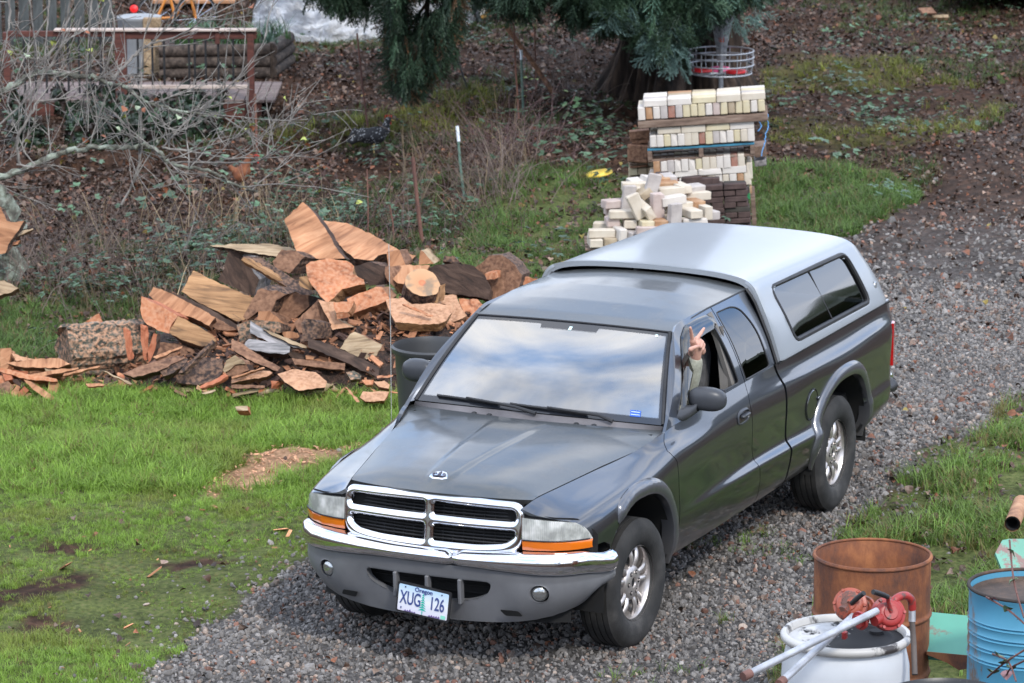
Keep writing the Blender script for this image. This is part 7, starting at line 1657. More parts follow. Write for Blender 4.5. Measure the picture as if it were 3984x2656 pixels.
P3=loc5(555,490);P3r=loc5(1545,425); pallet('pallet','topmost brown pallet carrying the upper tier of bricks',P3,P3r,.50,float((loc5(555,432)-P3)[2]),False,False)
st2=empty('brick_stack',tuple(loc5(645,640)),'middle tier of cream firebricks on the blue-edged pallet','brick stack','tiers of the brick stack')
lay(st2,(645,640),(1445,585),15,.064,.229,.114,2,['white','white','yellow','white','white','cream','cream','red','yellow','grey','white','white','yellow','cream','white'])
lay(st2,(700,540),(1440,488),4,.229,.114,.064,3,['cream','cream','yellow','white'])
P2=loc5(630,748);P2r=loc5(1445,690); pallet('pallet','blue-edged open pallet under the middle tier of bricks',P2,P2r,.50,float((loc5(630,648)-P2)[2]),True)
st1=empty('brick_stack',tuple(loc5(672,920)),'lowest tier of cream firebricks under the blue-edged pallet','brick stack','tiers of the brick stack')
lay(st1,(672,838),(1370,780),13,.064,.229,.114,2,['orange','white','grey','white','white','white','yellow','cream','cream','white','white','red','cream'])
lay(st1,(640,885),(1382,822),4,.229,.114,.060,3,['cream','white','white','white'])
lay(st1,(650,985),(1420,918),14,.064,.229,.114,2,['grey','white','tan','red','white','tan','grey','orange','cream','white','cream','white','orange','cream'])
lay(st1,(650,1050),(1425,985),4,.229,.114,.064,3)
lay(st1,(1385,880),(1432,876),1,.05,.2,.15,2,['cream'])
A=loc5(640,1160);B=loc5(1450,1095); A[2]=gzb-.02; pallet('pallet','lowest pallet standing on the grass under the brick stack',A,B+np.array((0,0,0)),.55,float((loc5(650,1052)-A)[2]))
# second stack behind on the left, wood and bricks mixed
O5=z5(640,740,DB+.55)
st4=empty('brick_stack',tuple(loc5(480,890)),'low stack of tan bricks and boards behind the left side of the pallets','brick stack')
for r_,(ya,yb) in enumerate(((985,975),(920,910),(852,842),(786,778))): lay(st4,(480,ya),(700,yb-4),3,.1,.2,.068,2,['tan','tan','cream'] if r_%2 else ['yellow','tan','tan'])
b=MB()
for k in range(9):
    a=loc5(478+rb.uniform(-8,14),782-k*8); c=loc5(640+rb.uniform(-20,30),768-k*9); o=MB().beam(a+bv*.05*(k%3),c+bv*.05*(k%3),.07,.014,0,(0,0,1),.002).build('board',PW if k%2 else WM['brown'],None); recenter(o,tuple((a+c)/2)); tag(o,'thin weathered board stacked on the low brick stack left of the pallets','board','boards stacked left of the pallets')
for k,(x0,y0,x1,y1,w_) in enumerate([(490,545,640,530,.09),(510,575,640,570,.05),(540,600,600,640,.05)]):
    a=loc5(x0,y0);c=loc5(x1,y1); o=MB().beam(a,c,.12,w_,0,(0,0,1),.004).build('split_block',WM['brown'],None); recenter(o,tuple((a+c)/2)); tag(o,['long brown split laid on top beside the middle tier','second brown split under the long one beside the middle tier','short leaning split beside the middle tier'][k],'firewood')
for k,(x0,y0,x1,y1) in enumerate([(540,640,620,700)]):
    a=loc5(x0,y0);c=loc5(x1,y1); o=MB().box((0,0,0),(.20,.2,.16),None,0,.01).build('wooden_block',WM['brown'],None,loc=tuple((a+c)/2)); tag(o,'rough wooden block between the low brick stack and the middle tier','block')
a=loc5(1440,650);c=loc5(1530,640); o=MB().beam(a,c,.3,.10,0,(0,0,1),.004).build('timber_end',PW,None); recenter(o,tuple(a)); tag(o,'timber end sticking out right of the middle tier','timber')
a=loc5(1440,740);c=loc5(1530,730); o=MB().beam(a,c,.3,.05,0,(0,0,1),.004).build('timber_end',WM['grey'],None); recenter(o,tuple(a)); tag(o,'grey timber end sticking out right of the lowest tier','timber')
# blue twine
for k,pts in enumerate([[(1540,375),(1545,470),(1528,540),(1515,620),(1495,700)],[(1495,380),(1480,430),(1492,470),(1470,510)]]):
    C_=curve([z5(x,y,DB-.12) for x,y in pts],8); C_=[p+np.array((rb.uniform(-.006,.006),rb.uniform(-.006,.006),0)) for p in C_]; o=MB().tube(C_,.005,5).build('twine',mat('twine_blue',(.10,.28,.55),.6),None,True); recenter(o,tuple(C_[0])); tag(o,['long strand of blue twine hanging from the topmost pallet','short strand of blue twine under the topmost pallet'][k],'twine')
# dark brick stack in front, right
DD=32.9; O5=z5(1200,1050,DD); bw0=bw; bw=np.array([0,0,1.])
st5=empty('brick_stack',tuple(loc5(1000,1200)),'stack of dark brown paving bricks in front of the pallets','brick stack')
rows_=[(1290,4,0),(1235,2,1),(1190,4,0),(1150,2,1),(1110,4,0),(1068,2,1),(1022,4,0),(972,2,1)]
thd=math.radians(8)
for k,(yb,n,al) in enumerate(rows_):
    x0,x1=(1020,1430-6*k); A=loc5(x0,yb);B=loc5(x1-rb.randint(0,12),yb-8)
    L_=(B-A)@bu; h=.052
    for i in range(n):
        for r in range(2):
            cc_=A+bu*(L_/n*(i+.5))+bv*(.1*(r+.5)+rb.uniform(-.01,.01))+bw*h/2; Rz=np.array(Matrix.Rotation(rb.uniform(-.06,.06),3,'Z')); brick(st5,cc_,(L_/n-.004,.095,h-.002),Rz@RB,rb.choice(['brown','brown2','brown']))
for (x,y,wd,an) in [(1120,935,.20,.05),(1330,960,.15,-.35),(1230,970,.12,.1),(1060,890,.16,.0),(1000,940,.12,-.2),(960,880,.18,.1),(1110,890,.15,0.),(690,868,.16,.1),(740,850,.12,.1)]:
    Rz=np.array(Matrix.Rotation(an,3,'Z')); brick(st5,z5(x,y,DD+.12),(wd,.1,.065),Rz@RB,'brown')
o=MB().box((0,0,0),(.08,.15,.10),RB,0,.006).build('green_crate',mat('crate_green',(.02,.20,.07),.5),None,loc=tuple(z5(1372,980,DD+.40))); tag(o,'bright green plastic crate corner showing between the dark bricks and the stack','crate')
# loose pile of firebricks in front
DL=32.2
pile=empty('brick_pile',tuple(z5(500,1380,DL)),'loose heap of cream and pink firebricks tumbled in front of the stack','brick pile')
LB,WB,HB=.229,.114,.072
def pb(x,y,d,kind,m,yaw=0.,roll=0.,pitch=0.):
    dims={'S':(LB,WB,HB),'E':(LB,HB,WB),'H':(WB,LB,HB),'V':(WB,HB,LB),'T':(HB,LB,WB)}[kind]
    R=np.array(Euler((pitch,roll,yaw)).to_matrix()); B0=np.stack([rgt,hdir,bw],1); brick(pile,z5(x,y,DL+d),dims,B0@R,m)
for a in [(272,1285,0,'S','cream',.1),(225,1350,.02,'H','cream',.1),(330,1340,.03,'H','tan',.15),(410,1290,.0,'T','white',.3,.05),(500,1300,-.02,'H','grey',.5,.1),(310,1230,.25,'S','cream',.0),(355,1192,.15,'H','pink',.1,-.1),
 (430,1140,.05,'S','cream',.1),(490,1205,.1,'H','cream',.05),(380,1060,.25,'S','pink',.4),(470,1090,.3,'H','brown2',.2),(480,1020,.2,'V','grey',.2,.1),(545,1080,-.05,'V','cream',.2,-.45),(610,1110,-.02,'T','cream',.3,-.5,.2),
 (530,930,.35,'S','cream',.1),(530,905,.55,'H','white',.2),(660,930,.15,'V','grey',.2,.25),(597,975,.2,'H','tan',.2,-.6),(540,960,.3,'S','cream',.0),(700,1080,.0,'V','pink',.5,.0),(755,925,.35,'S','orange',.1,-.05),(800,965,.2,'S','cream',.35,-.02),
 (880,940,.3,'H','cream',.4),(960,950,.4,'S','grey',.6,.0,.1),(810,1035,.05,'S','white',.45,-.08),(870,1080,.1,'S','cream',.5),(980,1060,.2,'H','orange',.4),(960,1130,.0,'H','cream',.4),(1050,1120,.1,'T','cream',.4),(1085,1140,.15,'H','grey',.5),
 (615,1215,-.05,'H','yellow',.15),(710,1210,-.05,'H','orange',.2),(670,1170,.1,'S','cream',.1),(830,1160,-.1,'V','grey',.6,.05),(560,1240,.2,'S','cream',.1),(640,1265,-.15,'S','pink',.1),(760,1260,-.05,'S','cream',.2),(880,1230,.0,'S','cream',.2),(980,1200,.0,'S','white',.3),(460,1250,.2,'S','cream',.05),(600,1040,.3,'S','cream',.1),(660,1010,.3,'S','cream',.1),(740,990,.3,'S','tan',.2),(620,1150,.2,'H','cream',.1),(740,1150,.15,'S','cream',.2),(860,1020,.3,'S','cream',.3),(400,1110,.35,'S','pink',.2),(1000,1000,.35,'S','cream',.4),
 (560,1320,0,'S','cream',.05),(640,1330,.0,'S','cream',.1),(760,1330,.0,'S','white',.1),(730,880,.5,'H','orange',.2),(780,870,.55,'H','grey',.2),(640,885,.5,'H','white',.3,.2)]: pb(*a)
A=z5(150,1408,DL+.0); B0=np.array([0,0,0.]); e=empty('pallet',tuple(A),'old pallet under the loose heap of firebricks','pallet')
for k in range(5):
    o=MB().beam((0,0,0),tuple(rgt*1.05),.09,.018,0,(0,0,1),.003).build('deck_board',PW,e); o.location=Vector(tuple(hdir*.13*k))
for k in range(3):
    o=MB().beam((0,0,0),tuple(hdir*.55),.05,.08,0,(0,0,1),.003).build('bearer',PW,e); o.location=Vector(tuple(rgt*(.12+.42*k)-bw*.05))
# loose brick behind the truck canopy edge handled in firewood; yellow disc in the grass
def disc(c,r,label,m,tilt=(0,0),nm='flying_disc'):
    b=MB(); b.lathe([(0,.018),(r*.7,.019),(r*.88,.016),(r*.97,.006),(r,-.008),(r*.985,-.012),(r*.95,-.004),(r*.85,.010),(0,.012)],40); o=b.build(nm,m,None,True,60,tuple(c)); o.rotation_euler=(tilt[0],tilt[1],0); tag(o,label,'disc'); return o
P=at(1375,412); disc(P+np.array((0,0,.06)),.135,'yellow flying disc lying in the grass left of the bricks',noisy('disc_yellow',[(.3,(.62,.42,.05)),(.6,(.75,.55,.08)),(.75,(.45,.32,.1))],9,rough=.4),(.16,.10))
# ================================================================ DISC GOLF BASKET
def z7(x,y,d): return pd((2200+x/2.352)/KS,(y/2.352)/KS,d)
DG=39.5; ST_=noisy('galvanised_steel',[(.3,(.28,.30,.33)),(.7,(.45,.47,.50))],6,rough=.45,metal=.4)
c0=z7(1425,665,DG); gzq=float(height(c0[0],c0[1])); bk=empty('disc_golf_basket',(c0[0],c0[1],gzq),'grey steel disc golf basket with chains standing behind the brick stack','disc golf basket')
def zz(y): return float(z7(1425,y,DG)[2]-gzq)
b=MB(); b.tube([(0,0,0),(0,0,zz(-320))],.024,14); b.build('pole',ST_,bk,True)
RR=.335
for y,r_ in ((457,RR),(515,RR+.003),(585,RR+.0),(665,RR*.94)):
    b=MB(); tube_loop(b,[(r_*math.cos(q),r_*math.sin(q),zz(y)) for q in np.linspace(0,2*PI,56,endpoint=False)],.0085,6); b.build('ring',ST_,bk,True)
for k in range(16):
    q=2*PI*k/16+.1; b=MB(); b.tube([(RR*math.cos(q),RR*math.sin(q),zz(450)),(RR*math.cos(q),RR*math.sin(q),zz(590)),(RR*.94*math.cos(q),RR*.94*math.sin(q),zz(665)),(.03*math.cos(q),.03*math.sin(q),zz(668))],.0055,5); b.build('cage_wire',ST_,bk,True)
for k in range(14):
    for r0,r1,yb in ((.22,.045,560),(.13,.035,500)):
        q=2*PI*k/14+(.2 if r0<.2 else 0); b=MB(); pts=[]
        for f in np.linspace(0,1,22): rr_2=r1+(r0-r1)*f**1.7; pts.append((rr_2*math.cos(q),rr_2*math.sin(q),zz(yb)+(zz(-120)-zz(yb))*f))
        for i in range(0,21): 
            m_=(np.array(pts[i])+np.array(pts[i+1]))/2; b.beam(pts[i],pts[i+1],.010 if i%2 else .004,.004 if i%2 else .010)
        b.build('chain',ST_,bk)
b=MB(); b.lathe([(.0,zz(-140)),(.24,zz(-140)),(.25,zz(-160)),(.24,zz(-230)),(.0,zz(-230))],32); b.build('chain_band',ST_,bk,True)
b=MB(); b.tube([(0,-.0,zz(375)),(0,0,zz(330))],.034,12); b.build('tag',mat('tag_red',(.75,.07,.02),.5),bk,True)
disc(z7(1250,640,DG-.08),.115,'dark red disc lying left inside the basket',mat('disc_red',(.50,.015,.02),.4),(.0,.0))
disc(z7(1562,655,DG-.02),.115,'dark red disc lying right inside the basket',mat('disc_red2',(.50,.015,.02),.4),(.06,.0))
disc(z7(1410,632,DG+.12),.115,'pink disc lying behind the pole inside the basket',mat('disc_pink',(.75,.12,.30),.4),(.0,.05))
# ================================================================ BACKGROUND: DECK, PLANTER, TARP, WHEELBARROW
RD=noisy('red_stained_wood',[(.3,(.05,.018,.013)),(.6,(.11,.035,.025)),(.75,(.16,.07,.05))],6,8,rough=.7,stretch=(1,5,5),bump=.2)
RAILTOP=noisy('rail_top',[(.3,(.32,.24,.20)),(.7,(.55,.46,.40))],5,rough=.6,stretch=(1,5,5))
DK_=noisy('deck_grey',[(.3,(.075,.052,.045)),(.5,(.145,.105,.095)),(.75,(.23,.185,.17))],4,8,rough=.8,stretch=(1,6,6),bump=.25)
DE_=39.6
def dpx(x,y,d=DE_): return pd(x,y,d)
A=dpx(578,228); dz=float(A[2]); pxm=14771.67/KS/DE_   # pixels per metre
dk=empty('deck',tuple(A),'low red-stained wooden deck with a railing, behind the bare branches','deck'); dA=np.array(dk.location)
Rk=np.stack([rgt,hdir,bw],1)
def dbox(nm,c,d,m,par=dk,R=Rk,bev=.004):
    o=MB().box((0,0,0),d,None,0,bev).build(nm,m,par); q=Matrix(((*R[0],0),(*R[1],0),(*R[2],0),(0,0,0,1))); q.translation=Vector(tuple(np.array(c)-np.array(par.location))); o.matrix_local=q; return o
def lx(px): return (px-578)/pxm
# floor boards run away from the viewer
W0,W1=lx(20),lx(632); nb=26; wB=(W1-W0)/nb; floor_z=dz-.0
for k in range(nb): dbox('deck_board',dA+rgt*(W0+wB*(k+.5))+hdir*(.0+.66)+bw*(-.02),(wB-.008,1.32+rb.uniform(-.02,.02),.035),DK_)
dbox('fascia',dA+rgt*((W0+lx(600))/2)+hdir*.03-bw*.14,(lx(600)-W0,.035,.20),RD)
dbox('joist',dA+rgt*((W0+lx(600))/2)+hdir*1.2-bw*.14,(lx(600)-W0,.05,.2),RD)
hp_=(228-66)/pxm
for px in (578,281,20): dbox('post',dA+rgt*lx(px)-hdir*.04+bw*((hp_)/2-.20),(.095 if px==281 else .07,.08,hp_+.35),RD)
dbox('post',dA+rgt*lx(281)-hdir*.04+bw*((hp_)/2),(.12,.09,hp_),RD)
dbox('top_rail',dA+rgt*((lx(130)+lx(592))/2)-hdir*.04+bw*(hp_+.0),(lx(592)-lx(130),.14,.022),RAILTOP)
dbox('rail_board',dA+rgt*((lx(262)+lx(592))/2)-hdir*.05+bw*(hp_-.055),(lx(592)-lx(262),.035,.08),RD)
dbox('rail_board',dA+rgt*((lx(20)+lx(262))/2)-hdir*.05+bw*(hp_-.04),(lx(262)-lx(20),.035,.06),RD)
dbox('bottom_rail',dA+rgt*((lx(285)+lx(575))/2)-hdir*.05+bw*(hp_*.19),(lx(575)-lx(285),.035,.04),RAILTOP)
for px in (320,353,380,437,450,475,504,538): dbox('baluster',dA+rgt*lx(px)-hdir*.05+bw*(hp_*.56),(.022,.02,hp_*.78),M['black'])
for px in (60,85,110,135,160,185,210,235): dbox('baluster',dA+rgt*lx(px)-hdir*.05+bw*(hp_*.5),(.022,.02,hp_*.8),M['black'])
# rusty gate latch on the rail
dbox('latch',dA+rgt*lx(503)-hdir*.07+bw*(hp_-.06),(.05,.03,.17),RD)
# log planter
LG=noisy('peeled_log',[(.3,(.018,.013,.010)),(.5,(.055,.04,.032)),(.75,(.15,.115,.09))],4,8,rough=.85,stretch=(1,5,5),bump=.5)
pl=empty('log_planter',tuple(at(620,176)),'raised planting bed edged with stacked logs behind the deck railing','planter'); po=np.array(pl.location)
def plog(a,c,r): 
    n_=9; pts=[np.array(a)+(np.array(c)-np.array(a))*k/n_ for k in range(n_+1)]; b=MB(); b.tube([p-po for p in pts],[r*(1+rb.uniform(-.05,.05)) for _ in pts],14); b.build('log',LG,pl,True,50)
c0=at(622,180); cl=at(368,184); cr=at(664,150)
for k in range(3):
    z=bw*(.07+.125*k); plog(cl+z,c0+z,.07); plog(c0+z+hdir*.0,cr+z,.075)
b=MB(); q=bw*.33; b.add([tuple(cl+q-po+hdir*.05),tuple(c0+q-po+hdir*.05),tuple(cr+q-po),tuple(cr+q-po-rgt*1.75)],[(0,1,2,3)]); b.build('soil',noisy('bed_soil',[(.3,(.02,.013,.01)),(.7,(.10,.06,.045))],10,bump=.6),pl)
gm3=mat('bed_green',(.05,.12,.03),.6); gm4=mat('bed_blue_green',(.06,.12,.075),.6)
for k in range(26):
    f=rb.random(); g=rb.random(); p=cl+(c0-cl)*f+hdir*(.15+g*1.1)+rgt*g*.15+bw*.33; V,F=tuft(100+k,22,.16+.20*rb.random(),.014,.10,.9); o=obj('bed_plant',V,F,rb.choice([gm3,gm4]),None,tuple(p)); tag(o,'leafy green plant growing in the log-edged bed','plant','plants in the log-edged bed')
# white plastic heap
TP_=mat('plastic_film',(.72,.74,.78),.30,0,.6); t,bs=T(TP_); l=t.links.new; tc=t.nodes.new('ShaderNodeTexCoord'); n=t.nodes.new('ShaderNodeTexNoise'); n.inputs['Scale'].default_value=2.4; n.inputs['Detail'].default_value=9; n.inputs['Roughness'].default_value=.62; n.inputs['Distortion'].default_value=1.4; l(tc.outputs['Object'],n.inputs['Vector']); bp=t.nodes.new('ShaderNodeBump'); bp.inputs['Strength'].default_value=1.; bp.inputs['Distance'].default_value=.35; l(n.outputs[0],bp.inputs['Height']); l(bp.outputs[0],bs.inputs['Normal']); r=ramp(t,[(.3,(.74,.76,.80)),(.55,(.84,.85,.87)),(.8,(.9,.9,.91))]); l(n.outputs[0],r.inputs[0]); l(r.outputs[0],bs.inputs['Base Color'])
bs_=[(575,66),(610,84),(650,96),(700,100),(760,103),(830,97),(895,93),(960,97),(1005,92),(1045,78),(1085,56),(1100,35)]
k=np.array(bs_,float); d=np.r_[0,np.cumsum(np.linalg.norm(np.diff(k,axis=0),axis=1))]; nn=120; rows=64; V=[]
for i in range(nn+1):
    s_=d[-1]*i/nn; bx,by=np.interp(s_,d,k[:,0]),np.interp(s_,d,k[:,1]); P=at(bx,by+.5*math.sin(i*.31))
    e_=math.sin(PI*min(max(i/nn,.0),1))**.45
    for j in range(rows+1):
        v=(j/rows)**1.6; up=2.1*(1-(1-v)**1.8)*e_*(.85+.15*math.sin(i*.13)); back=2.6*v**1.3
        g1=abs(vnoise(i*.055+j*.22,j*.42-i*.05,1,41)-.5)+.6*abs(vnoise(i*.10-j*.30,j*.62+i*.06,1,42)-.5)+.35*abs(vnoise(i*.30,j*.9,1,43)-.5); wr_=(.46*(.55-g1)*1.1-.10)*min(1,v*4+.3)
        q=P+hdir*(back-wr_)+bw*(up+wr_*.6+.005); V.append(tuple(q-P0_t) if False else tuple(q))
F=[(i*(rows+1)+j,(i+1)*(rows+1)+j,(i+1)*(rows+1)+j+1,i*(rows+1)+j+1) for i in range(nn) for j in range(rows)]
o=obj('plastic_sheet',V,F,TP_,None,None,True); recenter(o,tuple(at(830,97))); tag(o,'crumpled white plastic sheet draped over a heap at the top of the picture','plastic sheet')
# wheelbarrow
def zB(x,y,d): return pd((1500+x/3.92)/KS,(y/3.92)/KS,d)
P=at((1500+1470/3.92)/KS,(300/3.92)/KS); dw=dpt(P); wc_=zB(1430,125,dw); wb=empty('wheelbarrow',tuple(P),'wheelbarrow with a worn yellow tyre and white hub parked beyond the conifer bough','wheelbarrow'); o_=np.array(wb.location)
rW=175/3.92/14771*dw; Rw=np.array(Vector(fwd*-1+rgt*.25).to_track_quat('Z','Y').to_matrix())
def wbl(b,nm,m,par=None): b.V=[tuple(np.array(v)-o_) for v in b.V]; return b.build(nm,m,par or wb,True,50)
b=MB(); b.lathe([(rW*.62,.03),(rW*.75,.045),(rW*.9,.045),(rW,.02),(rW,-.02),(rW*.9,-.045),(rW*.62,-.03)],40,Rw,wc_); wbl(b,'tyre',painted('yellow_tyre',(.42,.22,.04),(.12,.07,.03),.52,.7,6,(1,1,1)))
b=MB(); b.lathe([(0,.02),(rW*.15,.02),(rW*.3,.0),(rW*.62,.02),(rW*.64,-.02)],32,Rw,wc_); wbl(b,'hub',noisy('hub_white',[(.3,(.5,.49,.45)),(.7,(.7,.69,.64))],6))
b=MB(); b.beam(zB(1290,-60,dw-.15),zB(1440,345,dw-.25),.05,.04); wbl(b,'leg',M['black'])
b=MB(); b.beam(zB(1290,-60,dw+.25),zB(1380,300,dw+.2),.05,.04); wbl(b,'leg',M['black'])
b=MB(); b.beam(zB(900,150,dw+.1),zB(1400,-40,dw-.1),.05,.05); b.beam(wc_,zB(1200,-10,dw),.03,.04); wbl(b,'frame',M['black'])
b=MB(); c=zB(1080,-110,dw); b.add([tuple(c+rgt*a*.45+hdir*e*.3+bw*z*.3) for a,e,z in ((-.7,-.7,-.6),(.7,-.7,-.6),(.7,.7,-.6),(-.7,.7,-.6),(-1.1,-1,.6),(1.1,-1,.6),(1.1,1,.6),(-1.1,1,.6))],[(3,2,1,0),(0,1,5,4),(1,2,6,5),(2,3,7,6),(3,0,4,7)]); wbl(b,'tray',mat('tray_dark',(.03,.035,.03),.5))
# dark trailer corner in the top right
P=at(2330,42); e=empty('parked_trailer',tuple(P),'black underside of a parked trailer at the top right corner','trailer'); 
def ebox(nm,c,d,m): return dbox(nm,c,d,m,e)
ebox('trailer_body',P+rgt*1.1+hdir*1.3+bw*.75,(3.9,2.2,1.0),M['dark']); o=MB().lathe([(0,.1),(.3,.1),(.33,.06),(.33,-.06),(.3,-.1),(0,-.1)],30,np.array(Vector(fwd*-1+rgt*.1).to_track_quat('Z','Y').to_matrix())).build('tyre',M['rubber'],e,True); o.location=Vector(tuple(rgt*.5+hdir*.35+bw*.33))
# pale scrap boards
for k,(pts,lb) in enumerate([([(2108,52),(2118,38),(2170,36),(2165,50),(2190,56),(2110,60)],'pale broken board lying flat on the dirt near the top right'),([(2112,40),(2125,33),(2178,33),(2180,40)],'second pale broken board half under the first'),([(2108,18),(2140,16),(2152,30),(2120,30)],'brown board scrap just above the pale broken boards')]):
    D_=dpt(at(2150,50)); piece('W0',pts,-.0-.02*k,(.0,5.5),(.0,-.03,.02),['pale','pale','brown'][k],'brown',lb,grp=None,D=D_,name='scrap_board',cat='board',sub=False)
# bin, timber, bicycle, table behind the railing
c=at(322,172); o=MB().lathe([(0,0),(.20,0),(.24,.62),(.25,.63),(.25,.66),(0,.68)],30).build('bin',noisy('bin_grey',[(.3,(.20,.21,.22)),(.7,(.36,.37,.38))],3,rough=.5),None,True,50,tuple(c)); tag(o,'grey round bin standing behind the deck railing','bin')
c=at(352,176); o=MB().box((0,0,.33),(.20,.1,.66),Rk,0,.01).build('timber_post',WM['pale'],None,loc=tuple(c)); tag(o,'pale upright timber beside the grey bin','timber')
c=at(450,60); bi=empty('bicycle',tuple(c),'bicycle with an orange frame leaning behind the deck','bicycle'); bo=np.array(bi.location); D_=dpt(c)+.1
for (px,py) in ((450,42),(360,42)):
    w=empty('wheel',(0,0,0)); w.parent=bi; cc_=pd(px,py,D_)-bo; w.location=Vector(tuple(cc_)); 
    b=MB(); tube_loop(b,[.31*(math.cos(q)*rgt*(.8)+math.cos(q)*hdir*.6+math.sin(q)*bw) for q in np.linspace(0,2*PI,40,endpoint=False)],.014,6); b.build('tyre',M['rubber'],w,True)
    b=MB(); tube_loop(b,[.29*(math.cos(q)*rgt*(.8)+math.cos(q)*hdir*.6+math.sin(q)*bw) for q in np.linspace(0,2*PI,40,endpoint=False)],.008,6)
    for k in range(14): q=2*PI*k/14; b.tube([(0,0,0),.29*(math.cos(q)*rgt*.8+math.cos(q)*hdir*.6+math.sin(q)*bw)],.003,4)
    b.build('spokes',M['chrome'],w,False)
b=MB(); f1=pd(450,42,D_)-bo; f2=pd(360,42,D_)-bo; h_=pd(434,-22,D_)-bo; s_=pd(388,-20,D_)-bo; k_=pd(402,40,D_)-bo
for a,c in ((f1,h_),(h_,s_),(s_,k_),(k_,h_),(k_,f2),(s_,f2)): b.tube([a,c],.017,8)
b.build('frame',mat('orange_frame',(.55,.20,.03),.35),bi,True)
b=MB(); b.tube([h_,h_+bw*.12,h_+bw*.14-rgt*.15],.012,6); V,F=blob(tuple(s_+bw*.08),.12,.06,.03,8); b.add(V,F); b.build('saddle',M['black'],bi,True)
c=at(310,62); o=MB().lathe([(0,.0),(.05,.0),(.05,.02),(0,.03)],20,np.array(Vector(fwd*-1).to_track_quat('Z','Y').to_matrix())).build('reflector',mat('reflector_red',(.8,.02,.02),.3),None,True,50,tuple(pd(308,20,D_-.2))); tag(o,'round red reflector behind the deck','reflector')
c=at(450,20); tb=empty('picnic_table',tuple(c),'wooden table top seen at the upper edge behind the deck','table'); 
for k in range(3): dbox('table_board',pd(445,3,dpt(c))+hdir*.15*k+np.array((0,0,0)),(1.05,.14,.04),noisy('table_wood%d'%k,[(.3,(.30,.14,.07)),(.7,(.45,.24,.13))],5,stretch=(1,6,6)),tb)
for s_ in (-1,1): dbox('leg',pd(445+s_*45,30,dpt(c))+hdir*.2,(.06,.05,.75),RD,tb)
# dark slatted fence at the far left and hedge behind
P=at(60,110); fe=empty('board_fence',tuple(P),'dark grey upright board fence at the left behind the branches','fence')
FG=noisy('fence_grey',[(.3,(.03,.035,.035)),(.7,(.10,.11,.11))],5,stretch=(5,5,1),bump=.3)
for k in range(16): dbox('board',P+rgt*(-1.5+k*.165)+bw*.48,(.12,.02,.96+rb.uniform(-.03,.03)),FG,fe,Rk,.003)
dbox('rail',P+rgt*-.3+bw*.75+hdir*.03,(2.7,.03,.06),FG,fe)
hm=tintmat('hedge_leaf',.4,.5,.1,.3)
n=26000; lat_=RNG.uniform(-7.4,-1.6,n); dep=RNG.uniform(0,1.6,n); up=RNG.random(n)*2.6-.4
x,y=FL(51.5+dep,lat_); keep=np.ones(n,bool)
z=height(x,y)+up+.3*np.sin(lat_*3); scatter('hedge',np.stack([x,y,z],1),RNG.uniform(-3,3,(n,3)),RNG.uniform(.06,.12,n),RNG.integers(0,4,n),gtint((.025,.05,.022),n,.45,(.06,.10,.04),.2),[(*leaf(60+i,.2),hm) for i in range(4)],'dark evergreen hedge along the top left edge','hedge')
b=MB(); P0,P1=FL(52.6,-7.6),FL(52.6,-1.5); b.add([(P0[0],P0[1],-.2),(P1[0],P1[1],-.2),(P1[0],P1[1],2.3),(P0[0],P0[1],2.3)],[(0,1,2,3)]); 
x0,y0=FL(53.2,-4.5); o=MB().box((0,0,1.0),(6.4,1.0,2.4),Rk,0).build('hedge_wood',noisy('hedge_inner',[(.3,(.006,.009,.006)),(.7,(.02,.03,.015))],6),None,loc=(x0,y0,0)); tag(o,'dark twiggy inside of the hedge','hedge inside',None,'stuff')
# shrub leaves below the deck, its shade put into their dark colour
n=9000; pxs=RNG.uniform(20,520,n); pys=RNG.uniform(236,330,n); k_=pys<330-.12*np.maximum(0,pxs-330); dk_=[]
for a,c in zip(pxs[k_],pys[k_]):
    if fbm(np.array([a]),np.array([c]),.02,91,3)[0]>.44: p=at(a,c+12); dk_.append(p+np.array((0,0,RNG.uniform(.0,.28))))
dk_=np.array(dk_); n=len(dk_); scatter('shade_undergrowth',dk_,RNG.uniform(-3,3,(n,3)),RNG.uniform(.05,.09,n),RNG.integers(0,4,n),gtint((.018,.034,.018),n,.45,(.03,.02,.016),.3),[(*leaf(80+i,.2),hm) for i in range(4)],'evergreen undergrowth coloured dark for the shade below the deck edge','undergrowth')
# ================================================================ FENCE POSTS, STAKES
def stake(p0,p1,r,m,label,name='stake',cat='stake',grp='thin stakes of the old fence line',white=None,d=None):
    base=at(*p1) if d is None else pd(*p1,d); D_=dpt(base); tp=pd(*p0,D_); b=MB(); b.tube([base-bw*.05,base*.5+tp*.5+rgt*rb.uniform(-.01,.01),tp],r,8); b.V=[tuple(np.array(v)-base) for v in b.V]
    if white is None:
        o=b.build(name,m,None,True,60,tuple(base)); tag(o,label,cat,grp); return
    e=empty(name,tuple(base),label,cat,grp); b.build('shaft',m,e,True,60)
    b=MB(); b.tube([base+(tp-base)*white-base,tp-base+bw*.004],r*1.25,8); b.build('white_top',mat('post_white',(.62,.66,.70),.5),e,True,60)
    b=MB(); 
    for k in range(5): b.box((tp-base)*(.25+.13*k)-hdir*r*1.2,(.012,.012,.02))
    b.build('stud',m,e)
RS=rustmat('stake_rust',(.07,.035,.03),(.15,.07,.05),(.22,.12,.09)); TG=painted('post_green',(.10,.17,.13),(.2,.15,.12),.62,.55,8)
stake((1050,290),(1068,462),.013,TG,'green steel T-post with a white tip in the dry grass, centre of the picture','fence_post','fence post',None,.80)
stake((1197,115),(1203,272),.013,TG,'darker green T-post with a white tip before the conifer','fence_post','fence post',None,.86)
stake((948,360),(972,566),.018,RS,'thick rusty post leaning left behind the firewood heap','fence_post','fence post',None)
stake((820,76),(850,322),.010,RS,'long thin rusty stake right of the plastic sheet')
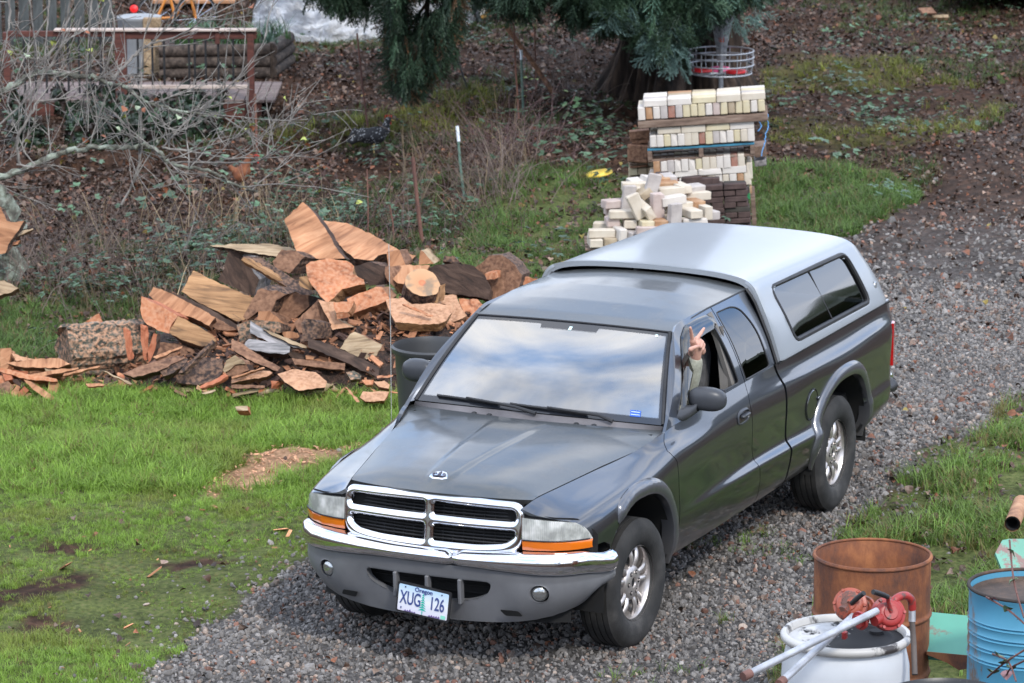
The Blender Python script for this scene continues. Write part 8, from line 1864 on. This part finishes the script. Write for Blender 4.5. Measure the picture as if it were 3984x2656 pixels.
stake((1045,123),(1096,256),.010,M['black'],'black stake leaning left under the hanging bough')
stake((1180,55),(1192,262),.010,RS,'thin brown stake left of the white-tipped dark post')
stake((1228,62),(1233,250),.009,RS,'thin brown stake right of the white-tipped dark post')
stake((585,215),(590,366),.013,RS,'rusty stake standing below the end post of the deck')
stake((843,388),(845,545),.006,RS,'very thin rusty rod above the firewood heap')
stake((895,470),(906,560),.008,RS,'short dark rod just behind the right side of the heap')
stake((1166,65),(1281,218),.028,WM['brown'],'brown weathered pole leaning against the conifer','pole','pole',None)
stake((893,560),(899,955),.0022,mat('line_grey',(.35,.35,.33),.5),'thin pale line hanging in front of the firewood, left of the tub','line','line',None,d=24.6)
# ================================================================ HENS
def hen(P,sz,fl,mats,label,comb=True,tailup=.5,up=False):
    e=empty('hen',tuple(P),label,'hen'); u=rgt*fl; s=sz
    f=lambda a,z,y=0.: tuple(u*a*s+bw*z*s+hdir*y*s)
    segs=[(f(-.20,.48),f(.10,.50),.19*s,.22*s),(f(.1,.5),f(.3,.62),.2*s,.13*s),(f(.28,.62),f(.36,.86),.12*s,.075*s),(f(.36,.88),f(.39,.9),.08*s,.07*s),(f(-.25,.55),f(-.52,.55+tailup*.4),.15*s,.09*s),(f(-.45,.6),f(-.62,.62+tailup*.55),.09*s,.045*s),(f(0,.4),f(.05,.32),.16*s,.1*s),
      (f(-.1,.5,-.14),f(-.3,.48,-.14),.11*s,.06*s)]
    if up: segs=[(f(-.06,.42),f(.04,.55),.21*s,.20*s),(f(.04,.6),f(.12,.78),.17*s,.11*s),(f(.12,.8),f(.2,.98),.10*s,.07*s),(f(.36-.14,.95),f(.39-.14,.97),.08*s,.07*s),(f(-.15,.5),f(-.34,.66),.13*s,.07*s)]
    b=capsules(segs,'body',[mats[0]],None,.012,(0,0,0),2); bake(b); b.parent=e
    b=MB(); b.tube([f(.44,.89),f(.53,.86)],[.025*s,.004*s],6); b.build('beak',mat('beak',(.45,.28,.08),.5),e,True)
    b=MB()
    for k in range(4): V,F=blob(f(.30+.05*k,.97+.02*math.sin(k)),.022*s,.012*s,.035*s,5); b.add(V,F)
    V,F=blob(f(.43,.80),.02*s,.015*s,.04*s,5); b.add(V,F); b.build('comb',mat('comb_red',(.55,.03,.02),.5),e,True)
    for y in (-.07,.07):
        b=MB(); b.tube([f(.03,.32,y),f(.0,.16,y),f(.03,.02,y)],[.035*s,.02*s,.018*s],6)
        for t_ in (-.06,0,.06): b.tube([f(.03,.02,y),f(.15,.0,y+t_)],.012*s,5)
        b.build('leg',mat('hen_leg',(.42,.30,.12),.6),e,True)
P=at(558,438); hen(P,.34,1,[noisy('hen_brown',[(.3,(.09,.03,.015)),(.6,(.20,.07,.03)),(.8,(.30,.15,.07))],16,rough=.8,bump=.3)],'reddish-brown hen with its head raised, half hidden behind the twigs',up=True)
P=at(858,356); 
hb=mat('hen_barred',(.1,.1,.1),.8); t,bs=T(hb); tc=t.nodes.new('ShaderNodeTexCoord'); wv=t.nodes.new('ShaderNodeTexVoronoi'); wv.inputs['Scale'].default_value=38; t.links.new(tc.outputs['Object'],wv.inputs['Vector']); r=ramp(t,[(.2,(.30,.30,.30)),(.4,(.02,.02,.022))]); t.links.new(wv.outputs[0],r.inputs[0]); t.links.new(r.outputs[0],bs.inputs['Base Color'])
hen(P,.40,1,[hb],'speckled black and white hen pecking about on the slope',tailup=-.5)
# ================================================================ CONIFER
BKm=noisy('conifer_bark',[(.32,(.008,.006,.005)),(.5,(.032,.022,.017)),(.66,(.085,.058,.042)),(.8,(.15,.11,.08))],9,6,rough=.95,stretch=(1,1,.07),bump=.8,bdist=.05,bscale=14)
P=at(1566,221); tr_=empty('conifer',(P[0],P[1],P[2]),'huge old conifer with furrowed trunk and drooping boughs behind the basket','tree'); DT=dpt(P); pm=14771.67/KS/DT
prof=[(-.15,200/pm),(.0,180/pm),(.12,166/pm),(.3,150/pm),(.55,139/pm),(.9,132/pm),(1.5,124/pm),(3,116/pm),(5,108/pm),(7,100/pm)]
V=[];n=150; zz_=np.concatenate([np.linspace(-.15,2.2,60),np.linspace(2.3,7,30)])
for z in zz_:
    R0=float(np.interp(z,[a for a,_ in prof],[b_ for _,b_ in prof]))*.93; fl=max(0,1-z/1.1)
    for k in range(n):
        q=2*PI*k/n; ridge=.5*math.sin(q*23+.8*math.sin(z*1.7)+2*math.sin(q*3))+.5*math.sin(q*37+z*.9+1.3*math.sin(z*2.3)); but=fl**1.6*(.22*math.sin(q*5+1)+.14*math.sin(q*8))
        rr_3=R0*(1+but)+.06*ridge*(1 if z<3 else .5)+.05*(vnoise(q*9,z*2.2,1,5)-.5); V.append((rr_3*math.cos(q),rr_3*math.sin(q),z))
F=[(i*n+k,i*n+(k+1)%n,(i+1)*n+(k+1)%n,(i+1)*n+k) for i in range(len(zz_)-1) for k in range(n)]
obj('trunk',V,F,BKm,tr_,None,True)
# needle sprays
def spray(seed,L_=1.,nt=7,droop=.3):
    rr=random.Random(seed); V=[];F=[]
    def twig(a,c,w_):
        a=np.array(a);c=np.array(c); d=c-a; L2=np.linalg.norm(d); d/=L2; u=np.cross(d,[0,0,1]); u/=np.linalg.norm(u)+1e-9; v=np.cross(d,u); m_=max(2,int(L2/.045))
        for i in range(m_):
            p=a+d*L2*(i+.5)/m_
            for q in range(4):
                an=rr.uniform(0,2*PI); o_=(math.cos(an)*u+math.sin(an)*v*.8); tip=p+o_*w_*rr.uniform(.8,1.2)+d*w_*.75; s_=np.cross(d,o_)*.019; b0=len(V); V.extend([tuple(p-s_),tuple(p+s_),tuple(tip)]); F.append((b0,b0+1,b0+2))
    main=[(0,0,0)]; 
    for i in range(1,5): main.append((L_*i/4,rr.uniform(-.06,.06),-droop*L_*(i/4)**1.5))
    for a,c in zip(main[:-1],main[1:]): twig(a,c,.075)
    for i in range(nt):
        f=.12+.8*i/nt; p=np.array(main[int(f*4)])*(1-(f*4)%1)+np.array(main[min(4,int(f*4)+1)])*((f*4)%1); s_=1 if i%2 else -1; l_=L_*(.55-.35*f)*rr.uniform(.8,1.2); twig(p,p+np.array((l_*.75,s_*l_*.62,-droop*l_*rr.uniform(.2,1.3))),.068)
    return V,F
nm_=tintmat('needles',.5,.35,.12,.25)
def rotto(d,roll):
    q=Vector(tuple(d)).to_track_quat('X','Z'); return (q@Euler((roll,0,0)).to_quaternion()).to_euler()
def region(polys,n,D_,thick,seed,hang,base,alt,pa):
    rr=np.random.default_rng(seed); P=[];R_=[];S=[];Tn=[]
    xs=[p[0] for q in polys for p in q]; ys=[p[1] for q in polys for p in q]
    while len(P)<n:
        x=rr.uniform(min(xs),max(xs)); y=rr.uniform(min(ys),max(ys))
        if not any(bool(inpoly(np.array([x]),np.array([y]),q)[0]) for q in polys): continue
        if fbm(np.array([x]),np.array([y]),.022,seed,3)[0]<.44: continue
        dd=D_+rr.normal(0,thick); p=pd(x,y,dd); dirn=rgt*rr.normal(0,.55)+hdir*rr.normal(-.15,.5)+bw*(-hang+rr.normal(0,.25)); dirn/=np.linalg.norm(dirn)
        P.append(p); R_.append(tuple(rotto(dirn,rr.uniform(-1.2,1.2)))); S.append(rr.uniform(.20,.34)); 
        Tn.append(np.array(alt if rr.random()<pa else base)*math.exp(rr.normal(0,.3)))
    return P,R_,S,Tn
RG=[region([[(885,-160),(1065,-160),(1048,10),(1030,60),(1010,110),(975,140),(952,178),(924,178),(912,135),(905,75),(892,5)]],1900,37.,.5,1,1.1,(.026,.050,.028),(.11,.06,.03),.10),
 region([[(705,-120),(890,-120),(870,-25),(850,-15),(800,-12),(762,-25),(720,-40)]],420,37.4,.3,2,.8,(.032,.060,.034),(.05,.09,.05),.3),
 region([[(1060,-160),(1345,-160),(1335,10),(1300,25),(1250,12),(1190,0),(1130,-20),(1070,-30)]],1100,39.5,.5,3,.7,(.032,.062,.036),(.06,.105,.07),.3),
 region([[(1330,-160),(1560,-160),(1600,20),(1580,55),(1545,95),(1515,86),(1480,55),(1405,30),(1362,20),(1335,5)]],2400,39.5,.45,4,.75,(.034,.066,.036),(.10,.18,.13),.15),
 region([[(1560,-160),(1775,-160),(1750,-45),(1720,-30),(1680,-25),(1650,-5),(1615,10),(1590,-10)]],1000,39.3,.4,5,.5,(.034,.064,.036),(.09,.16,.12),.18),
 region([[(700,-420),(1800,-420),(1800,-150),(700,-150)]],1300,40.5,.9,6,.5,(.03,.06,.045),(.06,.1,.08),.2)]
P=sum([r[0] for r in RG],[]);R_=sum([r[1] for r in RG],[]);S=sum([r[2] for r in RG],[]);Tn=sum([r[3] for r in RG],[])
# pale frosty tips
for (x,y) in [(1500,62),(1512,75),(1530,60),(1550,78),(1560,98),(1525,100),(1490,95),(1540,118),(1505,110),(1475,80),(1420,22),(1405,35),(1440,15),(1395,50),(1690,40),(1715,35),(1740,22),(1560,150),(1480,40),(1568,120)]:
    for k in range(3):
        P.append(pd(x+rb.uniform(-8,8),y+rb.uniform(-8,8),38.7)); d_=rgt*rb.uniform(-1,1)-hdir*.3+bw*rb.uniform(-.9,.3); R_.append(tuple(rotto(d_/np.linalg.norm(d_),rb.uniform(-1,1)))); S.append(rb.uniform(.16,.26)); Tn.append(np.array((.19,.30,.27))*rb.uniform(.7,1.1))
n=len(P); fo=scatter('crown',np.array(P),np.array(R_),np.array(S),RNG.integers(0,5,n),np.array(Tn),[(*spray(i,1.,8,.25+.1*i),nm_) for i in range(5)],None,None,'stuff')
fo.parent=tr_; fo.location=Vector(tuple(-np.array(tr_.location)))
LB_=noisy('limb_bark',[(.3,(.03,.02,.015)),(.7,(.12,.07,.05))],9,bump=.5)
for pts,r_ in (([(1560,-320,41.5),(1300,-260,39.5),(1050,-200,37.5),(990,-60,37.),(975,120,37.),(950,215,37.)],.05),([(1560,-300,41.0),(1300,-200,40),(1200,-60,39.5),(1230,50,39.5)],.04),([(1570,-250,41.5),(1480,-120,39.6),(1450,0,39.4),(1510,60,39.3)],.045),([(1580,-250,41.5),(1660,-120,39.5),(1700,-40,39.3),(1720,0,39.3)],.04),([(1300,-260,39.5),(950,-180,37.6),(830,-60,37.4),(800,20,37.4)],.035),([(1000,-80,37),(1020,40,36.9),(1000,160,36.9)],.018),([(985,0,37),(930,90,36.9),(930,200,36.9)],.018)):
    C_=curve([pd(*q) for q in pts],8); k=len(C_); b=MB(); b.tube([p-np.array(tr_.location) for p in C_],[r_*(1-.75*i/k) for i in range(k)],8); b.build('limb',LB_,tr_,True)
# ================================================================ BARE LICHENED TREE (left)
TBm=noisy('twig_bark',[(.3,(.085,.075,.07)),(.5,(.18,.165,.15)),(.7,(.32,.30,.27))],9,rough=.85); LCm=noisy('lichen_limb',[(.3,(.05,.045,.04)),(.48,(.15,.15,.12)),(.62,(.30,.34,.28)),(.8,(.42,.46,.38))],11,9,rough=.95,bump=1.,bdist=.03)
DL_=31.5; base=pd(10,640,DL_); base[2]=float(height(base[0],base[1])); bt=empty('bare_tree',tuple(base),'leafless tree with lichen-covered limbs reaching in from the left edge','tree'); bto=np.array(bt.location)
rt=random.Random(77)
def q8(pts,d=DL_): return [pd(x*.3765,y*.3765,d+z*.01) for x,y,z in pts]
limbs=[(q8([(60,1750,0),(50,1500,0),(30,1300,0),(-60,1080,0),(-150,900,0)]),.13,'trunk'),
 (q8([(-150,1100,0),(0,1082,0),(200,1010,10),(400,930,10),(600,893,0),(780,905,0),(900,888,-10),(1000,960,-20),(1050,1000,-20),(1300,1050,-10),(1400,1110,0),(1560,1170,10)]),.030,'limb'),
 (q8([(-150,640,0),(0,560,0),(150,480,0),(250,438,10),(420,456,10),(550,462,0),(640,500,0),(760,530,-10),(850,600,-10),(1000,650,0),(1200,690,0),(1410,722,10)]),.030,'limb'),
 (q8([(690,480,0),(760,400,0),(850,310,10),(930,262,10),(1100,215,0),(1200,150,0),(1320,20,0)]),.014,'limb'),
 (q8([(120,1000,0),(110,840,-10),(200,680,-10),(230,622,0),(380,600,0),(560,560,10),(660,480,10)]),.014,'limb'),
 (q8([(100,1000,0),(210,1010,0),(140,900,0),(160,760,0)]),.010,'limb'),
 (q8([(990,900,0),(1200,930,0),(1440,965,10),(1560,900,10),(1620,800,10)]),.011,'limb'),
 (q8([(1050,990,0),(1300,990,0),(1560,985,0),(1650,920,0),(1700,850,0)]),.010,'limb'),
 (q8([(300,0,0),(290,150,0),(270,330,0),(240,440,0)]),.009,'shoot'),(q8([(175,-40,0),(200,150,10),(225,330,10),(230,440,10)]),.010,'shoot'),(q8([(50,-40,0),(60,120,0),(20,300,0),(-40,450,0)]),.012,'shoot'),(q8([(430,-40,0),(410,120,10),(370,300,10),(390,455,10)]),.009,'shoot'),(q8([(560,-20,0),(545,200,0),(530,460,0),(540,800,0)]),.009,'shoot'),(q8([(660,-20,0),(700,200,0),(640,470,10)]),.010,'shoot'),(q8([(740,1250,0),(850,1000,0),(860,620,0),(870,300,0),(930,0,0)]),.009,'shoot'),
 (q8([(0,760,0),(200,560,0),(360,300,0),(420,100,0)]),.009,'shoot'),(q8([(990,900,0),(1180,700,0),(1400,520,0),(1560,330,0),(1640,180,0)]),.009,'shoot')]
TW=[]
b_t=MB()
for C0,r_,nm in limbs:
    C_=curve(C0,7); k=len(C_); C_=[p+np.array([rt.uniform(-1,1) for _ in range(3)])*r_*.45 for p in C_]
    b=MB(); b.tube([p-bto for p in C_],[max(.0035,r_*(1-.75*i/k)*(1+rt.uniform(-.18,.18))) for i in range(k)],9 if r_>.02 else 6); b.build(nm,LCm if r_>.02 else TBm,bt,True)
    if nm!='trunk': TW.append((C_,r_))
tws=[];leafp=[]
def twig(p,d,L_,r_,lev):
    pts=[p.copy()]; d=d/np.linalg.norm(d); n=max(4,int(L_/.09)); cu=np.array([rt.uniform(-1,1) for _ in range(3)])*.16
    for i in range(n):
        d=d+cu*.35+np.array([rt.uniform(-1,1) for _ in range(3)])*.11+bw*.02; d/=np.linalg.norm(d); pts.append(pts[-1]+d*L_/n)
    tws.append((pts,[max(.0026,r_*1.05*(1-.55*i/n)) for i in range(n+1)]))
    if rt.random()<.05: leafp.append(pts[-1])
    if lev<2:
        for j in range(rt.randint(2,4) if lev==0 else rt.randint(0,2)):
            i=rt.randint(1,n-1); s_=np.array([rt.uniform(-1,1) for _ in range(3)]); s_-=s_@d*d; twig(pts[i],d+s_*.9,L_*rt.uniform(.35,.6),r_*.65,lev+1)
for C_,r_ in TW:
    nb=int(len(C_)*(.36 if r_>.02 else .20))
    for j in range(nb):
        i=rt.randint(2,len(C_)-2); t_=C_[i+1]-C_[i-1]; t_/=np.linalg.norm(t_); s_=rgt*rt.uniform(-1,1)+bw*rt.uniform(-.6,1.)+hdir*rt.uniform(-.6,.6); twig(C_[i],t_*.7+s_*.8,rt.uniform(.3,.95),.0055,0)
print('twigs',len(tws)); tws.sort(key=lambda q:-len(q[0]))
for pts,rs in tws[:260]:
    b=MB(); b.tube([p-bto for p in pts],rs,4,0,False); b.build('twig',TBm,bt,True)
b=MB()
for pts,rs in tws[260:]: b.tube([p-bto for p in pts],rs,4,0,False)
if b.V: o=b.build('small_twigs',TBm,bt,True); o['kind']='stuff'
lm2=[mat('old_leaf_a',(.32,.36,.08),.6),mat('old_leaf_b',(.26,.09,.04),.6),mat('old_leaf_c',(.30,.36,.24),.6)]
for k,p in enumerate(leafp[:46]):
    V,F=leaf(k,.3); R=np.array(Euler((rt.uniform(-1,1),rt.uniform(-1,1),rt.uniform(0,3))).to_matrix()); obj('leaf',[tuple(R@(np.array(v)*.06)+p-bto) for v in V],F,rt.choice(lm2),bt)
# bramble/dead brush tangle round the T-posts
rt2=random.Random(9); bc=MB(); e=None
def brush(name,label,cx,cy,n,sp,h,m,r_=.003):
    base=at(cx,cy); b=MB()
    for k in range(n):
        p=base+rgt*rt2.gauss(0,sp)+hdir*rt2.gauss(0,sp*1.2); p[2]=float(height(p[0],p[1])); d=rgt*rt2.uniform(-.8,.8)+hdir*rt2.uniform(-.6,.6)+bw*rt2.uniform(.6,1.6); d/=np.linalg.norm(d); pts=[p]; L_=h*rt2.uniform(.5,1.3)
        for i in range(7): d=d+np.array([rt2.uniform(-1,1) for _ in range(3)])*.22-bw*.10; d/=np.linalg.norm(d); pts.append(pts[-1]+d*L_/7)
        b.tube([q-base for q in pts],[r_]*4+[r_*.6]*4,3,0,False)
    o=b.build(name,m,None,True,60,tuple(base)); tag(o,label,'brush',None,'stuff')
DBm=noisy('dead_stem',[(.3,(.07,.05,.045)),(.7,(.20,.155,.13))],8); DB2=noisy('purple_stem',[(.3,(.06,.035,.035)),(.7,(.16,.10,.10))],8)
brush('dead_brush','tangle of dead stems round the green T-post',1115,450,120,.28,.75,DBm)
brush('dead_brush','tangle of grey dead stems before the dark T-post',1180,350,110,.30,.7,DB2)
brush('dead_brush','dead twigs leaning at the conifer root',1300,245,50,.35,.8,DBm)
brush('dead_brush','dead bramble stems on the slope behind the heap',900,520,150,.7,.45,DB2)
brush('dead_brush','dead bramble stems on the left slope',420,620,150,.9,.45,DBm)
brush('dead_brush','dead bramble stems at the foot of the bare tree',120,640,160,.5,.7,DBm)
# bright weed before the conifer
P=at(1235,255); V,F=sprig(99); o=obj('weed',[np.array(v)*1.3 for v in V],F,mat('bright_weed',(.45,.62,.18),.5),None,tuple(P)); tag(o,'small bright yellow-green weed before the conifer','weed')
